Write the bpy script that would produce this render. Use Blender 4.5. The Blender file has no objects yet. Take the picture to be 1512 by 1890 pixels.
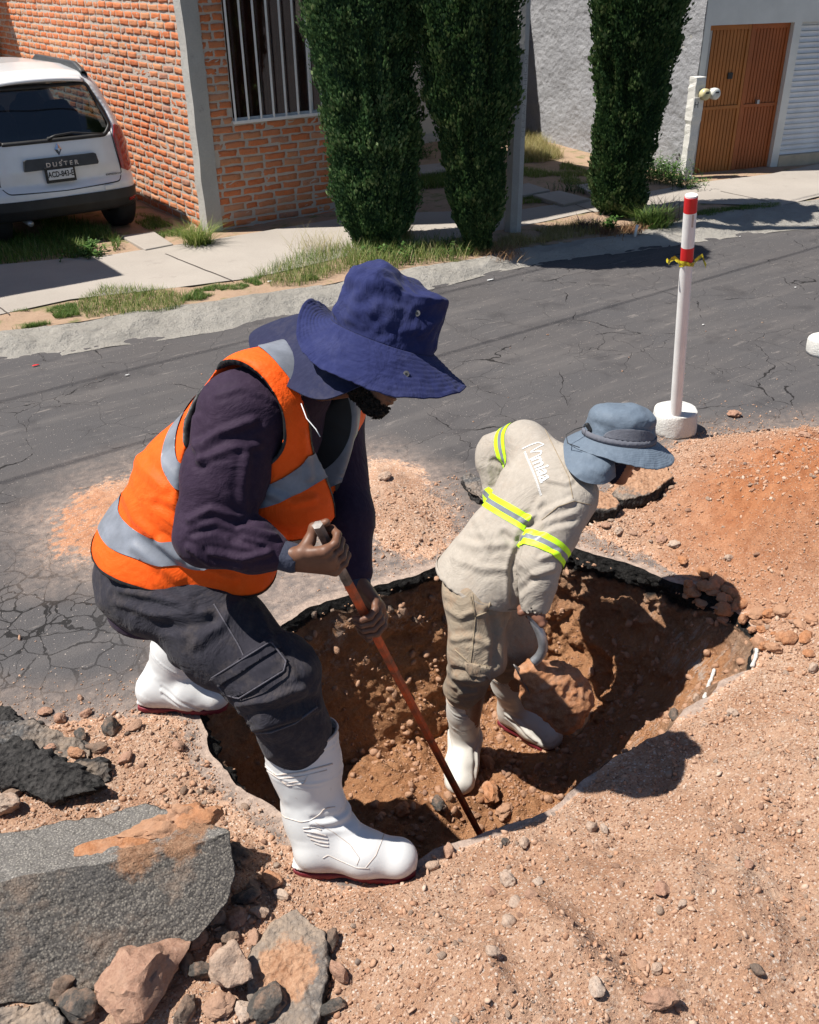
import bpy, math, random
import numpy as np
from mathutils import Vector, Matrix
from mathutils.bvhtree import BVHTree

S = bpy.context.scene
COL = S.collection
# ------------------------------------------------------------------ camera
CAMH = 2.1
FPX = 1737.0
PIT, ROL, AZ = math.radians(30.2), -math.radians(0.8), math.radians(54.7)
_fw = np.array([math.cos(AZ), math.sin(AZ), 0.0]); _rt = np.array([math.sin(AZ), -math.cos(AZ), 0.0])
CF = _fw * math.cos(PIT) + np.array([0, 0, -1.0]) * math.sin(PIT)
_u0 = _fw * math.sin(PIT) + np.array([0, 0, 1.0]) * math.cos(PIT)
CR = _rt * math.cos(ROL) + _u0 * math.sin(ROL)
CU = _u0 * math.cos(ROL) - _rt * math.sin(ROL)
cam = bpy.data.cameras.new('camera'); camo = bpy.data.objects.new('camera', cam); COL.objects.link(camo)
cam.sensor_fit = 'HORIZONTAL'; cam.sensor_width = 36.0; cam.lens = FPX / 1512 * 36.0
cam.clip_start = 0.05; cam.clip_end = 600
camo.matrix_world = Matrix([[CR[0], CU[0], -CF[0], 0], [CR[1], CU[1], -CF[1], 0], [CR[2], CU[2], -CF[2], CAMH], [0, 0, 0, 1]])
S.camera = camo
# ------------------------------------------------------------------ light
SUN_AZ, SUN_EL = math.radians(-31), math.radians(61)     # direction the light travels, height of the sun
w = bpy.data.worlds.new('World'); S.world = w; w.use_nodes = True
nt = w.node_tree; bg = nt.nodes['Background']
sky = nt.nodes.new('ShaderNodeTexSky'); sky.sky_type = 'NISHITA'; sky.sun_disc = False
sky.sun_elevation = SUN_EL
_to = (-math.cos(SUN_AZ), -math.sin(SUN_AZ))
sky.sun_rotation = math.atan2(_to[0], _to[1])
sky.air_density = 1.0; sky.dust_density = 1.0; sky.ozone_density = 1.0; sky.altitude = 1800
nt.links.new(sky.outputs[0], bg.inputs[0]); bg.inputs[1].default_value = 0.068
sl = bpy.data.lights.new('sun', 'SUN'); sl.energy = 5.0; sl.angle = math.radians(0.5); sl.color = (1.0, 0.955, 0.88)
so = bpy.data.objects.new('sun', sl); COL.objects.link(so)
SD = Vector((math.cos(SUN_AZ) * math.cos(SUN_EL), math.sin(SUN_AZ) * math.cos(SUN_EL), -math.sin(SUN_EL)))
so.rotation_euler = SD.to_track_quat('-Z', 'Y').to_euler(); so.location = (-4, 6, 12)
S.view_settings.view_transform = 'Standard'; S.view_settings.look = 'None'
S.view_settings.exposure = 0.66; S.view_settings.gamma = 1.0
S.view_settings.use_curve_mapping = False

rng = np.random.default_rng(7); random.seed(7)
# ------------------------------------------------------------------ geometry of points
def ray(x, y): return CF + (x - 756) / FPX * CR - (y - 945) / FPX * CU
def G(x, y, z=0.0):
    d = ray(x, y); return np.array([0, 0, CAMH]) + d * ((z - CAMH) / d[2])
def AT(x, y, dep): return np.array([0, 0, CAMH]) + ray(x, y) * dep
def PJ(p):
    p = np.asarray(p, float) - np.array([0, 0, CAMH]); d = p @ CF
    return 756 + FPX * (p @ CR) / d, 945 - FPX * (p @ CU) / d, d
def nrm(v): v = np.asarray(v, float); return v / max(1e-9, np.linalg.norm(v))
def sst(a, b, x): t = np.clip((np.asarray(x, float) - a) / (b - a), 0, 1); return t * t * (3 - 2 * t)

# ------------------------------------------------------------------ noise
def _hash(i, j, k, s):
    h = (i * 374761393 + j * 668265263 + k * 2147483647 + s * 974711) & 0xffffffff
    h = ((h ^ (h >> 13)) * 1274126177) & 0xffffffff
    h = (h ^ (h >> 16)) & 0xffffff
    return h.astype(np.float64) / 8388608.0 - 1.0
def vn(P, f=1.0, s=0):
    P = np.asarray(P, float) * f + 100.5
    I = np.floor(P).astype(np.int64); T = P - I; T = T * T * (3 - 2 * T)
    r = 0
    for a in (0, 1):
        for b in (0, 1):
            for c in (0, 1):
                wt = (T[..., 0] if a else 1 - T[..., 0]) * (T[..., 1] if b else 1 - T[..., 1]) * (T[..., 2] if c else 1 - T[..., 2])
                r = r + wt * _hash(I[..., 0] + a, I[..., 1] + b, I[..., 2] + c, s)
    return r
def fbm(P, f=1.0, o=4, s=0, g=0.5):
    r = 0; a = 1.0
    for i in range(o): r = r + a * vn(P, f * 2.03 ** i, s + i * 17); a *= g
    return r
def ridge(P, f=1.0, s=0): return 1 - 2 * np.abs(vn(P, f, s))
def V2(x, y): return np.stack([x, y, np.zeros_like(x)], -1)

# ------------------------------------------------------------------ polygons
def pdist(x, y, poly):
    """signed distance to a polygon, negative inside"""
    poly = np.asarray(poly, float)[:, :2]; n = len(poly)
    d = np.full(x.shape, 1e9); ins = np.zeros(x.shape, bool)
    for i in range(n):
        ax, ay = poly[i]; bx, by = poly[(i + 1) % n]
        ex, ey = bx - ax, by - ay; L = ex * ex + ey * ey + 1e-12
        t = np.clip(((x - ax) * ex + (y - ay) * ey) / L, 0, 1)
        d = np.minimum(d, (x - ax - t * ex) ** 2 + (y - ay - t * ey) ** 2)
        c = (ay > y) != (by > y)
        xi = ax + (y - ay) * ex / (ey if abs(ey) > 1e-12 else 1e-12)
        ins ^= c & (x < xi)
    d = np.sqrt(d); return np.where(ins, -d, d)
def GP(pts, z=0.0): return np.array([G(a, b, z)[:2] for a, b in pts])

# ------------------------------------------------------------------ object helpers
ORG = {}
def link_mesh(name, V, F, mat, parent=None, smooth=True, attr=None, uv=None):
    V = np.asarray(V, np.float32).reshape(-1, 3); me = bpy.data.meshes.new(name)
    og = ORG.get(parent.name) if parent is not None else None
    if og is not None: V = V - np.array(og, np.float32)
    if isinstance(F, np.ndarray) and F.ndim == 2:
        nf, k = F.shape
        me.vertices.add(len(V)); me.vertices.foreach_set('co', V.ravel())
        me.loops.add(nf * k); me.loops.foreach_set('vertex_index', F.astype(np.int32).ravel())
        me.polygons.add(nf); me.polygons.foreach_set('loop_start', np.arange(0, nf * k, k, dtype=np.int32))
        me.polygons.foreach_set('loop_total', np.full(nf, k, np.int32))
        me.update(calc_edges=True); me.validate()
    else:
        me.from_pydata([tuple(map(float, v)) for v in V], [], [tuple(int(i) for i in f) for f in F]); me.update()
    if smooth: me.polygons.foreach_set('use_smooth', np.ones(len(me.polygons), bool))
    if mat is not None: me.materials.append(mat)
    if attr:
        for k_, a in attr.items():
            a = np.asarray(a, np.float32)
            if a.ndim == 1:
                at = me.attributes.new(k_, 'FLOAT', 'POINT'); at.data.foreach_set('value', a)
            else:
                at = me.attributes.new(k_, 'FLOAT_VECTOR', 'POINT'); at.data.foreach_set('vector', a.ravel())
    o = bpy.data.objects.new(name, me); COL.objects.link(o)
    if parent is not None:
        o.parent = parent
        if og is not None: ORG[o.name] = og
    return o
def tag(o, label, cat, group=None, kind=None):
    o['label'] = label; o['category'] = cat
    if group: o['group'] = group
    if kind: o['kind'] = kind
    return o
def struct(o): o['kind'] = 'structure'; return o
def thing(name, label, cat, loc, group=None):
    o = bpy.data.objects.new(name, None); COL.objects.link(o)
    o.location = tuple(float(v) for v in loc); o.empty_display_size = .1
    ORG[o.name] = [float(v) for v in loc]
    return tag(o, label, cat, group)
def orgpt(o, label, cat, group=None): return tag(o, label, cat, group)

class MB:
    def __init__(s): s.V = []; s.F = []; s.n = 0; s.A = []
    def add(s, V, F, a=None):
        V = np.asarray(V, float).reshape(-1, 3); s.V.append(V)
        if isinstance(F, np.ndarray): F = F.tolist()
        s.F += [[int(i) + s.n for i in f] for f in F]; s.n += len(V)
        s.A.append(np.full(len(V), 0.0 if a is None else a) if np.ndim(a) == 0 else np.asarray(a))
    def box(s, lo, hi, R=None, o=(0, 0, 0), a=None):
        lo = np.array(lo, float); hi = np.array(hi, float)
        V = np.array([[x, y, z] for x in (lo[0], hi[0]) for y in (lo[1], hi[1]) for z in (lo[2], hi[2])])
        if R is not None: V = V @ np.asarray(R).T
        s.add(V + np.array(o), [[0, 1, 3, 2], [4, 6, 7, 5], [0, 4, 5, 1], [2, 3, 7, 6], [0, 2, 6, 4], [1, 5, 7, 3]], a)
    def tube(s, P, r, n=10, cap=True, a=None):
        P = np.asarray(P, float); m = len(P); r = np.broadcast_to(np.asarray(r, float), (m,))
        T = np.gradient(P, axis=0); T /= np.linalg.norm(T, axis=1)[:, None] + 1e-12
        u = nrm(np.cross(T[0], [0.13, 0.21, 0.97] if abs(T[0][2]) < .9 else [1, 0.1, 0]))
        V = []
        for i in range(m):
            u = nrm(u - T[i] * (u @ T[i])); v = np.cross(T[i], u)
            for k in range(n):
                t = 2 * math.pi * k / n; V.append(P[i] + r[i] * (math.cos(t) * u + math.sin(t) * v))
        F = [[i * n + k, i * n + (k + 1) % n, (i + 1) * n + (k + 1) % n, (i + 1) * n + k] for i in range(m - 1) for k in range(n)]
        if cap: F += [list(range(n))[::-1], list(range((m - 1) * n, m * n))]
        s.add(V, F, a)
    def grid(s, A, a=None, closed=False):
        A = np.asarray(A, float); m, n = A.shape[:2]
        I = np.arange(m * n).reshape(m, n)
        F = np.stack([I[:-1, :-1], I[:-1, 1:], I[1:, 1:], I[1:, :-1]], -1).reshape(-1, 4)
        if closed: F = np.concatenate([F, np.stack([I[:-1, -1], I[:-1, 0], I[1:, 0], I[1:, -1]], -1).reshape(-1, 4)])
        s.add(A.reshape(-1, 3), F, a)
    def build(s, name, mat, parent=None, smooth=False, attr=None):
        V = np.concatenate(s.V); at = {attr: np.concatenate(s.A)} if attr else None
        return link_mesh(name, V, s.F, mat, parent, smooth, at)
def recalc(o):
    import bmesh
    b = bmesh.new(); b.from_mesh(o.data); bmesh.ops.recalc_face_normals(b, faces=b.faces); b.to_mesh(o.data); b.free(); return o
def solid(o, t, off=-1):
    m = o.modifiers.new('thick', 'SOLIDIFY'); m.thickness = t; m.offset = off; return o
def bevel(o, wd, seg=2):
    m = o.modifiers.new('bev', 'BEVEL'); m.width = wd; m.segments = seg; m.limit_method = 'ANGLE'; return o
def smooth_by_angle(o, deg=35):
    me = o.data; me.polygons.foreach_set('use_smooth', np.ones(len(me.polygons), bool))
    me.set_sharp_from_angle(angle=math.radians(deg)); return o

# ------------------------------------------------------------------ materials
def ramp(nt, stops):
    r = nt.nodes.new('ShaderNodeValToRGB'); e = r.color_ramp.elements
    while len(e) > len(stops): e.remove(e[-1])
    while len(e) < len(stops): e.new(0.5)
    for i, (p, c) in enumerate(stops):
        e[i].position = p; e[i].color = (*c, 1) if len(c) == 3 else c
    return r
class M:
    """small node helper"""
    def __init__(s, name, rough=0.9, spec=0.25):
        s.m = bpy.data.materials.new(name); s.m.use_nodes = True; s.t = s.m.node_tree
        s.b = s.t.nodes['Principled BSDF']; s.b.inputs['Roughness'].default_value = rough
        s.b.inputs['Specular IOR Level'].default_value = spec
        s.tc = s.t.nodes.new('ShaderNodeTexCoord'); s.bumps = []
    def N(s, t, **k):
        n = s.t.nodes.new(t)
        for a, b in k.items():
            if hasattr(n, a) and not a.startswith('i_'): setattr(n, a, b)
            else: n.inputs[a[2:].replace('_', ' ')].default_value = b
        return n
    def L(s, a, b): s.t.links.new(a, b)
    def vec(s, scale=(1, 1, 1), rot=(0, 0, 0), geo=False):
        m = s.N('ShaderNodeMapping'); m.inputs['Scale'].default_value = scale; m.inputs['Rotation'].default_value = rot
        s.L(s.tc.outputs['Object'], m.inputs[0]); return m.outputs[0]
    def noise(s, sc, det=5, rough=.55, vec=None, dist=0):
        n = s.N('ShaderNodeTexNoise'); n.inputs['Scale'].default_value = sc; n.inputs['Detail'].default_value = det
        n.inputs['Roughness'].default_value = rough; n.inputs['Distortion'].default_value = dist
        s.L(vec or s.tc.outputs['Object'], n.inputs['Vector']); return n.outputs[0]
    def voro(s, sc, feat='F1', vec=None, rnd=1.0, out='Distance'):
        n = s.N('ShaderNodeTexVoronoi'); n.feature = feat; n.inputs['Scale'].default_value = sc
        n.inputs['Randomness'].default_value = rnd
        s.L(vec or s.tc.outputs['Object'], n.inputs['Vector']); return n.outputs[out]
    def ramp(s, f, stops):
        r = ramp(s.t, stops); s.L(f, r.inputs[0]); return r.outputs[0]
    def mix(s, f, a, b, mode='MIX'):
        n = s.N('ShaderNodeMix'); n.data_type = 'RGBA'; n.blend_type = mode
        for sock, v in ((n.inputs[0], f), (n.inputs[6], a), (n.inputs[7], b)):
            if hasattr(v, 'is_linked') or isinstance(v, bpy.types.NodeSocket): s.L(v, sock)
            elif isinstance(v, (int, float)): sock.default_value = v
            else: sock.default_value = (*v, 1)
        return n.outputs[2]
    def math(s, op, a, b=0.0, c=None):
        n = s.N('ShaderNodeMath'); n.operation = op
        for i, v in enumerate((a, b) if c is None else (a, b, c)):
            if isinstance(v, bpy.types.NodeSocket): s.L(v, n.inputs[i])
            else: n.inputs[i].default_value = v
        return n.outputs[0]
    def attr(s, name, out='Fac'):
        n = s.N('ShaderNodeAttribute'); n.attribute_name = name; return n.outputs[out]
    def color(s, c):
        if isinstance(c, bpy.types.NodeSocket): s.L(c, s.b.inputs['Base Color'])
        else: s.b.inputs['Base Color'].default_value = (*c, 1)
        return s
    def bump(s, h, strength=.5, dist=.01):
        n = s.N('ShaderNodeBump'); n.inputs['Strength'].default_value = strength; n.inputs['Distance'].default_value = dist
        s.L(h, n.inputs['Height'])
        if s.bumps: s.L(s.bumps[-1], n.inputs['Normal'])
        s.bumps.append(n.outputs[0]); s.L(n.outputs[0], s.b.inputs['Normal']); return s
def simple(name, c, rough=.7, spec=.3, var=.12, sc=6, bsc=None, bst=.3, bd=.003, metal=0, c2=None, coat=0):
    m = M(name, rough, spec)
    n = m.noise(sc, 6, .6)
    lo = tuple(x * (1 - var * 1.6) for x in c) if c2 is None else c2
    hi = tuple(min(1, x * (1 + var)) for x in c)
    m.color(m.ramp(n, [(.32, lo), (.68, hi)]))
    if bsc: m.bump(m.noise(bsc, 5, .6), bst, bd)
    m.b.inputs['Metallic'].default_value = metal
    if coat: m.b.inputs['Coat Weight'].default_value = coat
    return m.m

# ---- sunlit mineral surfaces
def mat_ground():
    m = M('road_and_soil', .93, .2)
    big = m.noise(1.3, 4, .6); fine = m.noise(170, 3, .7); mid = m.noise(22, 5, .65)
    asp = m.mix(m.math('MULTIPLY', fine, 1.0), (.055, .054, .058), (.145, .140, .143))
    asp = m.mix(m.ramp(big, [(.35, (0, 0, 0)), (.7, (1, 1, 1))]), asp, (.115, .105, .102), 'MIX')
    asp = m.mix(.55, asp, m.mix(fine, (.040, .039, .042), (.140, .135, .133)))
    # worn streaks along the traffic direction
    st = m.noise(3.0, 5, .6, m.vec((.25, 1.8, 1), (0, 0, math.radians(9))))
    asp = m.mix(m.ramp(st, [(.5, (0, 0, 0)), (.78, (.5, .5, .5))]), asp, (.19, .175, .165))
    # speckles of light grit
    sp = m.voro(95, 'F1')
    spm = m.math('MULTIPLY', m.math('LESS_THAN', sp, .2), m.math('GREATER_THAN', m.noise(60, 2, .5), .60))
    asp = m.mix(m.ramp_f(m.noise(9, 5, .7, m.vec((.5, 2.2, 1), (0, 0, math.radians(9)))), .60, .72), asp, (.22, .20, .185)); asp = m.mix(m.math('MULTIPLY', m.ramp_f(m.noise(3.5, 4, .6), .55, .7), .5), asp, (.045, .043, .045)); asp = m.mix(spm, asp, (.42, .37, .33))
    # cracks
    wv = m.N('ShaderNodeVectorMath'); wv.operation = 'ADD'
    nn = m.N('ShaderNodeTexNoise'); nn.inputs['Scale'].default_value = 5; nn.inputs['Detail'].default_value = 6; m.L(m.tc.outputs['Object'], nn.inputs['Vector'])
    sc = m.N('ShaderNodeVectorMath'); sc.operation = 'SCALE'; sc.inputs[3].default_value = .16; m.L(nn.outputs['Color'], sc.inputs[0])
    m.L(m.tc.outputs['Object'], wv.inputs[0]); m.L(sc.outputs[0], wv.inputs[1])
    c3 = m.voro(3.4, 'DISTANCE_TO_EDGE', wv.outputs[0]); k3 = m.math('MULTIPLY', m.math('LESS_THAN', c3, m.math('MULTIPLY', m.math('SUBTRACT', m.noise(1.7, 3, .6), .44), .022)), 1.0)
    c1 = m.voro(1.15, 'DISTANCE_TO_EDGE', wv.outputs[0]); c2 = m.voro(8.5, 'DISTANCE_TO_EDGE', wv.outputs[0])
    wid = m.noise(3.2, 3, .6)
    k1 = m.math('MULTIPLY', m.math('LESS_THAN', c1, m.math('MULTIPLY', m.math('SUBTRACT', wid, .475), .034)), 1.0)
    k2 = m.math('MULTIPLY', m.math('LESS_THAN', c2, m.math('MULTIPLY', m.math('SUBTRACT', m.noise(6, 3, .6), .33), .14)), m.attr('crack'))
    ck = m.math('MAXIMUM', m.math('MAXIMUM', k1, k3), k2)
    asp = m.mix(m.math('MULTIPLY', ck, .85), asp, (.012, .011, .011))
    asp = m.mix(1.0, asp, (.84, .82, .82), 'MULTIPLY')
    # dust
    dust = m.ramp(m.noise(34, 7, .8), [(.3, (.20, .15, .125)), (.5, (.33, .25, .205)), (.7, (.48, .37, .30))])
    du = m.math('MULTIPLY', m.attr('dust'), m.ramp_f(mid, .25, .75))
    asp = m.mix(du, asp, dust)
    # soil
    s1 = m.ramp(m.noise(4, 8, .72), [(.30, (.36, .165, .085)), (.44, (.50, .28, .17)), (.56, (.62, .41, .285)), (.72, (.68, .52, .39))])
    s2 = m.ramp(m.noise(120, 4, .75), [(.3, (.30, .16, .10)), (.6, (.54, .36, .25)), (.8, (.68, .53, .42))])
    so_ = m.mix(.5, s1, s2)
    vc = m.voro(150, 'F1', out='Color'); sx = m.N('ShaderNodeSeparateColor'); m.L(vc, sx.inputs[0]); vd = m.voro(150)
    grit = m.ramp(sx.outputs[0], [(0, (.20, .10, .065)), (.35, (.42, .25, .17)), (.7, (.58, .42, .32)), (.95, (.72, .62, .53))])
    so_ = m.mix(m.math('MULTIPLY', m.ramp_f(sx.outputs[1], .35, .55), m.ramp_f(vd, .62, .40)), so_, grit)
    deep = m.ramp(m.noise(16, 6, .7), [(.3, (.30, .105, .042)), (.7, (.50, .225, .11))])
    so_ = m.mix(1.0, so_, (.90, .88, .87), 'MULTIPLY'); so_ = m.mix(m.attr('deep'), so_, deep)
    edge = m.math('ADD', m.attr('dirt'), m.math('MULTIPLY', m.math('SUBTRACT', m.noise(24, 7, .8), .5), 1.5))
    col = m.mix(m.ramp_f(edge, .42, .58), asp, so_)
    m.color(col)
    m.bump(m.math('MULTIPLY', ck, -1.0), .8, .012); m.bump(m.math('MULTIPLY', vd, -.6), .35, .006)
    em = m.ramp_f(m.attr('dirt'), .45, 1.0); m.bump(fine, .45, .006); m.bump(m.math('MULTIPLY', m.math('SUBTRACT', m.noise(80, 6, .8), .5), em), .75, .014); m.bump(m.math('MULTIPLY', m.math('SUBTRACT', m.noise(22, 6, .75), .5), em), .6, .02)
    return m.m
def _ramp_f(s, f, a, b):
    r = s.N('ShaderNodeMapRange'); r.clamp = True; r.inputs[1].default_value = a; r.inputs[2].default_value = b
    s.L(f, r.inputs[0]); return r.outputs[0]
M.ramp_f = _ramp_f
def mat_pit():
    m = M('pit_soil', .95, .15)
    z = m.attr('depth'); n1 = m.noise(9, 7, .7); n2 = m.noise(75, 5, .75)
    up = m.mix(m.voro(42), m.ramp(n1, [(.25, (.22, .13, .085)), (.5, (.43, .28, .19)), (.75, (.60, .45, .34))]), (.13, .075, .05))
    lo = m.ramp(n1, [(.25, (.28, .105, .04)), (.5, (.47, .215, .095)), (.78, (.58, .31, .16))])
    c = m.mix(m.ramp_f(m.math('ADD', z, m.math('MULTIPLY', m.math('SUBTRACT', n1, .5), .5)), .2, .55), up, lo)
    c = m.mix(.35, c, m.ramp(n2, [(.3, (.20, .09, .045)), (.7, (.58, .36, .22))]))
    pale = m.math('MULTIPLY', m.attr('pale'), m.ramp_f(m.noise(10, 6, .75, m.vec((1, 3, 1))), .52, .62))
    c = m.mix(pale, c, (.55, .47, .41))
    tar = m.ramp(m.noise(55, 5, .7), [(.35, (.006, .006, .006)), (.7, (.045, .042, .04))])
    c = m.mix(m.ramp_f(m.attr('tar'), .4, .6), c, tar)
    m.color(c)
    m.bump(m.noise(28, 6, .75), .9, .04); m.bump(m.voro(60), .5, .01); m.bump(n2, .9, .014)
    return m.m
def mat_tar(name='tar_slab'):
    """broken asphalt slab: black crushed sides; top face shade comes from attribute 'top'"""
    m = M(name, .92, .2)
    n = m.noise(60, 5, .7); v = m.voro(70)
    dark = m.ramp(n, [(.3, (.009, .009, .009)), (.7, (.065, .06, .057))])
    grey = m.mix(m.ramp_f(v, 0, .5), (.24, .225, .21), (.09, .088, .088))
    grey = m.mix(m.ramp_f(m.noise(5, 6, .7), .4, .65), grey, (.36, .27, .20))
    c = m.mix(m.ramp_f(m.attr('top'), .35, .65), dark, grey)
    soil = m.ramp(m.noise(45, 6, .75), [(.3, (.22, .10, .05)), (.7, (.50, .31, .20))])
    e = m.math('ADD', m.attr('soil'), m.math('MULTIPLY', m.math('SUBTRACT', m.noise(30, 6, .7), .5), 1.1))
    c = m.mix(m.ramp_f(e, .42, .60), c, soil)
    m.color(c); m.bump(v, .6, .01); m.bump(n, .8, .012)
    return m.m
def mat_rock(name, a, b, c_):
    m = M(name, .93, .2)
    oi = m.N('ShaderNodeObjectInfo')
    n = m.noise(38, 7, .7)
    c = m.ramp(n, [(.28, a), (.55, b), (.78, c_)])
    c = m.mix(.35, c, m.ramp(m.noise(170, 3, .7), [(.3, a), (.7, c_)]))
    c = m.mix(m.ramp_f(oi.outputs['Random'], .2, 1.5), c, (.40, .26, .18)); c = m.mix(m.math('MULTIPLY', m.ramp_f(m.noise(14, 5, .7), .45, .62), .55), c, (.45, .28, .19))
    m.color(c); m.bump(m.noise(95, 6, .75), .7, .01); m.bump(n, .4, .015)
    return m.m
def mat_gravel():
    m = M('gravel', .93, .2)
    r = m.attr('rnd')
    c = m.ramp(r, [(0, (.30, .135, .07)), (.3, (.44, .235, .135)), (.62, (.47, .29, .195)), (.88, (.52, .36, .26)), (.975, (.60, .49, .40)), (.97, (.12, .11, .105))])
    c = m.mix(.35, c, m.mix(m.noise(130, 4, .7), (.22, .12, .075), (.52, .38, .29)))
    m.color(c); m.bump(m.noise(200, 4, .7), .5, .004)
    return m.m
def mat_concrete(name, a, b, stain=(.10, .095, .085), sc=2.0, bs=.5, bd=.01, grit=90):
    m = M(name, .92, .2)
    n = m.noise(sc, 7, .65); f = m.noise(grit, 4, .7)
    c = m.ramp(n, [(.3, a), (.7, b)])
    c = m.mix(.35, c, m.mix(f, tuple(x * .55 for x in a), tuple(min(1, x * 1.35) for x in b)))
    c = m.mix(m.ramp_f(m.noise(sc * 2.7, 7, .75), .60, .78), c, stain)
    m.color(c); m.bump(m.noise(sc * 9, 6, .7), bs, bd); m.bump(f, bs * .8, bd * .4)
    return m.m
MT = {}
MT['ground'] = mat_ground(); MT['pit'] = mat_pit(); MT['tar'] = mat_tar()
MT['rock'] = mat_rock('reddish_rock', (.20, .095, .06), (.37, .20, .135), (.55, .38, .29))
MT['rock_pale'] = mat_rock('pale_rock', (.28, .20, .16), (.47, .36, .28), (.62, .54, .46))
MT['rock_dark'] = mat_rock('dark_rock', (.03, .028, .027), (.075, .07, .065), (.16, .14, .12))
MT['clod'] = mat_rock('soil_clod', (.24, .09, .038), (.44, .20, .095), (.56, .30, .165))
MT['gravel'] = mat_gravel()
MT['kerb'] = mat_concrete('kerb_concrete', (.29, .27, .24), (.46, .43, .385), (.14, .125, .11), 1.4, 1.0, .05)
MT['walk'] = mat_concrete('sidewalk_concrete', (.28, .25, .22), (.385, .345, .305), (.20, .175, .155), 1.1, .3, .006)
MT['conc'] = mat_concrete('pillar_concrete', (.33, .32, .30), (.46, .45, .42), (.20, .19, .18), 3, .6, .01)
MT['stucco'] = mat_concrete('grey_stucco', (.235, .235, .25), (.36, .36, .375), (.18, .18, .19), 2.2, .8, .02, 60)
MT['cream'] = simple('cream_plaster', (.55, .50, .42), .9, .2, .08, 3, 60, .3, .004)
MT['white_wall'] = simple('white_wall_paint', (.66, .65, .60), .85, .2, .06, 3, 60, .3, .003)
MT['tile'] = simple('beige_tile', (.47, .38, .27), .6, .4, .1, 5, 60, .2, .003)
MT['white_paint'] = simple('white_paint', (.78, .77, .75), .45, .4, .06, 9, 90, .15, .002)
MT['white_chalk'] = mat_concrete('whitewashed_concrete', (.60, .59, .55), (.74, .72, .68), (.40, .36, .31), 9, .8, .01, 120)
MT['red_paint'] = simple('red_band', (.62, .015, .02), .35, .5, .1, 9)
MT['yellow'] = simple('yellow_tape', (.75, .62, .03), .4, .4, .3, 60, c2=(.04, .035, .01))
MT['black'] = simple('black_plastic', (.02, .02, .021), .55, .4, .2, 8, 120, .3, .001)

# ================================================================== THE GROUND
# pit rim traced on the road: x, y in the photograph, floor fraction, steepness, tar thickness
RIM = [(362, 1306, .86, 1, .05), (430, 1230, .84, 1, .05), (500, 1172, .68, .5, .05), (560, 1130, .58, .3, .045), (600, 1112, .55, .25, .045),
       (690, 1085, .54, .25, .04), (740, 1068, .56, .3, .05), (800, 1052, .62, .4, .05), (840, 1032, .72, .7, .05), (930, 1010, .74, .8, .05),
       (1040, 1003, .76, .9, .075), (1100, 1020, .76, .9, .085), (1180, 1048, .68, .8, .085), (1222, 1068, .62, .7, .095), (1290, 1085, .50, .5, .09),
       (1340, 1110, .40, .3, .03), (1385, 1150, .33, .15, .03), (1397, 1182, .30, .1, .01), (1385, 1232, .30, .1, .01), (1325, 1255, .32, .1, .0),
       (1296, 1302, .36, .15, .0), (1215, 1352, .42, .2, .0), (1130, 1405, .50, .4, .012), (1020, 1490, .72, .8, .012), (955, 1512, .8, .9, .02), (880, 1540, .84, 1, .02),
       (770, 1590, .86, 1, .03), (700, 1602, .86, 1, .03), (600, 1575, .86, 1, .03), (512, 1508, .86, .9, .04), (455, 1460, .86, .9, .04), (385, 1389, .86, 1, .05)]
_r = np.array([[*G(a, b)[:2], k, s, t] for a, b, k, s, t in RIM])
def resample(A, n):
    A = np.asarray(A, float); B = np.vstack([A, A[:1]]); d = np.r_[0, np.cumsum(np.linalg.norm(np.diff(B[:, :2], axis=0), axis=1))]
    t = np.linspace(0, d[-1], n, endpoint=False)
    return np.stack([np.interp(t, d, B[:, j]) for j in range(B.shape[1])], 1)
NR = 720
RIMR = resample(_r, NR)
RIMR[:, :2] += .030 * np.stack([fbm(np.c_[RIMR[:, :2], np.zeros(NR)], 7, 4, 3), fbm(np.c_[RIMR[:, :2], np.zeros(NR)], 7, 4, 9)], 1)
RIMP = RIMR[:, :2]
PITD = .66
PC = G(930, 1415, -PITD)[:2]
FEET = [G(850, 1400, -.62)[:2], G(850, 1435, -.62)[:2], G(950, 1335, -.62)[:2], G(1000, 1368, -.62)[:2], G(925, 1325, -.62)[:2]]

SOIL1 = GP([(1058, 990), (1110, 940), (1185, 862), (1290, 812), (1400, 796), (1650, 790), (2300, 1100), (2400, 2400), (540, 2300), (575, 1900), (560, 1700), (640, 1640), (770, 1612), (900, 1545),
            (1020, 1492), (1130, 1405), (1300, 1300), (1395, 1230), (1400, 1160), (1340, 1095), (1290, 1062), (1200, 1030)])
SOIL2 = GP([(640, 890), (690, 850), (770, 875), (830, 930), (850, 1000), (800, 1035), (690, 1030), (600, 1010), (560, 960)])
SOIL3 = GP([(75, 955), (190, 890), (290, 870), (330, 1040), (200, 1045), (110, 1030)])
SOIL4 = GP([(150, 1335), (300, 1315), (362, 1330), (380, 1400), (450, 1475), (520, 1530), (600, 1600), (640, 1660), (560, 1950), (300, 2000), (-300, 1900), (-300, 1290), (60, 1350)])
SOIL5 = GP([(470, 1090), (560, 1030), (700, 1010), (840, 1000), (830, 1040), (640, 1095), (500, 1165), (440, 1160)])
PILEC = G(1590, 1050)[:2]
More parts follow.
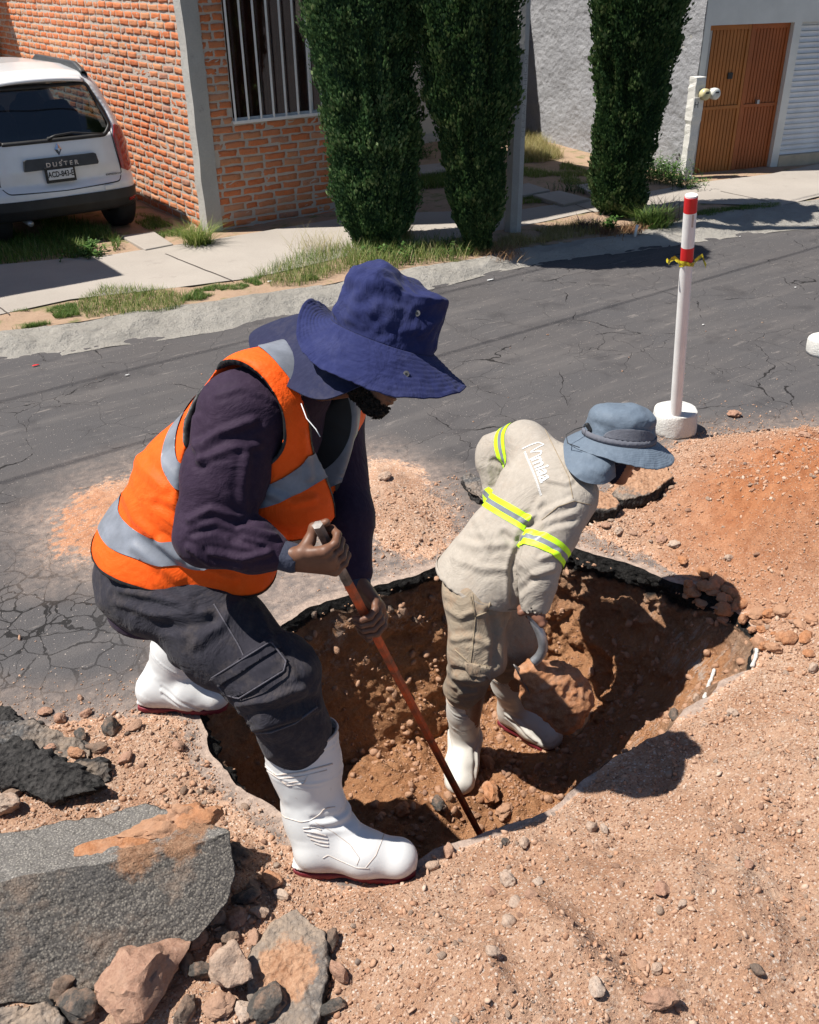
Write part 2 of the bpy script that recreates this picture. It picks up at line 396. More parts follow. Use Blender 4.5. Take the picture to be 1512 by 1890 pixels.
def gz(x, y):
    """height of the ground surface over the road"""
    x = np.asarray(x, float); y = np.asarray(y, float)
    sh = x.shape; x = x.ravel(); y = y.ravel(); z = np.zeros(x.shape)
    near = (x > -1.5) & (x < 7) & (y > -2.5) & (y < 4.5)
    X, Y = x[near], y[near]
    if len(X):
        P = V2(X, Y)
        d1 = -pdist(X, Y, SOIL1); din = np.clip(d1, 0, 9)
        rim = np.clip(pdist(X, Y, RIMP), 0, 9)
        base = .035 * sst(0, .07, din) + .15 * (1 - np.exp(-np.clip(rim - .05, 0, 9) / .55)) * sst(0, .5, din)
        pile = .31 * np.exp(-(((X - PILEC[0]) * 1.0) ** 2 + ((Y - PILEC[1]) * 1.15) ** 2) / .42 ** 2) * sst(-.02, .35, d1) \
            + .10 * np.exp(-((X - PILEC[0] + .35) ** 2 + (Y - PILEC[1] - .12) ** 2) / .26 ** 2) * sst(-.02, .25, d1)
        lump = (.075 * fbm(P, 2.6, 3, 5) + .046 * ridge(P * [1, .6, 1], 4.6, 8) + .022 * ridge(P, 10, 18) + .012 * np.clip(vn(P, 21, 44), 0, 1)) * sst(.03, .45, din) + .015 * fbm(P, 16, 5, 21, .62) * sst(0, .1, din) + .005 * np.clip(fbm(P, 40, 2, 3), 0, 1) * sst(0, .1, din)
        q = G(1000, 1800)[:2]
        fold = -.055 * np.exp(-((X - G(1135, 1790)[0]) ** 2 + (Y - G(1135, 1790)[1]) ** 2) / .16 ** 2)
        z1 = base + pile + lump + fold * sst(.05, .4, din)
        d2 = np.maximum(-pdist(X, Y, SOIL2) * 1.0, -pdist(X, Y, SOIL3) * .6)
        z2 = (.055 * sst(-.03, .22, d2) * (1 + .35 * fbm(P, 6, 4, 4)) + .010 * fbm(P, 22, 3, 2) * sst(-.02, .05, d2)) * sst(-.04, .0, d2)
        d4 = -pdist(X, Y, SOIL4)
        z4 = .028 * sst(-.02, .15, d4) + (.014 * fbm(P, 9, 4, 31) + .007 * fbm(P, 30, 3, 2)) * sst(0, .1, d4)
        zz = np.maximum(np.maximum(z1 * (din > 0), z2), z4) + .0018 * fbm(P, 30, 2, 77)
        z[near] = zz * sst(0, .05, rim)
    return z.reshape(sh)
GRID = None
def gzp(x, y):
    if GRID is None: return float(gz(np.array([x]), np.array([y]))[0])
    ax, ay, Z = GRID
    i = min(max(int(np.searchsorted(ax, x)) - 1, 0), len(ax) - 2); j = min(max(int(np.searchsorted(ay, y)) - 1, 0), len(ay) - 2)
    u = (x - ax[i]) / (ax[i + 1] - ax[i]); v = (y - ay[j]) / (ay[j + 1] - ay[j])
    return float((Z[i, j] * (1 - u) + Z[i + 1, j] * u) * (1 - v) + (Z[i, j + 1] * (1 - u) + Z[i + 1, j + 1] * u) * v)
def GG(px, py):
    """point of the real ground surface seen at a place of the photograph"""
    z = 0.0
    for _ in range(6): p = G(px, py, z); z = gzp(p[0], p[1])
    return np.array([p[0], p[1], z])

def axis_lines(lo, hi, step, far_lo, far_hi, g=1.35):
    a = list(np.arange(lo, hi + 1e-6, step)); s = step; v = lo; L = []
    while v > far_lo: s *= g; v -= s; L.append(v)
    s = step; v = a[-1]; R = []
    while v < far_hi: s *= g; v += s; R.append(v)
    return np.array(L[::-1] + a + R)
gx = axis_lines(-.45, 4.7, .0115, -90, 90); gy = axis_lines(.1, 3.3, .0115, -90, 90)
XX, YY = np.meshgrid(gx, gy, indexing='ij')
ZZ = gz(XX, YY)
GRID = (gx, gy, ZZ)
near = (XX > .3) & (XX < 3.2) & (YY > .8) & (YY < 3.2)
rd = np.full(XX.shape, 9.0); rd[near] = pdist(XX[near], YY[near], RIMP)
# snap the border of the cut to the rim
from mathutils.kdtree import KDTree
kd = KDTree(NR)
for i_, p_ in enumerate(RIMP): kd.insert((p_[0], p_[1], 0), i_)
kd.balance()
inside = rd < 0
nb = np.zeros_like(inside); nb[1:, :] |= ~inside[:-1, :]; nb[:-1, :] |= ~inside[1:, :]; nb[:, 1:] |= ~inside[:, :-1]; nb[:, :-1] |= ~inside[:, 1:]
nb[1:, 1:] |= ~inside[:-1, :-1]; nb[:-1, :-1] |= ~inside[1:, 1:]; nb[1:, :-1] |= ~inside[:-1, 1:]; nb[:-1, 1:] |= ~inside[1:, :-1]
snapm = inside & nb
for i, j in np.argwhere(snapm):
    c, _, _ = kd.find((XX[i, j], YY[i, j], 0)); XX[i, j], YY[i, j] = c[0], c[1]
use = ~inside | snapm
I = np.arange(XX.size).reshape(XX.shape)
Fq = np.stack([I[:-1, :-1], I[1:, :-1], I[1:, 1:], I[:-1, 1:]], -1).reshape(-1, 4)
ok = use.ravel()[Fq].all(1) & ~snapm.ravel()[Fq].all(1)
Fq = Fq[ok]
xr, yr = XX.ravel(), YY.ravel()
sel = (xr > -2) & (xr < 7.5) & (yr > -3) & (yr < 5)
dirt = np.zeros(len(xr)); dust = np.zeros(len(xr)); crack = np.zeros(len(xr)); deep = np.zeros(len(xr))
xs, ys = xr[sel], yr[sel]; Ps = V2(xs, ys); nz = fbm(Ps, 3.2, 5, 12) * .085
m_ = np.maximum.reduce([.5 - (pdist(xs, ys, SOIL1) + nz) / .08, .5 - (pdist(xs, ys, SOIL2) + 1.4 * nz) / .30, np.minimum(.62, .42 - (pdist(xs, ys, SOIL3) + 1.6 * nz) / .60), .5 - (pdist(xs, ys, SOIL4) + nz) / .16])
dirt[sel] = np.clip(m_, -.3, 1.3)
dirt[~sel] = -.3
dd = np.minimum.reduce([pdist(xs, ys, SOIL1), pdist(xs, ys, SOIL2), pdist(xs, ys, SOIL3), pdist(xs, ys, SOIL4), pdist(xs, ys, SOIL5) - .12, pdist(xs, ys, RIMP) - .1])
dust[sel] = np.clip(1 - np.clip(dd + nz, 0, 9) / .30, 0, 1) ** 1.2
# grey crust of dusty tar along the rim
rimd = pdist(xs, ys, RIMP)
lower = (ys < 1.9)
crust = np.clip(1 - rimd / (.05 + .05 * fbm(Ps, 5, 3, 3)), 0, 1) * 1.5
dust[sel] = dust[sel] + np.clip(crust, 0, 1) * 1.6
dirt[sel] = dirt[sel] - crust * np.where((xs < 1.62) & (ys < 1.75), .75, np.where(ys > 2.0, 1.0, 0.0))
cc = G(40, 1150)[:2]
crack[:] = np.clip(1.15 - np.hypot((xr - cc[0]) / .85, (yr - cc[1]) / .75), 0, 1)
dp = G(1480, 960)[:2]
deep[:] = np.clip(1.75 - np.hypot((xr - dp[0]) * .8, (yr - dp[1] + .08)) / .44, 0, 1)
d3 = G(170, 965)[:2]; deep = np.maximum(deep, np.clip(1.2 - np.hypot(xr - d3[0], yr - d3[1]) / .35, 0, .55))
ground = struct(link_mesh('road', np.stack([xr, yr, ZZ.ravel()], 1), Fq, MT['ground'], attr={'dirt': dirt, 'dust': dust, 'crack': crack, 'deep': deep}))
ground['category'] = 'road'; del ground['category']

# ---- the pit
def build_pit():
    ns, nf = 120, 56
    R = RIMP; k = RIMR[:, 2]; st = RIMR[:, 3]; tk = RIMR[:, 4] * (1 + .55 * fbm(np.c_[R, np.zeros(NR)], 5, 3, 61) + .35 * vn(np.c_[R, np.zeros(NR)], 22, 6))
    Fl = PC + (R - PC) * k[:, None]
    rows = []; dep = []; tar = []; pale = []
    outn = (R - PC) / np.linalg.norm(R - PC, axis=1)[:, None]
    zR = gz(R[:, 0], R[:, 1])
    rows.append(np.c_[R + outn * .012, zR - .004]); dep.append(np.zeros(NR)); tar.append((tk > .015) * 1.0)
    for t in np.linspace(0, 1, ns) ** 1.15:
        zt = t
        prog_steep = t ** 1.6
        prog_slope = t ** .95
        p = st * prog_steep + (1 - st) * prog_slope
        xy = R + (Fl - R) * p[:, None]
        z = -PITD * (zt ** (1.0)) + zR * (1 - t)
        rows.append(np.c_[xy, z]); dep.append(np.full(NR, t)); tar.append(np.clip(1.5 - (t * PITD) / np.maximum(tk, .001), 0, 1) * (tk > .005))
    for t in np.linspace(0, 1, nf)[1:]:
        xy = Fl + (PC - Fl) * min(t, .995)
        rows.append(np.c_[xy, np.full(NR, -PITD)]); dep.append(np.full(NR, 1 + t * .3)); tar.append(np.zeros(NR))
    A = np.array(rows); D = np.array(dep); T = np.array(tar)
    P = A.reshape(-1, 3).copy()
    d = D.ravel(); steep = np.tile(st, len(rows))
    on = np.tile(outn, (len(rows), 1))
    fr = sst(0.0, .12, d); wall = sst(0, .05, d) * (1 - sst(1.0, 1.08, d))
    rough = .045 * fbm(P, 5, 4, 41) + .024 * ridge(P, 12, 7) + .016 * fbm(P, 30, 3, 5) + .008 * vn(P, 80, 9)
    # below the tar the soil has fallen back
    under = .022 * sst(.06, .14, d) * (1 - sst(.3, .8, d)) * steep
    off = (rough * fr * (.45 + .55 * steep) + under) * wall
    P[:, :2] += on * off[:, None]
    tarw = T.ravel()
    P[:, :2] += on * ((-.006 - .012 * 1.6 * np.abs(fbm(P, 34, 3, 66))) * (tarw > .3) * wall)[:, None]
    fl = sst(.9, 1.05, d)
    heap = .075 * fbm(P, 3.3, 3, 50) + .05 * np.clip(fbm(P, 9, 3, 51), -.2, 1) + .018 * ridge(P, 24, 4) + .008 * vn(P, 70, 3)
    q = G(1060, 1400, -PITD + .08)[:2]
    smooth_fan = np.exp(-((P[:, 0] - q[0]) ** 2 + (P[:, 1] - q[1]) ** 2) / .30 ** 2)
    P[:, 2] += fl * heap * (1 - .85 * smooth_fan) + .10 * smooth_fan * sst(.6, 1.0, d)
    q2 = G(720, 1500, -PITD)[:2]
    P[:, 2] += .07 * np.exp(-((P[:, 0] - q2[0]) ** 2 + (P[:, 1] - q2[1]) ** 2) / .22 ** 2) * fl
    for fx_, fy_ in FEET:
        w_ = np.exp(-((P[:, 0] - fx_) ** 2 + (P[:, 1] - fy_) ** 2) / .085 ** 2); P[:, 2] = P[:, 2] * (1 - w_) + np.minimum(P[:, 2], -.625) * w_
    P[:, 2] += (.012 * fbm(P, 12, 4, 88) + .006 * vn(P, 45, 2)) * wall * (1 - steep) * fr
    I = np.arange(len(P)).reshape(len(rows), NR)
    J = np.roll(I, -1, axis=1)
    F = np.stack([I[:-1], J[:-1], J[1:], I[1:]], -1).reshape(-1, 4)
    pl = np.clip(1 - np.abs(d - .28) / .28, 0, 1) * (1 - steep) * 1.0
    o = link_mesh('pit', P, F, MT['pit'], attr={'depth': d + .38 * (1 - steep) * sst(.02, .2, d), 'tar': tarw, 'pale': pl})
    recalc(o)
    # normals must face the air inside
    me = o.data; c = me.polygons[len(me.polygons) // 2]
    v = Vector((PC[0], PC[1], .1)) - c.center
    if c.normal.dot(v) < 0: me.flip_normals()
    return struct(o), BVHTree.FromObject(o, bpy.context.evaluated_depsgraph_get())
pit, PITBVH = build_pit()
bpy.context.view_layer.update()
def pitz(x, y):
    h = PITBVH.ray_cast(Vector((x, y, 1.0)), Vector((0, 0, -1)))
    return h[0].z if h[0] is not None else -PITD
def surfz(x, y):
    return pitz(x, y) if float(pdist(np.array([x]), np.array([y]), RIMP)[0]) < -.005 else gzp(x, y)
def hit(px, py):
    """first ground or pit point seen at a place of the photograph"""
    o = Vector((0, 0, CAMH)); d = Vector(tuple(ray(px, py))).normalized()
    h = PITBVH.ray_cast(o, d)
    g = GG(px, py)
    if h[0] is not None and float(pdist(g[:1], g[1:2], RIMP)[0]) < 0: return np.array(h[0])
    return g

# ------------------------------------------------------------------ stones
def ico(sub):
    import bmesh
    b = bmesh.new(); bmesh.ops.create_icosphere(b, subdivisions=sub, radius=1)
    V = np.array([v.co[:] for v in b.verts]); F = np.array([[v.index for v in f.verts] for f in b.faces]); b.free(); return V, F
ICO = {k: ico(k) for k in (1, 2, 3, 4)}
def rock_shape(sub, seed, ang=.5, cuts=9):
    V, F = ICO[sub]; r = np.random.default_rng(seed); V = V.copy()
    for _ in range(cuts):                      # flat broken faces
        n = nrm(r.normal(size=3)); h = r.uniform(.55, .92)
        d = V @ n; V -= np.outer(np.clip(d - h, 0, 9), n) * ang * 1.9 * .52
    V *= (1 + .20 * fbm(V + seed * 3.1, 1.8, 3, seed) + .06 * fbm(V, 6, 2, seed))[:, None]
    V *= np.array([1.08, r.uniform(.6, .95), r.uniform(.45, .8)])
    return V, F
GT = [(lambda a: (a[0] * np.array([1.08, .9, .75]) * (1 + .14 * np.random.default_rng(i).normal(size=(len(a[0]), 1))), a[1]))(rock_shape(1, 900 + i, 1.0, 8)) for i in range(8)]
GT2 = [rock_shape(2, 950 + i, .6, 7) for i in range(8)]
def scatter(pos, size, tmpl):
    """merge many small stones, numpy only"""
    Vs, Fs, As = [], [], []; n = 0
    for t in range(len(tmpl)):
        idx = np.arange(t, len(pos), len(tmpl))
        if not len(idx): continue
        V, F = tmpl[t]; k = len(idx)
        q = rng.normal(size=(k, 4)); q /= np.linalg.norm(q, axis=1)[:, None]
        a, b, c, d = q.T
        R = np.stack([np.stack([1 - 2 * (c * c + d * d), 2 * (b * c - a * d), 2 * (b * d + a * c)], -1),
                      np.stack([2 * (b * c + a * d), 1 - 2 * (b * b + d * d), 2 * (c * d - a * b)], -1),
                      np.stack([2 * (b * d - a * c), 2 * (c * d + a * b), 1 - 2 * (b * b + c * c)], -1)], 1)
        W = np.einsum('kij,vj->kvi', R, V) * size[idx][:, None, None] + pos[idx][:, None, :]
        Vs.append(W.reshape(-1, 3)); Fs.append((F[None] + (np.arange(k) * len(V))[:, None, None]).reshape(-1, 3) + n); n += k * len(V)
        As.append(np.repeat(rng.random(k), len(V)))
    return np.concatenate(Vs), np.concatenate(Fs), np.concatenate(As)
def gravel():
    N = 300000
    x = rng.uniform(-.3, 4.4, N); y = rng.uniform(.35, 3.1, N)
    s1 = pdist(x, y, SOIL1); s2 = pdist(x, y, SOIL2); s3 = pdist(x, y, SOIL3); s4 = pdist(x, y, SOIL4); rim = pdist(x, y, RIMP)
    dd = np.minimum.reduce([s1, s2, s3 + .12, s4])
    p = np.where(dd < 0, .26, .26 * np.exp(-dd / .10)) + .003
    p = p * (1 + .8 * fbm(V2(x, y), 3, 3, 5)) * np.where(s4 < 0, 1.5, 1)
    near_rim = np.clip(1 - np.abs(s1) / .25, 0, 1); p *= 1 + .8 * near_rim
    keep = (rng.random(N) < p) & (rim > .02)
    x, y = x[keep], y[keep]; n = len(x)
    sz = .0024 * (1 - rng.random(n)) ** -.38; sz = np.clip(sz, .0022, .012)
    z = gz(x, y) + sz * .25
    V, F, A = scatter(np.c_[x, y, z], sz, GT)
    o = link_mesh('gravel', V, F, MT['gravel'], smooth=False, attr={'rnd': A})
    tag(o, 'fine loose gravel and grit scattered over the reddish dug soil around the hole', 'gravel', kind='stuff')
    # crumbs on the floor and slope of the pit
    P, sz = [], []
    for _ in range(5200):
        i = random.randrange(NR); t = random.random() ** .6
        q = PC + (RIMP[i] - PC) * t * .97
        zz = pitz(q[0], q[1]); s_ = min(.02, .003 * (1 - random.random()) ** -.5)
        P.append((q[0], q[1], zz + s_ * .2)); sz.append(s_)
    V, F, A = scatter(np.array(P), np.array(sz), GT2)
    o = link_mesh('crumbs', V, F, MT['clod'], smooth=False)
    tag(o, 'crumbs of orange brown soil lying on the floor of the hole', 'soil crumbs', kind='stuff')
gravel()

def put_rock(px, py, r, kind='rock', seed=0, label=None, cat='stone', group=None, name='stone', sink=.3, flat=None, rot=None, z=None, sub=3, ang=.6, sc=(1, 1, 1)):
    p = hit(px, py)
    V, F = rock_shape(sub, seed, ang, 10); V = V * np.array(sc)
    a = rot if rot is not None else random.uniform(0, 6.28)
    V = V @ np.array([[math.cos(a), math.sin(a), 0], [-math.sin(a), math.cos(a), 0], [0, 0, 1]]) * r
    V[:, 2] -= V[:, 2].min() * (1 - sink)
    V = V + V / (np.linalg.norm(V, axis=1)[:, None] + 1e-6) * (.05 * r * fbm(V / r, 5, 2, seed + 3))[:, None]
    o = link_mesh(name, V, F, MT[kind], smooth=False)
    smooth_by_angle(o, 40)
    o.location = (p[0], p[1], p[2] if z is None else z)
    tag(o, label or 'small loose stone', cat, group)
    return o
# stones of the photograph one by one
ST = [(1355, 768, .036, 'rock', 'reddish brown fist-sized stone alone on the asphalt beside the white post base'),
      (1484, 812, .026, 'rock', 'flat brown stone at the far edge of the dirt pile near the right frame edge'),
      (712, 882, .034, 'rock_pale', 'smooth pale tan stone on the dirt spill behind the orange vest'),
      (1118, 972, .022, 'rock', 'orange brown knobbly stone below the slab under the gray hat'),
      (1142, 982, .024, 'rock_pale', 'rounded pink stone between two brown ones below the asphalt slab'),
      (1168, 986, .018, 'rock', 'small brown stone right of the rounded pink stone'),
      (1222, 995, .028, 'rock', 'broken brown stone with a dark hollow at the shadow edge above the hole'),
      (1245, 1008, .026, 'rock_pale', 'tan stone just right of the broken brown stone above the hole'),
      (1262, 1022, .026, 'clod', 'dark brown clod inside the shadow of the bending man\'s head'),
      (1347, 1022, .020, 'rock_pale', 'pinkish stone on the orange pile right of the shaded clods'),
      (1502, 985, .018, 'rock', 'pink brown stone high on the orange pile at the right edge'),
      (1436, 1080, .026, 'clod', 'round orange clod at the foot of the pile'),
      (1456, 1076, .028, 'clod', 'larger orange clod touching the pile foot'),
      (1420, 1128, .028, 'clod', 'round brown clod right of the black asphalt crumb'),
      (1335, 1150, .030, 'rock', 'flat grey pink stone just inside the right rim of the hole'),
      (1500, 1238, .024, 'rock_pale', 'pale orange stone at the right edge below the pile'),
      (1352, 1318, .018, 'rock_pale', 'small angular grey white stone on the dirt right of the long shadow'),
      (1284, 1292, .018, 'rock_pale', 'flat whitish stone at the tip of the grey plaster strip'),
      (1302, 1338, .010, 'rock_pale', 'tiny white pebble beside the shadow of the hat'),
      (828, 1574, .022, 'rock', 'brown stone on the rim of the hole right of the boot toe'),
      (797, 1604, .022, 'rock_pale', 'tan cube-like stone touching the toe of the near boot'),
      (932, 1556, .013, 'rock_dark', 'black pebble on the grey rim right of the iron bar'),
      (1090, 1532, .018, 'rock_pale', 'pale round stone lying on the soil below the broken rim'),
      (1115, 1534, .016, 'rock_pale', 'whitish flat stone right of the pale round one'),
      (968, 1560, .017, 'rock_pale', 'grey angular stone on the rim dirt'),
      (935, 1630, .026, 'rock_pale', 'whitish rounded stone in the gravel patch below the rim'),
      (992, 1632, .018, 'rock_pale', 'pale angular stone right of the whitish rounded one'),
      (905, 1650, .018, 'rock', 'brown pebble left of the whitish rounded stone'),
      (950, 1668, .018, 'rock_pale', 'flat pinkish stone in the lower gravel patch'),
      (980, 1655, .016, 'rock', 'orange brown pebble under the pale angular stone'),
      (938, 1705, .018, 'rock_pale', 'white oblong stone on the foreground dirt'),
      (908, 1762, .018, 'rock_pale', 'pale stone low in the middle of the foreground dirt'),
      (1102, 1828, .024, 'rock_pale', 'rounded pale pink stone at the bottom of the foreground dirt'),
      (1218, 1850, .036, 'rock', 'largest orange brown stone half sunk at the bottom right of the dirt'),
      (1186, 1785, .016, 'rock', 'brown pebble left of the twin tan pebbles'),
      (1212, 1792, .016, 'rock_pale', 'tan round pebble of a small cluster low on the dirt'),
      (1222, 1645, .022, 'rock', 'smooth tan stone poking from the middle of the foreground dirt'),
      (1258, 1672, .014, 'rock_pale', 'small pale triangular stone on the foreground dirt'),
      (1398, 1795, .016, 'rock_dark', 'black pebble at the lower right of the dirt'),
      (1382, 1598, .016, 'rock', 'pinkish pebble on the open dirt at right'),
      (502, 1630, .032, 'clod', 'round dark red stone in the shade beside the near boot'),
      (435, 1700, .030, 'rock', 'brown stone in the dark gap under the large slab'),
      (395, 1695, .030, 'rock_dark', 'grey stone left of the brown one in the dark gap'),
      (365, 1735, .030, 'rock', 'dusty brown stone against the lower edge of the large slab'),
      (420, 1735, .028, 'rock_dark', 'dark grey stone in the middle of the rubble gap'),
      (470, 1740, .026, 'rock', 'small brown stone between the gap and the dusty slab'),
      (405, 1860, .034, 'rock', 'brown stone below the pinkish knobbly rock'),
      (450, 1868, .026, 'rock_pale', 'pale orange stone at the bottom beside the dusty slab'),
      (85, 1315, .024, 'rock', 'orange stone at the edge of the cracked asphalt on the left'),
      (148, 1290, .012, 'rock', 'small orange pebble on the cracked asphalt'),
      (160, 1320, .020, 'rock', 'flat brown stone above the rubble at left'),
      (112, 1330, .022, 'rock', 'low brown stone next to the orange one at the rubble edge'),
      (90, 1392, .026, 'rock', 'rounded brown stone wedged between two black chunks'),
      (143, 1395, .028, 'clod', 'orange lump of soil on the black rubble'),
      (12, 1440, .030, 'clod', 'dark red lump under the black slab at the left edge'),
      (10, 1495, .042, 'rock_pale', 'pale tan stone at the left edge above the big slab'),
      (905, 1470, .050, 'clod', 'big orange clod on the floor of the hole beside the iron bar'),
      (870, 1345, .045, 'clod', 'orange clod between the white boots in the hole'),
      (900, 1415, .036, 'clod', 'brown clod in front of the front white boot in the hole'),
      (930, 1500, .034, 'clod', 'loose clod at the near side of the hole floor'),
      (810, 1490, .036, 'rock_dark', 'dark lump of earth on the hole floor left of the clods'),
      (745, 1500, .032, 'clod', 'orange clod right of the near white boot in the hole')]
for i, (a, b, r_, k_, lab) in enumerate(ST):
    put_rock(a, b, r_ * 1.0, k_, 100 + i, lab, 'stone' if k_ != 'clod' else 'clod', name='stone' if k_ != 'clod' else 'soil_clod', sub=4 if r_ > .024 else 3, rot=i * 1.7)
def more_stones():
    """further loose stones nobody could tell apart, a group per place"""
    areas = [('loose pebble among many on the foreground dirt below the hole', [(640, 1660), (1000, 1520), (1500, 1300), (1512, 1890), (620, 1890)], 90, .0045, .013),
             ('loose pebble among many on the orange dirt pile behind the hole', [(1120, 960), (1290, 830), (1500, 820), (1512, 1150), (1320, 1090)], 48, .007, .016),
             ('loose pebble among many in the rubble left of the near boot', [(130, 1345), (330, 1320), (380, 1410), (520, 1560), (560, 1690), (430, 1560), (200, 1440)], 46, .006, .014),
             ('loose pebble among many on the open asphalt of the road', [(150, 700), (900, 600), (1500, 560), (1500, 790), (1280, 800), (900, 860), (700, 840)], 30, .004, .010),
             ('small clod among many on the floor of the hole', [(640, 1440), (830, 1400), (1000, 1420), (960, 1500), (760, 1560)], 40, .009, .020),
             ('loose pebble among many on the dirt spill behind the orange vest', [(660, 890), (760, 900), (820, 960), (800, 1010), (660, 1010)], 24, .006, .013)]
    for ai, (lab, poly, n, a, b) in enumerate(areas):
        P = np.array(poly, float); lo, hi = P.min(0), P.max(0); c = 0
        grp = {0: 'pebbles on the foreground dirt', 1: 'pebbles on the dirt pile', 2: 'pebbles in the rubble', 3: 'pebbles on the road', 4: 'clods in the hole', 5: 'pebbles on the dirt spill'}[ai]
        base = [rock_shape(2, 700 + ai * 10 + j, .6, 8) for j in range(4)]
        kinds = ['clod', 'clod', 'clod', 'rock'] if ai == 4 else ['rock', 'rock_pale', 'rock', 'rock_dark' if ai in (2,) else 'rock_pale']
        protos = []
        for j in range(4):
            me = link_mesh('pebble' if ai != 4 else 'soil_clod', base[j][0], base[j][1], MT[kinds[j]]); protos.append(me.data); smooth_by_angle(me, 42)
            bpy.data.objects.remove(me)
        while c < n:
            q = np.array([random.uniform(lo[0], hi[0]), random.uniform(lo[1], hi[1])])
            if pdist(q[:1], q[1:2], P)[0] > 0: continue
            p = hit(q[0], q[1]); r_ = a + (b - a) * random.random() ** 2.4
            if ai != 4 and pdist(p[:1], p[1:2], RIMP)[0] < .01: continue
            o = bpy.data.objects.new('pebble' if ai != 4 else 'soil_clod', protos[random.randrange(4)]); COL.objects.link(o)
            o.location = (p[0], p[1], p[2] + r_ * .3); o.scale = (r_, r_, r_); o.rotation_euler = (random.random() * .5, random.random() * .5, random.random() * 6.28)
            tag(o, lab, 'pebble' if ai != 4 else 'clod', grp); c += 1
more_stones()

# ------------------------------------------------------------------ asphalt slabs
def slab(name, top, zs, th, label, seed, n=(46, 46), topmask=1.0, soil=None, rough=.010, mat='tar', cat='asphalt slab', sides=10, tilt_n=None):
    """slab from its top outline: points (px, py, z) of the photograph -> one closed mesh with broken edges"""
    T = np.array([AT(a, b, d) if dd_ == 'd' else G(a, b, d) for a, b, d, dd_ in [(*t, 'z') if len(t) == 3 else t for t in top]])
    c = T.mean(0)
    # outline resampled
    B = np.vstack([T, T[:1]]); L = np.r_[0, np.cumsum(np.linalg.norm(np.diff(B, axis=0), axis=1))]
    m = 150; t = np.linspace(0, L[-1], m, endpoint=False); O = np.stack([np.interp(t, L, B[:, j]) for j in range(3)], 1)
    # normal of the top
    u, s_, vt = np.linalg.svd(T - c); nn = vt[2]; nn = nn if nn[2] > 0 else -nn
    if tilt_n is not None: nn = nrm(tilt_n)
    rad = O - c
    O = O + nrm_rows(rad) * (rough * 1.3 * fbm(O, 14, 4, seed))[:, None]
    rings = []; attr = []
    K = 34
    for k in range(K):
        f = (k / (K - 1)); f = f ** .8
        rings.append(c + (O - c) * f); attr.append(np.full(m, 1.0))
    for k in range(1, sides + 1):
        f = k / sides; shr = 1 - .10 * f - .02 * math.sin(f * 9)
        rings.append(c + (O - c) * shr - nn * th * f); attr.append(np.full(m, 0.0 if k > 1 else .2))
    for k in range(1, 9):
        f = 1 - k / 8; rings.append(c + (O - c) * .88 * f - nn * th * (1 + .15 * (1 - f))); attr.append(np.full(m, 0.0))
    P = np.array(rings).reshape(-1, 3); A = np.array(attr).ravel()
    I = np.arange(len(P)).reshape(len(rings), m); J = np.roll(I, -1, 1)
    F = np.stack([I[:-1], J[:-1], J[1:], I[1:]], -1).reshape(-1, 4)
    disp = rough * (.9 * fbm(P, 7, 3, seed + 5) + .7 * fbm(P, 30, 3, seed + 6) + .5 * np.abs(vn(P, 75, seed)))
    side = A < .5
    P2 = P + nn * (disp * np.where(side, .2, 1))[:, None] + nrm_rows(P - c) * (disp * np.where(side, 2.2, 0))[:, None]
    sl_ = np.full(len(P), -.6) if soil is None else np.where(A > .5, soil(P2), -.6)
    o = link_mesh(name, P2, F, MT[mat], attr={'top': A * topmask, 'soil': sl_})
    recalc(o)
    tag(o, label, cat); return o
def nrm_rows(A): return A / (np.linalg.norm(A, axis=-1, keepdims=True) + 1e-9)
def soil_blob(px, py, z, r, amt=1.0):
    q = G(px, py, z)
    return lambda P: np.clip(amt * (1.1 - np.linalg.norm(P - q, axis=1) / r), -.6, 1.2)
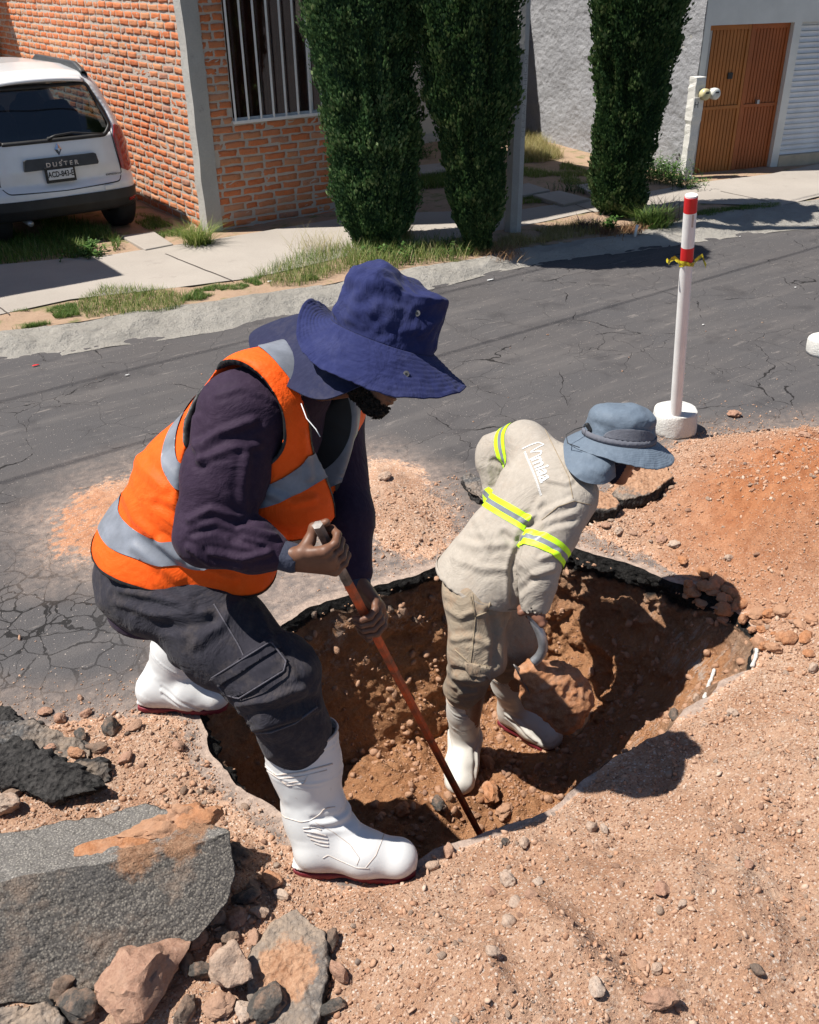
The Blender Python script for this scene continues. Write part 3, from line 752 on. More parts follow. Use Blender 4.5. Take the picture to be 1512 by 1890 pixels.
# the large tilted slab, bottom left
def big_slab():
    # front (large dark) face corners then the back upper edge; thickness runs away from the camera
    front = [(-260, 1690, .16), (0, 1630, .20), (75, 1610, .22), (200, 1590, .245), (330, 1570, .25), (425, 1535, .24), (434, 1600, .20), (425, 1660, .16), (360, 1735, .11), (230, 1790, .06), (120, 1852, .02), (20, 1850, .01), (-260, 1890, 0)]
    a_, b_, c_ = G(0, 1630, .20), G(425, 1535, .24), G(120, 1852, .02); pn = nrm(np.cross(b_ - a_, c_ - a_)); eye = np.array([0, 0, CAMH])
    T = np.array([eye + ray(p[0], p[1]) * (((a_ - eye) @ pn) / (ray(p[0], p[1]) @ pn)) for p in front])
    backN = nrm(np.array([-.30, .62, .10]))
    c = T.mean(0); m = 170
    B = np.vstack([T, T[:1]]); L = np.r_[0, np.cumsum(np.linalg.norm(np.diff(B, axis=0), axis=1))]
    t = np.linspace(0, L[-1], m, endpoint=False); O = np.stack([np.interp(t, L, B[:, j]) for j in range(3)], 1)
    O += nrm_rows(O - c) * (.008 * fbm(O, 16, 4, 4))[:, None]
    u, s_, vt = np.linalg.svd(T - c); nn = vt[2]; nn = nn if nn @ (np.array([0, 0, CAMH]) - c) > 0 else -nn
    rings, at = [], []
    for k in range(70): rings.append(c + (O - c) * (k / 69) ** .85); at.append(np.full(m, .46))
    # the top side: from upper edge back and slightly down to the far edge
    topw = sst(.06, .14, O[:, 2])[:, None]
    far = np.array([-.10, .27, -.05]); low = np.array([-.02, .14, 0])
    for k in range(1, 26):
        f = k / 25; rings.append(O + (far * topw + low * (1 - topw)) * f - (O - c) * .06 * f); at.append(topw[:, 0] * .95)
    E_ = rings[-1]; ce = E_.mean(0) - np.array([0, 0, .05])
    for k in range(1, 10): rings.append(ce + (E_ - ce) * (1 - k / 9)); at.append(np.full(m, 0.0))
    P = np.array(rings).reshape(-1, 3); A = np.array(at).ravel()
    I = np.arange(len(P)).reshape(len(rings), m); J = np.roll(I, -1, 1)
    F = np.stack([I[:-1], J[:-1], J[1:], I[1:]], -1).reshape(-1, 4)
    d = .008 * fbm(P, 6, 3, 2) + .0045 * np.abs(fbm(P, 38, 3, 3)) + .003 * vn(P, 95, 5)
    isf = np.arange(len(P)) < 70 * m
    P2 = P + np.where(isf[:, None], nn[None] * d[:, None], np.array([0, 0, 1.0])[None] * d[:, None] * 1.1)
    q1 = G(250, 1555, .25); q2 = G(360, 1500, .25); q3 = G(330, 1545, .25)
    so_ = np.maximum.reduce([1.05 - np.linalg.norm((P2 - q1) * [1, 1, .8], axis=1) / .12, 1.1 - np.linalg.norm(P2 - q2, axis=1) / .10, 1.05 - np.linalg.norm(P2 - q3, axis=1) / .11])
    o = link_mesh('asphalt_slab', P2, F, MT['tar2'], attr={'top': A, 'soil': np.clip(so_, -.6, 1.2)})
    recalc(o); tag(o, 'huge tilted slab of broken asphalt with orange soil on its top edge, lower left', 'asphalt slab')
    # the lump of orange soil stuck on it
    for j, (px, py, z, r_, sc) in enumerate([(300, 1528, .205, .066, (1.5, .9, .50)), (372, 1508, .205, .054, (1.1, .9, .85)), (225, 1560, .200, .060, (1.7, .9, .32)), (335, 1500, .215, .034, (1, .9, .8))]):
        V, F2 = rock_shape(4, 40 + j, .55, 12); V = V * np.array(sc) * r_
        V += nrm_rows(V) * (.012 * fbm(V, 20, 4, j, .65) + .008 * ridge(V, 30, j))[:, None]
        a = AZ - math.pi / 2 + .25; V = V @ np.array([[math.cos(a), math.sin(a), 0], [-math.sin(a), math.cos(a), 0], [0, 0, 1]])
        ob = link_mesh('soil_lump', V + G(px, py, z) , F2, MT['clod'], parent=o, smooth=False); smooth_by_angle(ob, 45)
def mat_tar2():
    m = M('weathered_asphalt', .9, .25)
    v = m.voro(150); n = m.noise(6, 6, .7); f = m.noise(140, 3, .7)
    face = m.mix(m.ramp_f(v, .0, .6), (.42, .375, .32), (.135, .122, .112))
    face = m.mix(m.ramp_f(m.noise(7, 6, .75), .50, .72), face, (.34, .25, .19)); face = m.mix(m.ramp_f(m.noise(3, 5, .6), .55, .8), face, (.09, .088, .09))
    top = m.mix(m.ramp_f(v, .1, .5), (.56, .515, .455), (.25, .232, .215))
    c = m.mix(m.ramp_f(m.attr('top'), .5, .62), face, top)
    c = m.mix(m.ramp_f(m.attr('top'), .10, .2), (.02, .019, .018), c)
    soil = m.ramp(m.noise(45, 6, .75), [(.3, (.26, .12, .06)), (.7, (.50, .31, .20))])
    e = m.math('ADD', m.attr('soil'), m.math('MULTIPLY', m.math('SUBTRACT', m.noise(26, 6, .7), .5), 1.1))
    c = m.mix(m.ramp_f(e, .42, .62), c, soil)
    m.color(c); m.bump(v, .9, .010); m.bump(m.noise(60, 6, .8), 1.0, .016); m.bump(m.noise(24, 5, .7), .5, .02); return m.m
MT['tar2'] = mat_tar2()
big_slab()
slab('asphalt_slab', [(455, 1775, .05), (500, 1705, .07), (548, 1680, .08), (600, 1722, .08), (603, 1790, .07), (590, 1875, .05), (560, 1930, .04), (500, 1900, .04), (458, 1840, .045)], None, .055,
     'flat grey asphalt slab dusted with orange soil at the bottom centre', 7, soil=soil_blob(530, 1790, .06, .12), rough=.007)
slab('asphalt_slab', [(-60, 1400, .10), (30, 1360, .12), (110, 1408, .115), (175, 1430, .10), (190, 1450, .09), (100, 1480, .06), (30, 1455, .06), (-60, 1440, .07)], None, .05,
     'jet black slab lying on the rubble at the left edge above the big slab', 17, rough=.012, topmask=.0)
slab('asphalt_slab', [(-30, 1345, .06), (30, 1325, .06), (105, 1345, .06), (170, 1370, .05), (160, 1410, .03), (90, 1400, .03), (20, 1385, .04)], None, .05,
     'grey crumbly chunk behind the jet black slab at left', 18, rough=.014, topmask=.6)
slab('asphalt_slab', [(-40, 1310, .05), (10, 1300, .05), (42, 1335, .05), (10, 1360, .03), (-40, 1350, .03)], None, .04,
     'dark asphalt lump at the left frame edge, farthest of the rubble', 19, rough=.012, topmask=.3)
slab('asphalt_slab', [(100, 1425, .06), (150, 1405, .06), (195, 1410, .06), (203, 1440, .04), (160, 1455, .03), (110, 1450, .03)], None, .04,
     'small grey black chunk at the right tip of the jet black slab', 20, rough=.012, topmask=.5)
slab('asphalt_slab', [(-60, 1880, .05), (60, 1850, .06), (110, 1865, .05), (130, 1920, .04), (-60, 1950, .03)], None, .05,
     'grey asphalt piece below the big slab at the bottom left corner', 22, rough=.01, topmask=.9)
slab('asphalt_slab', [(1140, 893, .12), (1175, 862, .135), (1228, 858, .145), (1242, 880, .14), (1205, 908, .12), (1150, 922, .105), (1130, 912, .105)], None, .085,
     'asphalt slab with dusty pink top and black edge, right of the gray hat', 23, soil=soil_blob(1190, 890, .08, .3, 1.0), rough=.007)
slab('asphalt_slab', [(1040, 925, .10), (1080, 900, .11), (1130, 912, .11), (1145, 928, .105), (1135, 938, .10), (1060, 940, .095)], None, .09,
     'asphalt slab with black edge under the bending man\'s chin', 24, soil=soil_blob(1090, 930, .06, .3, 1.0), rough=.007)
slab('asphalt_slab', [(848, 880, .05), (870, 872, .055), (900, 885, .055), (915, 915, .05), (905, 930, .045), (868, 905, .045)], None, .045,
     'small upturned black asphalt piece left of the bending man', 25, soil=soil_blob(905, 895, .05, .06), rough=.009)
slab('asphalt_slab', [(1120, 905, .06), (1150, 880, .08), (1160, 900, .08), (1135, 925, .06)], None, .04,
     'thin dusty shard standing between the two asphalt slabs', 26, soil=soil_blob(1140, 900, .07, .1), rough=.008)
put_rock(265, 1835, .115, 'rock', 301, 'large angular pinkish rock with white specks in front of the big slab', 'rock', name='rock', sub=4, ang=.9, sc=(1, .85, 1.15), rot=.6, sink=.15)
put_rock(430, 1815, .062, 'rock_pale', 302, 'knobbly pinkish white rock beside the dusty grey slab', 'rock', name='rock', sub=4, ang=.8, sc=(.8, .9, 1.3), rot=2.0, sink=.15)
put_rock(440, 1590, .045, 'rock_dark', 303, 'black rounded lump of asphalt at the right corner of the big slab', 'asphalt lump', name='asphalt_lump', sub=4, rot=2.0, sink=.2)
put_rock(1245, 1325, .030, 'rock_dark', 304, 'black asphalt crumb lying within the shadow of the hat', 'asphalt lump', name='asphalt_lump', sub=4, rot=1.0, sink=.3)
put_rock(500, 1860, .050, 'rock_dark', 305, 'black chunk under the lower left edge of the dusty grey slab', 'asphalt lump', name='asphalt_lump', sub=4, rot=.4, sink=.3)
put_rock(1350, 1125, .038, 'rock_dark', 306, 'black crumbling asphalt crumb on the right rim of the hole', 'asphalt lump', name='asphalt_lump', sub=4, rot=-.7, sink=.45, sc=(1.6, .6, .5))
put_rock(330, 1380, .022, 'rock', 307, 'brown stone on the gravel between the boots', 'stone', sub=3)
put_rock(1310, 1150, .018, 'rock', 308, 'brown stone below the black crumb on the rim', 'stone', sub=3)
RB = [(60, 1352, .036, 'rock_dark'), (205, 1350, .034, 'rock_dark'), (178, 1385, .030, 'rock_dark'), (232, 1405, .026, 'rock'), (118, 1468, .035, 'rock'), (20, 1475, .03, 'rock_dark'), (470, 1645, .024, 'rock_dark'),
      (455, 1660, .030, 'rock_dark'), (360, 1705, .034, 'rock'), (480, 1690, .022, 'rock_pale'), (612, 1745, .03, 'rock_dark'), (625, 1800, .028, 'rock'), (618, 1860, .03, 'rock_dark'), (345, 1790, .03, 'rock_dark'), (375, 1800, .034, 'rock_dark'),
      (345, 1875, .036, 'rock_dark'), (520, 1655, .02, 'rock_pale'), (250, 1345, .024, 'rock'), (150, 1362, .028, 'rock_dark'), (30, 1400, .03, 'rock_dark'), (400, 1770, .03, 'rock'), (150, 1870, .05, 'rock_dark'), (120, 1830, .035, 'rock_dark')]
for i, (a, b, r_, k_) in enumerate(RB):
    put_rock(a, b, r_, k_, 400 + i, 'angular broken lump among the asphalt rubble at lower left', 'rubble', 'rubble around the big slab', 'rubble_piece', sub=3, ang=.95, rot=i * 1.3, sink=.25, sc=(1.15, .85, 1.0))
for i in range(46):
    t_ = random.random(); a = 1240 + 272 * t_ + random.uniform(-20, 20); b = 1030 + 90 * random.random() ** .7 + 40 * t_ * random.random()
    put_rock(a, b, random.uniform(.012, .034) * (1 if random.random() > .3 else 1.2), 'clod', 500 + i, 'orange brown clod among many rolled down to the foot of the pile', 'clod', 'clods at the foot of the pile', 'soil_clod', sub=3, ang=.5, rot=i * 1.3, sink=.4)
for i in range(22):
    t_ = i / 21; P_ = RIMR[int((.08 + .22 * t_) * NR) % NR]; q = PC + (P_[:2] - PC) * random.uniform(.90, .97)
    V_, F_ = rock_shape(3, 600 + i, .9, 10); r_ = random.uniform(.010, .026)
    o_ = link_mesh('asphalt_crumb', V_ * r_, F_, MT['rock_dark'], smooth=False); smooth_by_angle(o_, 40); o_.location = (q[0], q[1], pitz(q[0], q[1]) + r_ * .2); o_.rotation_euler = (i, i * 2, i * 3)
    tag(o_, 'black asphalt crumb among many stuck below the broken rim at the back of the hole', 'asphalt crumb', 'asphalt crumbs under the rim')
# two strips of grey hardened plaster on the rim
for (pts, lab, nm) in (([(1318, 1238), (1310, 1262), (1300, 1290)], 'thin grey mortar strip on the dirt slope right of the hole', 'mortar_strip'), ([(1392, 1185), (1398, 1205), (1388, 1232)], 'thin white mortar strip below the black asphalt crumb', 'mortar_strip')):
    mb = MB(); P = np.array([hit(*p) for p in pts]); P[:, 2] += .004
    PP = np.stack([np.interp(np.linspace(0, 2, 24), [0, 1, 2], P[:, j]) for j in range(3)], 1) + .004 * np.stack([fbm(np.c_[np.arange(24) * .3, np.zeros((24, 2)) + k], 1, 2, k) for k in range(3)], 1)
    mb.tube(PP, .007 + .003 * fbm(np.c_[np.arange(24) * .35, np.zeros((24, 2))], 1, 3, 5), 7); tag(mb.build(nm, MT['white_chalk'], smooth=True), lab, 'mortar')

def mat_yard():
    m = M('yard_soil', .95, .15); n = m.noise(3, 7, .7); f = m.noise(45, 5, .75)
    c = m.mix(n, (.26, .16, .10), (.44, .31, .22)); c = m.mix(.45, c, m.mix(f, (.18, .11, .07), (.50, .38, .28)))
    c = m.mix(m.ramp_f(m.noise(5, 6, .7), .52, .66), c, (.14, .15, .06)); m.color(c); m.bump(f, .7, .015); return m.m
MT['yard'] = mat_yard()
MT['black_dirt'] = simple('joint_dirt', (.10, .085, .075), .95, .1, .3, 30, 80, .5, .005)
# ================================================================== KERB, SIDEWALK, YARD
def interp_px(pts, n):
    P = np.array(pts, float); d = np.r_[0, np.cumsum(np.linalg.norm(np.diff(P, axis=0), axis=1))]
    t = np.linspace(0, d[-1], n); return np.stack([np.interp(t, d, P[:, j]) for j in range(2)], 1)
def by_x(pts, xs):
    P = np.array(pts, float); return np.stack([xs, np.interp(xs, P[:, 0], P[:, 1])], 1)
KL = [(-400, 716), (-150, 686), (0, 663), (60, 660), (110, 657), (200, 641), (320, 625), (463, 602), (560, 583), (700, 556), (860, 519), (920, 502), (1000, 488), (1150, 467), (1290, 447), (1400, 432), (1512, 420), (1800, 392)]
KU = [(-400, 662), (-150, 635), (0, 612), (153, 590), (260, 572), (384, 556), (550, 531), (680, 508), (802, 487), (879, 476), (965, 456), (1047, 444), (1124, 436), (1180, 425), (1240, 411), (1290, 397), (1350, 388), (1440, 378), (1512, 366), (1800, 335)]
def strip(name, lo, hi, zl, zh, mat, n=240, m=12, prof=None, rough=0.0, xr=None, seed=1, rf=9):
    xs = np.linspace(xr[0], xr[1], n) if xr else np.linspace(lo[0][0], lo[-1][0], n)
    A = by_x(lo, xs); B = by_x(hi, xs); R = []
    a = np.array([G(*p, zl) for p in A]); b = np.array([G(*p, zh) for p in B])
    for k in range(m):
        t = k / (m - 1); q = a + (b - a) * t
        q[:, 2] = (zl + (zh - zl) * (t if prof is None else prof(t)))
        R.append(q)
    P = np.array(R)
    if rough:
        P[:, :, 2] += rough * fbm(P, rf, 4, seed) * (np.sin(np.linspace(.15, math.pi - .15, m)) ** .5)[:, None]
    mb = MB(); mb.grid(P); return mb.build(name, mat, smooth=True)
kerb = struct(strip('kerb', KL, KU, .001, .062, MT['kerb'], 700, 40, lambda t: sst(.12, .62, t) ** .8 - .05 * t, .022, seed=3, rf=6))
WL = [(-400, 655), (-150, 612), (0, 580), (130, 552), (330, 530), (470, 512), (560, 492), (640, 472), (800, 447), (960, 418), (1090, 390), (1200, 396), (1290, 375), (1440, 380), (1512, 362), (1800, 330)]
WU = [(-400, 520), (-150, 500), (0, 488), (210, 469), (300, 455), (385, 443), (620, 404), (757, 392), (965, 386), (1090, 367), (1200, 353), (1280, 338), (1420, 321), (1512, 302), (1800, 262)]
walk = struct(strip('sidewalk', WL, WU, .066, .068, MT['walk'], 400, 12, None, .004, seed=9, rf=3))
verge_lo = [(a, b + 3) for a, b in KU]
struct(strip('verge_soil', verge_lo, [(a, b - 4) for a, b in WL], .054, .060, MT['yard'], 300, 14, None, .010, seed=19, rf=8))
# the yard ground behind
ya, yb = axis_lines(0, 12, .09, -60, 60), axis_lines(6.2, 12, .09, 5.9, 70)
YX, YY_ = np.meshgrid(ya, yb, indexing='ij')
kl = np.array([G(*p, .05)[:2] for p in WL])
edge = np.interp(YX, kl[:, 0], kl[:, 1]) + .25
YZ = np.where(YY_ > edge, .052 + .016 * fbm(V2(YX, YY_), 1.8, 4, 6), -.12)
mb = MB(); mb.grid(np.stack([YX, YY_, YZ], -1)); struct(recalc(mb.build('yard_soil', MT['yard'], smooth=True)))
def flat_slab(name, pts, z0, th, mat, label, cat='paving slab', bv=.008):
    T = np.array([G(a, b, z0 + th) for a, b in pts]); n = len(T); Bm = T.copy(); Bm[:, 2] = z0
    o = link_mesh(name, np.vstack([T, Bm]), [list(range(n)), list(range(2 * n - 1, n - 1, -1))] + [[i, n + i, n + (i + 1) % n, (i + 1) % n] for i in range(n)], mat, smooth=False)
    recalc(o); bevel(o, bv); return tag(o, label, cat)
flat_slab('paving_slab', [(222, 434), (285, 427), (320, 450), (268, 460)], .045, .035, MT['walk'], 'square concrete slab on the bare soil between the car wheel and the brick wall')
flat_slab('paving_slab', [(965, 339), (976, 337), (1016, 350), (965, 360), (940, 350)], .05, .045, MT['walk'], 'pale paving slab right behind the concrete pole')
flat_slab('paving_slab', [(984, 359), (1033, 351), (1090, 366), (1040, 377)], .05, .045, MT['walk'], 'pale paving slab between the concrete pole and the right cypress')
flat_slab('paving_slab', [(1064, 341), (1100, 336), (1125, 352), (1092, 357)], .05, .045, MT['walk'], 'pale paving slab partly behind the right cypress')
flat_slab('paving_slab', [(770, 305), (815, 300), (830, 315), (775, 320)], .05, .045, MT['walk'], 'pale paving slab seen between the two left cypresses')
# joints in the sidewalk: real narrow gaps darkened by dirt
for (p, q) in (((305, 468), (430, 518)), ((-5, 565), (18, 580)), ((1060, 376), (1100, 392)), ((1330, 352), (1420, 372))):
    a, b = G(*p, .071), G(*q, .071); d = nrm(b - a); s_ = np.cross(d, [0, 0, 1]) * .005
    t = np.linspace(0, 1, 20)[:, None]; c = a + (b - a) * t + s_ * (fbm(a + (b - a) * t, 9, 2, 4))[:, None]
    mb = MB(); mb.grid(np.stack([c - s_, c + s_])); struct(mb.build('sidewalk_joint', MT['black_dirt']))

# ================================================================== BRICK HOUSE
def mat_brick():
    m = M('red_brick', .9, .2)
    r = m.attr('rnd')
    c = m.ramp(r, [(0, (.45, .11, .038)), (.3, (.60, .165, .055)), (.5, (.54, .18, .08)), (.68, (.46, .19, .09)), (.82, (.55, .26, .13)), (.92, (.50, .27, .17)), (.98, (.27, .15, .12))])
    n = m.noise(26, 6, .7)
    c = m.mix(m.ramp_f(n, .35, .75), c, (.50, .21, .11)); c = m.mix(m.ramp_f(m.noise(70, 4, .7), .60, .74), c, (.16, .05, .03))
    c = m.mix(m.ramp_f(m.noise(4, 6, .75), .60, .80), c, (.52, .40, .32))
    m.color(c); m.bump(n, .5, .008); m.bump(m.noise(150, 4, .7), .5, .003); return m.m
MT['brick'] = mat_brick()
MT['mortar'] = mat_concrete('mortar', (.39, .34, .295), (.53, .47, .41), (.25, .20, .16), 8, .7, .008, 120)
def brick_wall(name, A, B, z0, z1, parent, out, holes=(), seed=0, course=.066, bl=.20):
    """bricks laid one by one between two ground points; one mesh for the bricks, one for the mortar behind"""
    A = np.array(A, float); B = np.array(B, float); L = np.linalg.norm(B - A); d = (B - A) / L; out = np.array(out, float)
    r = np.random.default_rng(seed); Vs, Fs, As = [], [], []; n = 0
    # brick template: rounded box 6x2x3 grid front
    nu, nv = 7, 6
    row = 0; z = z0
    while z < z1:
        h = course - .0080; x = -(r.uniform(0, 1) * .2) if row % 2 else -r.uniform(.08, .12)
        while x < L:
            ln = bl * r.uniform(.86, 1.08) * (1 if r.random() > .08 else .55); a = max(0, x); b = min(L, x + ln)
            x += ln + .014 * r.uniform(.7, 1.5)
            if b - a < .025: continue
            if any(a < h1 - .005 and b > h0 + .005 and z + h > hz0 and z < hz1 for h0, h1, hz0, hz1 in holes):
                for h0, h1, hz0, hz1 in holes:
                    if z + h > hz0 and z < hz1:
                        if a < h0 < b: b = h0 - .004
                        elif a < h1 < b: a = h1 + .004
                        elif a >= h0 and b <= h1: a = b
                if b - a < .03: continue
            zc = z + r.normal() * .0015; tl = r.normal() * .004
            u = np.array([0, .035, .25, .5, .75, .965, 1]); v = np.array([0, .10, .35, .65, .90, 1]); U, W = np.meshgrid(u, v, indexing='ij')
            px = a + (b - a) * U; pz = zc + h * r.uniform(.92, 1.02) * W + tl * (U - .5)
            e = np.minimum(np.minimum(U, 1 - U) * (b - a), np.minimum(W, 1 - W) * h)
            dep = .0045 + r.normal() * .0015
            pr = np.where(e < 1e-6, -.012, dep - .003 * np.exp(-e / .006)) + .0022 * r.normal(size=U.shape)
            jx = .0028 * r.normal(size=U.shape); jz = .0022 * r.normal(size=U.shape)
            P = A[None, None] + d * (px + jx)[..., None] + out * pr[..., None]; P[..., 2] += pz + jz - A[2]
            I = np.arange(nu * nv).reshape(nu, nv) + n
            Vs.append(P.reshape(-1, 3)); Fs.append(np.stack([I[:-1, :-1], I[1:, :-1], I[1:, 1:], I[:-1, 1:]], -1).reshape(-1, 4)); n += nu * nv
            As.append(np.full(nu * nv, r.random()))
        z += course; row += 1
    o = link_mesh(name, np.concatenate(Vs), np.concatenate(Fs), MT['brick'], parent, True, {'rnd': np.concatenate(As)})
    return o
def wall_sheet(mb, A, B, z0, z1, th, out, hole=None):
    """wall body behind a face: boxes around a hole"""
    A = np.array(A, float); B = np.array(B, float); L = np.linalg.norm(B - A); d = (B - A) / L; out = np.array(out, float)
    R = np.stack([d, -out, [0, 0, 1]], 1); o = np.array([A[0], A[1], 0])
    if hole is None: mb.box((0, 0, z0), (L, th, z1), R, o); return
    h0, h1, a, b = hole
    mb.box((0, 0, z0), (h0, th, z1), R, o); mb.box((h1, 0, z0), (L, th, z1), R, o)
    mb.box((h0, 0, z0), (h1, th, a), R, o); mb.box((h0, 0, b), (h1, th, z1), R, o)
HX, HY = 3.50, 7.985
def brick_house():
    t = thing('brick_house', 'red brick house with a grey concrete corner pillar and barred window', 'house', (HX, HY, 0))
    ZT = 5.0
    wx0, wx1, wz0, wz1 = .345, 1.62, .935, 2.05
    mb = MB(); wall_sheet(mb, (HX + .10, HY, 0), (5.75, HY, 0), 0, ZT, .16, (0, -1, 0), (wx0 - .10, wx1 - .10, wz0, wz1))
    wall_sheet(mb, (HX, 14.5, 0), (HX, HY + .10, 0), 0, ZT, .16, (-1, 0, 0))
    mb.box((HX + .15, 14.3, 0), (5.75, 14.5, ZT)); mb.box((5.60, HY + .16, 0), (5.75, 14.3, ZT))
    mb.build('mortar_wall', MT['mortar'], t)
    brick_wall('brick_wall', (HX + .135, HY, 0), (5.75, HY, 0), .0, 3.0, t, (0, -1, 0), [(wx0 - .135, wx1 - .135, wz0, wz1)], 3)
    brick_wall('brick_wall', (HX, 14.5, 0), (HX, HY + .10, 0), .0, 3.0, t, (-1, 0, 0), (), 5)
    # concrete corner pillar, rough cast
    zz = np.linspace(-.02, ZT, 60); ring = []
    prof = np.array([(-.018, .12), (-.018, .05), (-.016, -.016), (.05, -.018), (.13, -.016), (.134, .02), (.12, .12)])
    for z in zz:
        q = np.c_[HX + prof[:, 0], HY + prof[:, 1], np.full(len(prof), z)]
        q[:, :2] += .006 * np.stack([fbm(q, 5, 4, 2), fbm(q, 5, 4, 8)], 1); ring.append(q)
    mb = MB(); mb.grid(ring, closed=True); smooth_by_angle(mb.build('pillar', MT['conc'], t), 30)
    mb = MB(); mb.box((HX - .25, HY - .06, ZT), (5.9, 14.6, ZT + .12)); mb.build('roof', MT['conc'], t)
    # window: frame, bars, panes, curtains
    X0, X1 = HX + wx0, HX + wx1
    f = MB(); s_ = .022
    for a, b in (((X0, wz0), (X1, wz0 + .026)), ((X0, wz1 - .026), (X1, wz1)), ((X0, wz0 + .026), (X0 + .022, wz1 - .026)), ((X1 - .022, wz0 + .026), (X1, wz1 - .026)), ((X0 + .80, wz0 + .026), (X0 + .835, wz1 - .026))):
        f.box((a[0], HY + .05, a[1]), (b[0], HY + .085, b[1]))
    wd = f.build('window', MT['white_paint'], t); bevel(wd, .003)
    g = MB(); y = HY - .02
    g.box((X0 - .01, y - .009, wz0 - .012), (X1 + .01, y + .009, wz0 + .014)); g.box((X0 - .01, y - .009, wz1 - .012), (X1 + .01, y + .009, wz1 + .014))
    for k in range(11):
        xx = X0 + .015 + k * (X1 - X0 - .03) / 10; g.box((xx - .008, y - .007, wz0 + .014), (xx + .008, y + .007, wz1 - .012))
    for xx in (X0 + .002, X1 - .002): g.box((xx - .008, y + .009, wz0 + .0), (xx + .008, HY + .05, wz0 + .014))
    gb = g.build('window_bars', MT['white_paint'], wd); bevel(gb, .002)
    p = MB(); p.box((X0 + .02, HY + .064, wz0 + .02), (X0 + .80, HY + .069, wz1 - .02)); p.box((X0 + .835, HY + .064, wz0 + .02), (X1 - .02, HY + .069, wz1 - .02))
    p.build('pane', MT['glass'], wd)
    xs = np.linspace(X0 - .05, X1 + .05, 260); zs = np.linspace(wz0 - .1, wz1 + .1, 24); Xc, Zc = np.meshgrid(xs, zs, indexing='ij')
    Yc = HY + .15 + .022 * np.sin(Xc * 41 + 1.3 * np.sin(Xc * 9) + .3 * np.sin(Zc * 3)) + .008 * np.sin(Xc * 97)
    c = MB(); c.grid(np.stack([Xc, Yc, Zc], -1)); c.build('curtain', MT['curtain'], wd, smooth=True)
MT['black_dirt'] = simple('joint_dirt', (.10, .085, .075), .95, .1, .3, 30, 80, .5, .005)
MT['curtain'] = simple('brown_curtain', (.30, .14, .11), .95, .1, .25, 3, 200, .2, .002)
def mat_glass(name, tint=(.55, .6, .62), rough=.03, alpha=.25):
    m = bpy.data.materials.new(name); m.use_nodes = True; nt = m.node_tree; nt.nodes.clear()
    o = nt.nodes.new('ShaderNodeOutputMaterial'); mx = nt.nodes.new('ShaderNodeMixShader'); tr = nt.nodes.new('ShaderNodeBsdfTransparent'); gl = nt.nodes.new('ShaderNodeBsdfGlossy'); fr = nt.nodes.new('ShaderNodeFresnel')
    fr.inputs[0].default_value = 1.5; tr.inputs[0].default_value = (*tint, 1); gl.inputs['Roughness'].default_value = rough
    ma = nt.nodes.new('ShaderNodeMath'); ma.operation = 'MULTIPLY_ADD'; ma.inputs[1].default_value = 1.3; ma.inputs[2].default_value = .03; nt.links.new(fr.outputs[0], ma.inputs[0])
    nt.links.new(ma.outputs[0], mx.inputs[0]); nt.links.new(tr.outputs[0], mx.inputs[1]); nt.links.new(gl.outputs[0], mx.inputs[2]); nt.links.new(mx.outputs[0], o.inputs[0]); return m
MT['glass'] = mat_glass('window_glass', (.75, .72, .72)); MT['carglass'] = mat_glass('car_glass', (.40, .46, .47), .02)
MT['interior'] = simple('dark_interior', (.022, .022, .025), .8, .2, .2, 8)
brick_house()

# cream house at the back of the empty lot
def cream_house():
    t = thing('cream_house', 'cream plastered house set back behind the two left cypresses', 'house', (5.8, 10.75, 0))
    mb = MB(); wall_sheet(mb, (5.76, 10.75, 0), (9.9, 10.75, 0), 0, 2.8, .18, (0, -1, 0), (2.7, 3.5, .9, 1.9)); mb.box((5.76, 10.93, 0), (5.9, 15, 2.8)); mb.box((9.8, 10.93, 0), (9.9, 15, 2.8)); mb.build('wall', MT['cream'], t)
    mb = MB(); mb.box((5.7, 10.6, 2.8), (10, 15, 2.92)); mb.build('roof', MT['conc'], t)
    mb = MB(); mb.box((5.78, 10.60, .0), (9.2, 10.749, .14)); mb.build('step', MT['conc'], t)
    w_ = MB()
    for a, b, c, d in ((2.7, 3.5, .9, .94), (2.7, 3.5, 1.86, 1.9), (2.7, 2.74, .94, 1.86), (3.46, 3.5, .94, 1.86)): w_.box((5.76 + a, 10.80, c), (5.76 + b, 10.84, d))
    w_ = w_.build('window', MT['white_paint'], t)
    p = MB(); p.box((5.76 + 2.72, 10.815, .92), (5.76 + 3.48, 10.822, 1.88)); p.build('pane', MT['glass'], w_)
    p = MB(); p.box((5.76 + 2.6, 10.99, .8), (5.76 + 3.6, 11.0, 2.0)); p.build('curtain', MT['curtain'], w_)
cream_house()

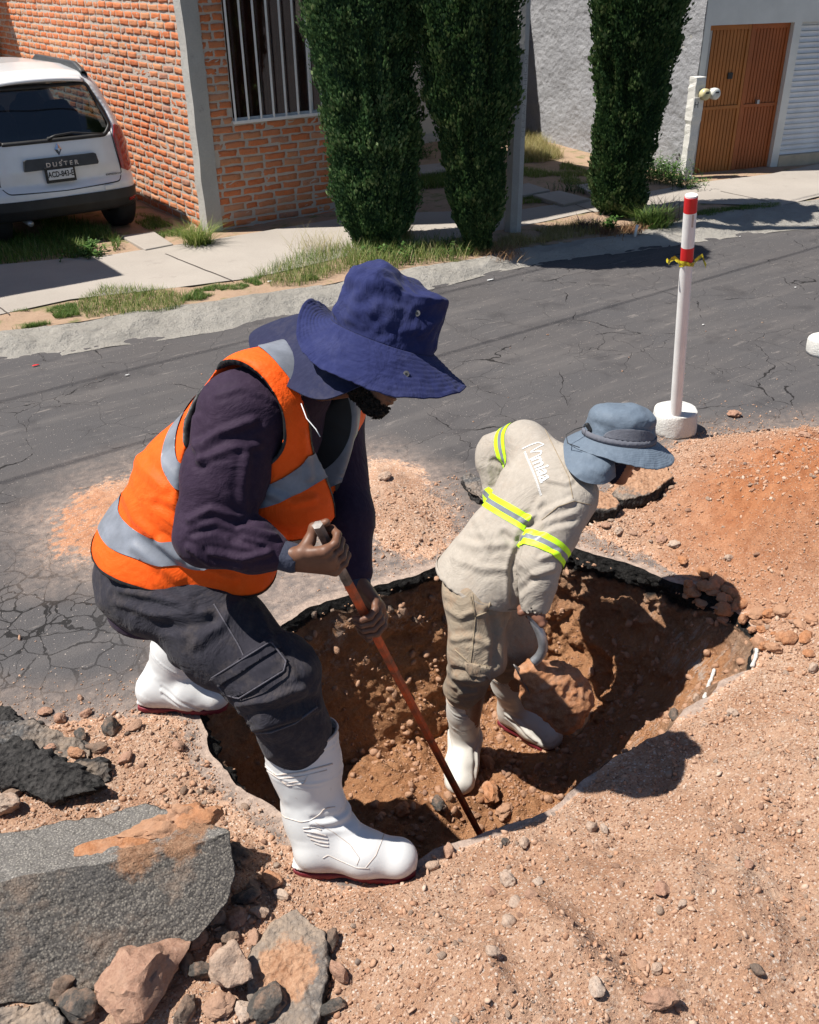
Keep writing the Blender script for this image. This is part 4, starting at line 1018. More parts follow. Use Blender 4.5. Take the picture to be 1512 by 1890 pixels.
# grey stucco house with the garage doors
DL, DR = G(1275, 332, 0), G(1420, 318, 0)
dd_ = nrm(DR - DL); on_ = np.array([dd_[1], -dd_[0], 0]); 
def right_house():
    t = thing('stucco_house', 'house with rough grey side wall and white front with garage doors', 'house', (8.72, 7.1, 0))
    C0 = DL - dd_ * .075; C0[2] = 0; END = C0 + dd_ * 5.2; ZT = 3.0; back = np.array([9.36, 10.9, 0])
    # side wall: rough stucco with real relief
    n, m = 230, 200; P = []
    sd = nrm(C0 - back); so_ = np.array([-abs(sd[1]), sd[0] * (-1 if sd[1] < 0 else 1), 0]); so_ = nrm(np.array([sd[1], -sd[0], 0])); so_ = so_ if so_[0] < 0 else -so_
    tt = np.linspace(0, 1, n); zz = np.linspace(-.05, ZT, m); T, Z = np.meshgrid(tt, zz, indexing='ij')
    Pq = back[None, None] + (C0 - back)[None, None] * T[..., None]; Pq[..., 2] = Z
    dsp = .009 * fbm(Pq, 4, 4, 3) + .0035 * ridge(Pq * [1, 1, 1.6], 17, 5) + .004 * vn(Pq, 45, 3)
    Pq = Pq + so_ * (dsp + .012)[..., None]
    mb = MB(); mb.grid(Pq); sw = mb.build('stucco_wall', MT['stucco'], t, smooth=True); recalc(sw)
    mb = MB()
    R = np.stack([dd_, -on_, [0, 0, 1]], 1)
    Ldoor = np.linalg.norm(DR - DL); s0 = .075; s1 = s0 + Ldoor; k0 = s1 + .10; H0 = 1.52; SZ0 = .17
    # front: pieces around the two openings
    mb.box((0, 0, 0), (s0, .2, ZT), R, C0); mb.box((s0, 0, H0), (s1, .2, ZT), R, C0); mb.box((s1, 0, 0), (k0, .2, ZT), R, C0)
    mb.box((k0, 0, H0), (k0 + 2.4, .2, ZT), R, C0); mb.box((k0 + 2.4, 0, 0), (5.2, .2, ZT), R, C0)
    mb.build('front_wall', MT['white_wall'], t)
    mb = MB(); mb.box((k0, -.012, 0), (k0 + 2.4, .2, SZ0), R, C0); mb.build('tile_base', MT['tile'], t)
    mb = MB()
    B2 = np.linalg.norm(back - C0); Rb = np.stack([-sd, np.cross([0, 0, 1], -sd), [0, 0, 1]], 1)
    mb.box((.05, -.16, 0), (B2, -.0, ZT - .001), Rb, C0); mb.box((0, .19, ZT), (5.2, 4, ZT + .1), R, C0)
    mb.box((0.4, .25, 0), (5.1, 3.6, 2.4), R, C0); mb.build('body_wall', MT['conc'], t)
    # orange steel door: two leaves with vertical ribs
    def leaf(a, b, mat, nm):
        q = MB(); y0 = .055
        q.box((a, y0, .012), (a + .035, y0 + .05, H0 - .004), R, C0); q.box((b - .035, y0, .012), (b, y0 + .05, H0 - .004), R, C0)
        q.box((a + .035, y0, H0 - .05), (b - .035, y0 + .05, H0 - .004), R, C0); q.box((a + .035, y0, .012), (b - .035, y0 + .05, .055), R, C0)
        q.box((a + .035, y0 - .001, .70), (b - .035, y0 + .05, .735), R, C0)
        w0 = a + .035; k = int((b - a - .07) / .042); st = (b - a - .07) / k
        for i in range(k):
            q.box((w0 + i * st + .004, y0 + .012, .055), (w0 + (i + 1) * st - .004, y0 + .03, .70), R, C0); q.box((w0 + i * st + .004, y0 + .012, .735), (w0 + (i + 1) * st - .004, y0 + .03, H0 - .05), R, C0)
        q.box((w0, y0 + .028, .055), (b - .035, y0 + .034, H0 - .05), R, C0)
        return bevel(q.build(nm, mat, t), .0025)
    mid = s0 + Ldoor * .53
    l1 = leaf(s0 + .004, mid - .002, MT['door_o'], 'door'); l2 = leaf(mid + .002, s1 - .004, MT['door_r'], 'door')
    l1['label'] = 'orange left leaf of the garage door'; l2['label'] = 'red brown right leaf of the garage door'
    h = MB(); h.box((mid + .19, .02, .735), (mid + .22, .055, .775), R, C0); h.build('handle', MT['steel'], l2)
    h = MB(); h.box((s0 + .34, .05, 1.00), (s0 + .40, .066, 1.06), R, C0); h.build('door_plate', MT['black'], l1)
    # roller shutter
    n = 900; zz = np.linspace(SZ0 + .004, H0, n); ph = ((zz - SZ0) / .055) % 1.0; yy = .040 + .014 * np.sin(ph * math.pi * .9) + .045 * (ph > .86)
    A_ = np.array([[C0 + R @ np.array([x, y, z]) for z, y in zip(zz, yy)] for x in (k0 + .01, k0 + 2.39)])
    mb = MB(); mb.grid(A_); sh = mb.build('roller_shutter', MT['shutter'], t, smooth=True); recalc(sh)
    mb = MB(); mb.box((k0 + .0, .02, SZ0), (k0 + .018, .09, H0), R, C0); mb.box((k0 + 2.382, .02, SZ0), (k0 + 2.4, .09, H0), R, C0); mb.build('shutter_rail', MT['white_paint'], t)
    # canopy above, out of frame in the photograph but shading the doorway
    return C0
MT['door_o'] = simple('orange_door_paint', (.38, .135, .028), .55, .4, .12, 2.5, 80, .2, .002)
MT['door_r'] = simple('red_door_paint', (.33, .090, .022), .55, .4, .12, 2.5, 80, .2, .002)
MT['shutter'] = simple('shutter_paint', (.66, .66, .66), .5, .4, .07, 4, 60, .15, .002)
MT['steel'] = simple('galvanised_steel', (.42, .43, .45), .45, .5, .2, 25, 90, .2, .001, metal=.7)
C0 = right_house()

# neighbour's house on the left, just outside the frame: only its shadow and an edge show
def left_house():
    a = _to
    C = G(238, 507, .07); h = 2.9; k = h / math.tan(SUN_EL)
    P = np.array([C[0] + _to[0] * k, C[1] + _to[1] * k])          # the roof corner that casts the shadow tip
    t = thing('left_house', 'plastered house outside the left edge, known by its shadow on the sidewalk', 'house', (P[0] - 1, P[1], 0))
    mb = MB(); mb.box((P[0] - 4, P[1] + .12, 0), (P[0] - .12, P[1] + 2.6, h - .12)); mb.build('wall', MT['cream'], t)
    mb = MB(); mb.box((P[0] - 4.1, P[1], h - .12), (P[0], P[1] + 2.7, h)); mb.build('roof', MT['conc'], t)
    w_ = MB(); w_.box((P[0] - 2.6, P[1] + .10, .9), (P[0] - 1.6, P[1] + .119, 1.9)); w_ = w_.build('window', MT['glass'], t)
    return P
LH = left_house()
# far end of the driveway: salmon gate house
def far_house():
    t = thing('salmon_house', 'salmon pink wall and column at the far end of the driveway, upper left corner', 'house', (2.0, 14.2, 0))
    mb = MB(); mb.box((.2, 14.6, 0), (3.4, 14.8, 2.8)); mb.build('wall', MT['conc'], t)
    p = MB(); a = G(40, 250, 0); a = np.array([3.19, 13.6, 0]); p.box((a[0] - .2, a[1], 0), (a[0] + .10, a[1] + .3, 2.8)); p.build('pillar', MT['salmon'], t)
    p = MB(); p.box((.2, 13.3, 2.62), (3.46, 14.6, 2.8)); p.build('roof', MT['conc'], t)
MT['salmon'] = simple('salmon_paint', (.50, .20, .13), .85, .2, .1, 3, 60, .2, .003)
far_house()

# ================================================================== VEGETATION
def mat_leaf(name, stops, rough=.65, trans=.0):
    m = M(name, rough, .25); r = m.attr('rnd'); c = m.ramp(r, stops)
    m.color(c)
    if trans:
        m.b.inputs['Transmission Weight'].default_value = 0
        t = m.N('ShaderNodeBsdfTranslucent'); m.L(c, t.inputs[0]); mx = m.N('ShaderNodeMixShader'); mx.inputs[0].default_value = trans
        out = [n for n in m.t.nodes if n.type == 'OUTPUT_MATERIAL'][0]; m.L(m.b.outputs[0], mx.inputs[1]); m.L(t.outputs[0], mx.inputs[2]); m.L(mx.outputs[0], out.inputs[0])
    return m.m
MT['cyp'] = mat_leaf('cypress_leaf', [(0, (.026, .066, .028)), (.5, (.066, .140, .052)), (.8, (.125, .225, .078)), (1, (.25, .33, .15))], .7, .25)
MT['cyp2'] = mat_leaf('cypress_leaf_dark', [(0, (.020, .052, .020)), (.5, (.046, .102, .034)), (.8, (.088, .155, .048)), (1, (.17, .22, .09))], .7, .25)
MT['bark'] = simple('bark', (.13, .085, .06), .95, .1, .3, 14, 60, .9, .02)
MT['grass'] = mat_leaf('grass_green', [(0, (.05, .10, .02)), (.5, (.10, .18, .035)), (.8, (.19, .26, .06)), (1, (.36, .33, .14))], .6, .3)
MT['grass_dry'] = mat_leaf('grass_dry', [(0, (.16, .16, .05)), (.4, (.30, .27, .10)), (.8, (.42, .34, .17)), (1, (.50, .42, .25))], .6, .3)
MT['weed'] = mat_leaf('weed_leaf', [(0, (.035, .085, .02)), (.6, (.08, .17, .035)), (1, (.17, .28, .07))], .55, .3)
MT['dry'] = mat_leaf('dry_stalk', [(0, (.14, .07, .04)), (.6, (.30, .17, .09)), (1, (.42, .30, .17))], .8, .2)
MT['violet'] = mat_leaf('dark_seed_head', [(0, (.05, .035, .04)), (1, (.14, .10, .10))], .8, .1)
def cypress(base_px, rows, label, ztop, seed, mat, n=26000, lean=0):
    b = G(*base_px, .05); vd = nrm(np.array([CF[0], CF[1], 0])); rd_ = nrm(np.array([CR[0], CR[1], 0]))
    R = []
    for py, xl, xr in rows:
        q = []
        for x in (xl, xr):
            d = ray(x, py); t_ = ((b - np.array([0, 0, CAMH])) @ vd) / (d @ vd); q.append(np.array([0, 0, CAMH]) + d * t_)
        c = (q[0] + q[1]) / 2; R.append((c[2], (c - b) @ rd_, np.linalg.norm(q[1] - q[0]) / 2))
    R = sorted(R); zl, ol, rl = R[-1]
    for k in range(1, 9): f = k / 8; R.append((zl + (ztop - zl) * f, ol * 1.05, rl * (1 - f ** 2.2) + .02))
    R = np.array(R)
    zc = lambda z: np.interp(z, R[:, 0], R[:, 1]); rc = lambda z: np.interp(z, R[:, 0], R[:, 2])
    t = thing('cypress_tree', label, 'tree', (b[0], b[1], .04), 'cypress trees along the verge')
    r = np.random.default_rng(seed)
    mb = MB(); mb.tube([(b[0], b[1], .0), (b[0], b[1], .3), (b[0] + .02, b[1], 1.2), (b[0] + rd_[0] * zc(2.4), b[1] + rd_[1] * zc(2.4), ztop * .85)], [.07, .05, .04, .012], 12)
    for k in range(14):
        z = .4 + k * .2; a = k * 2.4; mb.tube([(b[0], b[1], z), (b[0] + math.cos(a) * .15, b[1] + math.sin(a) * .15, z + .3)], [.014, .004], 6)
    mb.build('trunk', MT['bark'], t, smooth=True)
    # surface shape: vertical flame-like folds
    def rad(a, z):
        P = np.stack([np.cos(a) * 1.0, np.sin(a) * 1.0, z * .55], -1)
        f = .87 + .24 * ridge(P + seed, 2.6, seed) * 1 + .10 * fbm(P * [1, 1, 2.2] + 5, 3.8, 3, seed + 2) + .05 * fbm(P * [1, 1, 3], 11, 2, seed)
        return rc(z) * np.clip(f, .6, 1.12)
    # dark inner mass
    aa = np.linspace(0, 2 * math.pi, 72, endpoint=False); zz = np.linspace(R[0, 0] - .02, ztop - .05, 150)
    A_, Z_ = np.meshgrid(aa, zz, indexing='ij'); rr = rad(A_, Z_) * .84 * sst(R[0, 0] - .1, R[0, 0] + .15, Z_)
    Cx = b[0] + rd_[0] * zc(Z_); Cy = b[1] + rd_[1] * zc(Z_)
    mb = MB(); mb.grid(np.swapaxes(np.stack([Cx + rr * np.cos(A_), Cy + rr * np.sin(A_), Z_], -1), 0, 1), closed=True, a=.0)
    V0 = mb.V[0]; F0 = np.array(mb.F)
    # sprays of scale leaves
    z = r.uniform(R[0, 0] - .03, ztop, n) ; a = r.uniform(0, 2 * math.pi, n)
    # prefer the folds' outside
    k_ = rad(a, z); p = r.random(n); inn = np.where(p > .96, r.uniform(1.0, 1.10, n), r.uniform(.82, 1.03, n))
    P = np.stack([b[0] + rd_[0] * zc(z) + np.cos(a) * k_ * inn, b[1] + rd_[1] * zc(z) + np.sin(a) * k_ * inn, z], -1)
    clump = fbm(P, 7, 3, seed + 30)
    P = P + np.stack([np.cos(a), np.sin(a), 0 * a], -1) * (.02 * clump)[:, None]
    L = r.uniform(.014, .040, n) * (1 + .4 * (clump > .2)); Wd = L * r.uniform(.16, .30, n)
    up = np.stack([np.cos(a) * .50 + r.normal(size=n) * .28, np.sin(a) * .50 + r.normal(size=n) * .28, .9 + .2 * r.normal(size=n)], -1); up /= np.linalg.norm(up, axis=1)[:, None]
    sd = np.cross(up, r.normal(size=(n, 3))); sd /= np.linalg.norm(sd, axis=1)[:, None]; s2 = np.cross(up, sd)
    q0 = P - up * L[:, None] * .35; q1 = P + up * L[:, None] * .25 + sd * Wd[:, None]; q2 = P + up * L[:, None] * .65; q3 = P + up * L[:, None] * .25 - sd * Wd[:, None]
    q4 = P + up * L[:, None] * .25 + s2 * Wd[:, None]; q5 = P + up * L[:, None] * .25 - s2 * Wd[:, None]
    V = np.stack([q0, q1, q2, q3, q4, q5], 1).reshape(-1, 3); I = np.arange(n)[:, None] * 6 + len(V0)
    F = np.concatenate([I + np.array([0, 1, 2, 3]), I + np.array([0, 4, 2, 5])])
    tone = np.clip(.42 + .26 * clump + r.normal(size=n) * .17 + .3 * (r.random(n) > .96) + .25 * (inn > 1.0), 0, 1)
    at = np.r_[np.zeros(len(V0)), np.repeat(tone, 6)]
    link_mesh('crown', np.vstack([V0, V]), np.vstack([F0, F]), mat, t, False, {'rnd': at})
    return t
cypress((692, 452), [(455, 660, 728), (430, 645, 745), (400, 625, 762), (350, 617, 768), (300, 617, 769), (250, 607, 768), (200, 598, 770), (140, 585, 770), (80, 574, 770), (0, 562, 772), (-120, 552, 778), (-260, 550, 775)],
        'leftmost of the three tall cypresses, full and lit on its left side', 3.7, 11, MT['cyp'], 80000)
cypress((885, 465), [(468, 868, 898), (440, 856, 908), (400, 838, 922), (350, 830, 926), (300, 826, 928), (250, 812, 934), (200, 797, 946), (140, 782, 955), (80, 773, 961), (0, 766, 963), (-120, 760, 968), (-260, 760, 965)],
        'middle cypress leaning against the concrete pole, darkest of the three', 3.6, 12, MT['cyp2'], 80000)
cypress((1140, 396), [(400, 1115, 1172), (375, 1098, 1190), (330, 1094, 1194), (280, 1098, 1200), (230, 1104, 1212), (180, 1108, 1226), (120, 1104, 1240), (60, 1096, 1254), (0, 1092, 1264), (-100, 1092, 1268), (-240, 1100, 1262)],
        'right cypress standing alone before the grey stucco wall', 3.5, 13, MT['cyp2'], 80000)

def blades(n, pos, h, w, mat, name, label, cat, kind='stuff', spread=.5, seed=0, bend=.6, group=None, parent=None, seg=4):
    r = np.random.default_rng(seed); pos = np.asarray(pos, float); n = len(pos)
    a = r.uniform(0, 2 * math.pi, n); H_ = h * r.uniform(.45, 1.15, n); W_ = w * r.uniform(.6, 1.3, n)
    d = np.stack([np.cos(a), np.sin(a), 0 * a], -1); s = np.stack([-np.sin(a), np.cos(a), 0 * a], -1); ln = r.uniform(.05, spread, n); bd = r.uniform(.1, bend, n)
    V = []
    for k in range(seg + 1):
        f = k / seg; c = pos + d * (H_ * (ln * f + bd * f * f))[:, None] + np.array([0, 0, 1.0]) * (H_ * (f - .38 * bd * f * f))[:, None]
        ww = (W_ * (1 - f) ** .7 * .5)[:, None]
        V += [c - s * ww, c + s * ww]
    V = np.stack(V, 1); m = 2 * (seg + 1); I = np.arange(n)[:, None] * m
    F = np.concatenate([I + np.array([2 * k, 2 * k + 1, 2 * k + 3, 2 * k + 2]) for k in range(seg)])
    o = link_mesh(name, V.reshape(-1, 3), F, mat, parent, True, {'rnd': np.repeat(np.clip(r.normal(.45, .25, n), 0, 1), m)})
    if label: tag(o, label, cat, group, kind)
    return o
def in_poly(pts, n, z=.058, dens=None, seed=0):
    r = np.random.default_rng(seed); P = GP(pts, z); lo, hi = P.min(0), P.max(0); out = []
    while len(out) < n:
        q = r.uniform(lo, hi, (4000, 2)); k = pdist(q[:, 0], q[:, 1], P) < 0
        q = q[k]
        if dens is not None: q = q[r.random(len(q)) < dens(q)]
        out += q.tolist()
        if not len(q) and dens is None: break
    q = np.array(out[:n]); return np.c_[q, np.full(len(q), z - .006)]
clumpd = lambda f, s, t: (lambda q: (fbm(V2(q[:, 0], q[:, 1]), f, 3, s) > t) * 1.0)
GRS = [([(140, 560), (190, 532), (300, 535), (355, 548), (330, 570), (250, 580), (160, 585)], 3200, .065, .004, 'grass_m', 'thick green grass clump on the verge below the parked car', None),
       ([(-60, 600), (0, 580), (140, 560), (150, 590), (0, 612), (-60, 622)], 2600, .035, .004, 'grass', 'thin short grass on the verge at the left edge', clumpd(5, 3, 0)),
       ([(330, 555), (360, 535), (470, 512), (560, 498), (590, 515), (450, 535), (370, 553)], 3600, .035, .004, 'grass', 'low creeping grass along the kerb behind the navy hat', clumpd(5, 5, -.1)),
       ([(470, 512), (560, 470), (650, 455), (680, 470), (640, 500), (560, 528), (500, 530)], 2600, .11, .0035, 'grass_m', 'tall yellow green grass beside the navy hat', None),
       ([(640, 470), (760, 452), (860, 450), (870, 478), (800, 485), (700, 500), (650, 505)], 1900, .15, .005, 'grass_m', 'arching grass with pale blades between the two left cypress bases', None),
       ([(860, 470), (960, 430), (1090, 408), (1110, 430), (1040, 443), (965, 455), (880, 474)], 3000, .07, .004, 'grass_dry', 'yellowed grass on the verge between pole and right cypress', clumpd(4, 8, -.3)),
       ([(1225, 400), (1300, 388), (1380, 378), (1440, 375), (1440, 381), (1340, 394), (1260, 408)], 2600, .035, .004, 'grass', 'thin strip of short grass on the verge behind the red and white post', clumpd(5, 9, -.1)),
       ([(965, 325), (965, 270), (1010, 285), (1095, 320), (1092, 350), (1010, 330)], 4200, .06, .004, 'grass_g', 'patchy grass and weeds on the empty lot below the stucco wall', clumpd(3, 2, -.05)),
       ([(965, 298), (965, 245), (1000, 262), (1040, 290), (1000, 300)], 2600, .16, .005, 'grass_dry', 'tall dry yellow grass at the foot of the grey stucco wall', None),
       ([(965, 360), (1010, 352), (1040, 378), (965, 390)], 1500, .04, .004, 'grass_g', 'short grass between the paving slabs and the sidewalk', clumpd(4, 2, -.1)),
       ([(765, 330), (830, 320), (830, 345), (765, 350)], 1500, .09, .006, 'grass', 'green weeds on the lot seen between the two left cypresses', None),
       ([(-60, 500), (-60, 420), (100, 400), (200, 425), (225, 450), (210, 468), (0, 490)], 6500, .10, .006, 'grass', 'dark shaded grass behind the parked car', clumpd(3, 22, -.35)),
       ([(240, 395), (290, 400), (345, 430), (350, 445), (300, 440), (250, 410)], 1500, .05, .005, 'grass', 'low weeds in the shade along the foot of the brick side wall', clumpd(5, 12, 0))]
MT['grass_m'] = mat_leaf('grass_mixed', [(0, (.05, .09, .02)), (.35, (.11, .18, .04)), (.6, (.22, .27, .07)), (.8, (.38, .34, .14)), (1, (.50, .42, .24))], .6, .3)
MT['grass_g'] = mat_leaf('grass_yellow_green', [(0, (.09, .15, .03)), (.5, (.19, .25, .055)), (.8, (.30, .32, .10)), (1, (.45, .40, .20))], .6, .3)
for i, (poly, n, h, wd, mt, lab, dn) in enumerate(GRS):
    blades(n, in_poly(poly, n, .06, dn, 50 + i), h, wd, MT[mt], 'grass', lab, 'grass', 'stuff', seed=60 + i)
def tuft(px, py, n, h, rad_, mat, label, seed, w=.006, spread=.9, bend=.9, cat='grass tuft', name='grass_tuft', z=.06, group=None):
    r = np.random.default_rng(seed); b = G(px, py, z); q = r.normal(size=(n, 2)) * rad_
    return blades(n, np.c_[b[0] + q[:, 0], b[1] + q[:, 1], np.full(n, z - .01)], h, w, mat, name, label, cat, None, spread, seed, bend, group)
tuft(368, 452, 520, .22, .045, MT['grass_g'], 'bright grass tuft at the foot of the concrete corner pillar', 5, .007)
tuft(1205, 415, 700, .20, .07, MT['grass'], 'dark green grass tuft right of the right cypress base', 6, .007)
tuft(1225, 405, 160, .24, .06, MT['violet'], 'arching dark violet seed heads above the grass beside the right cypress', 7, .008, cat='seed heads')
tuft(1085, 420, 260, .13, .06, MT['violet'], 'dark dry weed in front of the right cypress at left', 8, .006)
tuft(1125, 428, 420, .09, .09, MT['dry'], 'reddish brown dry grass heap under the right cypress', 9, .006)
tuft(1165, 425, 260, .08, .05, MT['dry'], 'brown dead leaves at the right foot of the right cypress', 19, .006)
tuft(750, 440, 140, .20, .03, MT['grass_dry'], 'dry straw tuft leaning on the leftmost cypress base', 10, .005)
tuft(590, 462, 200, .20, .12, MT['grass_dry'], 'wispy pale seed grass on the sidewalk edge before the brick wall', 14, .003, 1.0, .6)
tuft(930, 470, 260, .10, .09, MT['dry'], 'brown dry grass at the foot of the concrete pole', 15, .005)
tuft(352, 440, 60, .24, .03, MT['grass_dry'], 'dry thin weed against the brick wall by the pillar', 16, .003, .4, .3)
def leafy(px, py, n, h, rad_, mat, label, seed, leaf=.03, z=.06, name='weed_plant', cat='plant', flowers=0):
    """stems with leaves along them"""
    r = np.random.default_rng(seed); b = G(px, py, z); t = thing(name, label, cat, b)
    st = MB(); Vs, As = [], []; fl = MB()
    for i in range(n):
        a = r.uniform(0, 6.28); ln = r.uniform(.1, .6); H_ = h * r.uniform(.45, 1.05); q = b + np.array([r.normal() * rad_, r.normal() * rad_, -.01])
        T = np.linspace(0, 1, 6); P = np.stack([q[0] + math.cos(a) * H_ * ln * T ** 1.5, q[1] + math.sin(a) * H_ * ln * T ** 1.5, q[2] + H_ * (T - .15 * T * T)], 1)
        st.tube(P, np.linspace(.0028, .001, 6), 5)
        for k in range(9):
            f = r.uniform(.15, 1); c = np.array([np.interp(f, T, P[:, j]) for j in range(3)]); a2 = r.uniform(0, 6.28)
            d = nrm([math.cos(a2), math.sin(a2), r.uniform(-.1, .7)]); s = nrm(np.cross(d, [0, 0, 1])); L_ = leaf * r.uniform(.6, 1.3)
            Vs.append([c, c + d * L_ * .5 + s * L_ * .28, c + d * L_, c + d * L_ * .5 - s * L_ * .28]); As.append(np.clip(r.normal(.5, .25), 0, 1))
        if i < flowers:
            c = P[-1]
            for k in range(5):
                a2 = k * 1.256; d = np.array([math.cos(a2), math.sin(a2), .3]); s = np.array([-math.sin(a2), math.cos(a2), 0]); fl.add([c, c + d * .008 + s * .004, c + d * .014, c + d * .008 - s * .004], [[0, 1, 2, 3]])
    st.build('stems', MT['weed'], t, smooth=True)
    V = np.array(Vs).reshape(-1, 3); F = np.arange(len(V)).reshape(-1, 4)
    link_mesh('leaves', V, F, mat, t, False, {'rnd': np.repeat(As, 4)})
    if flowers: fl.build('flowers', MT['white_paint'], t)
    return t
leafy(1222, 330, 130, .26, .14, MT['weed'], 'bright leafy weeds with tiny white flowers at the meter post foot', 3, .035, flowers=14)
leafy(1190, 322, 50, .30, .10, MT['weed'], 'thin weeds between the right cypress and the meter post', 31, .03)
leafy(1262, 345, 60, .16, .10, MT['weed'], 'low weeds in front of the orange door at its left corner', 32, .03, flowers=4)
leafy(1120, 425, 26, .15, .03, MT['weed'], 'broad leaved green plant in the dry grass under the right cypress', 4, .04)
leafy(165, 470, 60, .13, .08, MT['weed'], 'sunlit leafy weed on the sidewalk edge behind the car', 5, .035)
leafy(783, 290, 24, .20, .05, MT['weed'], 'dark leafy weed against the cream house wall', 6, .04)
leafy(968, 240, 40, .30, .05, MT['weed'], 'green shrub at the foot of the stucco wall behind the pole', 7, .04)
leafy(1055, 350, 50, .10, .10, MT['weed'], 'grey green weed patch beside the paving slabs', 8, .02)
leafy(720, 470, 46, .14, .12, MT['weed'], 'leafy weed in front of the leftmost cypress', 9, .035)
leafy(835, 465, 40, .14, .09, MT['weed'], 'leafy weed in front of the middle cypress', 10, .03)

# ================================================================== POLES, POSTS, LITTER
def text_mesh(s, size, extrude=.0, bold=0.0):
    cu = bpy.data.curves.new('txt', 'FONT'); cu.body = s; cu.size = size; cu.extrude = extrude; cu.align_x = 'CENTER'; cu.align_y = 'CENTER'; cu.resolution_u = 3; cu.offset = bold
    o = bpy.data.objects.new('txt', cu); COL.objects.link(o); bpy.context.view_layer.update()
    me = o.evaluated_get(bpy.context.evaluated_depsgraph_get()).to_mesh()
    V = np.array([v.co[:] for v in me.vertices]); me.calc_loop_triangles(); F = [list(t.vertices) for t in me.loop_triangles]
    o.evaluated_get(bpy.context.evaluated_depsgraph_get()).to_mesh_clear(); bpy.data.objects.remove(o); return V, F
def light_pole():
    b = G(946, 428, .05); t = thing('utility_pole', 'grey octagonal concrete pole with stencilled code beside the middle cypress', 'pole', b)
    n = 8; rows = []
    for z in np.linspace(-.1, 6.8, 40):
        r_ = .078 - .0045 * (z); a = np.arange(n) * math.pi / 4 + AZ + math.pi / 8
        rows.append(np.stack([b[0] + r_ * np.cos(a), b[1] + r_ * np.sin(a), np.full(n, z)], 1))
    mb = MB(); mb.grid(rows, closed=True); mb.build('shaft', MT['conc'], t)
    mb = MB(); r_ = .079; a = np.linspace(0, 2 * math.pi, 9) + AZ + math.pi / 8; 
    mb.tube([(b[0] - .45, b[1], 6.2), (b[0] + .45, b[1], 6.2)], .03, 8); mb.build('crossarm', MT['steel'], t)
    # stencil, reading upwards on the face turned to the street
    V, F = text_mesh('CFE-E-A-7-750-HHC-DS', .062)
    aa = math.atan2(-b[1] - .0, -b[0]) ; fa = (round((aa - AZ) / (math.pi / 4))) * math.pi / 4 + AZ
    fa += math.pi / 4 * 1; o_ = np.array([math.cos(fa), math.sin(fa), 0]); s_ = np.cross([0, 0, 1.0], o_)
    ap = lambda z: (.078 - .0045 * z) * math.cos(math.pi / 8) + .0016
    zz = V[:, 0] + 1.15
    P = np.array([b + np.array([0, 0, z - b[2]]) + o_ * ap(z) - s_ * y for z, y in zip(zz, V[:, 1])])
    link_mesh('stencil', P, F, MT['stencil'], t, False)
MT['stencil'] = simple('worn_stencil', (.13, .125, .12), .9, .2, .9, 60, c2=(.30, .29, .28))
light_pole()
def cables():
    for k, (y, z, lab) in enumerate([(3.55 + 2.2, 5.3, 'lower of the two overhead cables whose thin shadows cross the road'), (4.35 + 2.6, 6.0, 'upper of the two overhead cables whose thin shadows cross the road')]):
        mb = MB(); xs = np.linspace(-14, 24, 60); mb.tube(np.c_[xs, y + .02 * xs, z - .5 * (1 - ((xs - 5) / 19) ** 2)], .008, 6); tag(mb.build('overhead_cable', MT['black'], smooth=True), lab, 'cable')
cables()
def meter_post():
    b = DL - dd_ * .17 + on_ * .13; b[2] = .04; top = 1.06
    t = thing('meter_post', 'white painted concrete post carrying two electricity meters by the orange door', 'meter post', b)
    a = math.atan2(dd_[1], dd_[0]); R = np.array([[math.cos(a), -math.sin(a), 0], [math.sin(a), math.cos(a), 0], [0, 0, 1]])
    rows = []
    for z in np.linspace(-.04, top, 30):
        w_ = .062 if z > top - .42 else .050; q = np.array([[-w_, -w_, z], [w_, -w_, z], [w_, w_, z], [-w_, w_, z]]); q[:, :2] += .0025 * rng.normal(size=(4, 2)); rows.append(q @ R.T + [b[0], b[1], 0])
    mb = MB(); mb.grid(rows, closed=True); mb.add(rows[-1], [[0, 1, 2, 3]]); bevel(mb.build('post', MT['white_chalk'], t), .006)
    for i, (dx, m_) in enumerate(((.035, 'meter_y'), (.155, 'meter_w'))):
        c = b + R @ np.array([dx, -.075 - .02 * (i == 1) * 0, 0]); c[2] = top - .16
        mb = MB(); o_ = R @ np.array([0, -1, 0]); s_ = R @ np.array([1, 0, 0]); n = 24; rows = []
        for dd, rr in ((-.03, .05), (.0, .056), (.012, .058), (.05, .056), (.062, .048), (.068, .03), (.069, .002)):
            th = np.arange(n) / n * 2 * math.pi; rows.append(c + o_ * dd + s_ * (rr * np.cos(th))[:, None] + np.array([0, 0, 1.0]) * (rr * np.sin(th))[:, None])
        mb.grid(rows, closed=True); mt_ = mb.build('meter', MT[m_], t, smooth=True); recalc(mt_)
        d = MB(); d.box((dx - .02, -.146, top - .15), (dx + .02, -.143, top - .135), R, [b[0], b[1], 0]); d.build('dial', MT['black'], mt_)
    mb = MB(); mb.box((-.075, -.085, top - .33), (-.005, -.062, top - .19), R, [b[0], b[1], 0]); pl = mb.build('number_board', MT['white_chalk'], t)
    V, F = text_mesh('H', .085); P = np.stack([V[:, 0] * .9 - .04, np.full(len(V), -.0865), V[:, 1] + top - .26], 1) @ R.T + [b[0], b[1], 0]; link_mesh('letter', P, F, MT['black'], pl, False)
MT['meter_y'] = simple('yellowed_meter_glass', (.55, .48, .27), .25, .5, .15, 20); MT['meter_w'] = simple('grey_meter_glass', (.55, .56, .52), .25, .5, .15, 20)
meter_post()
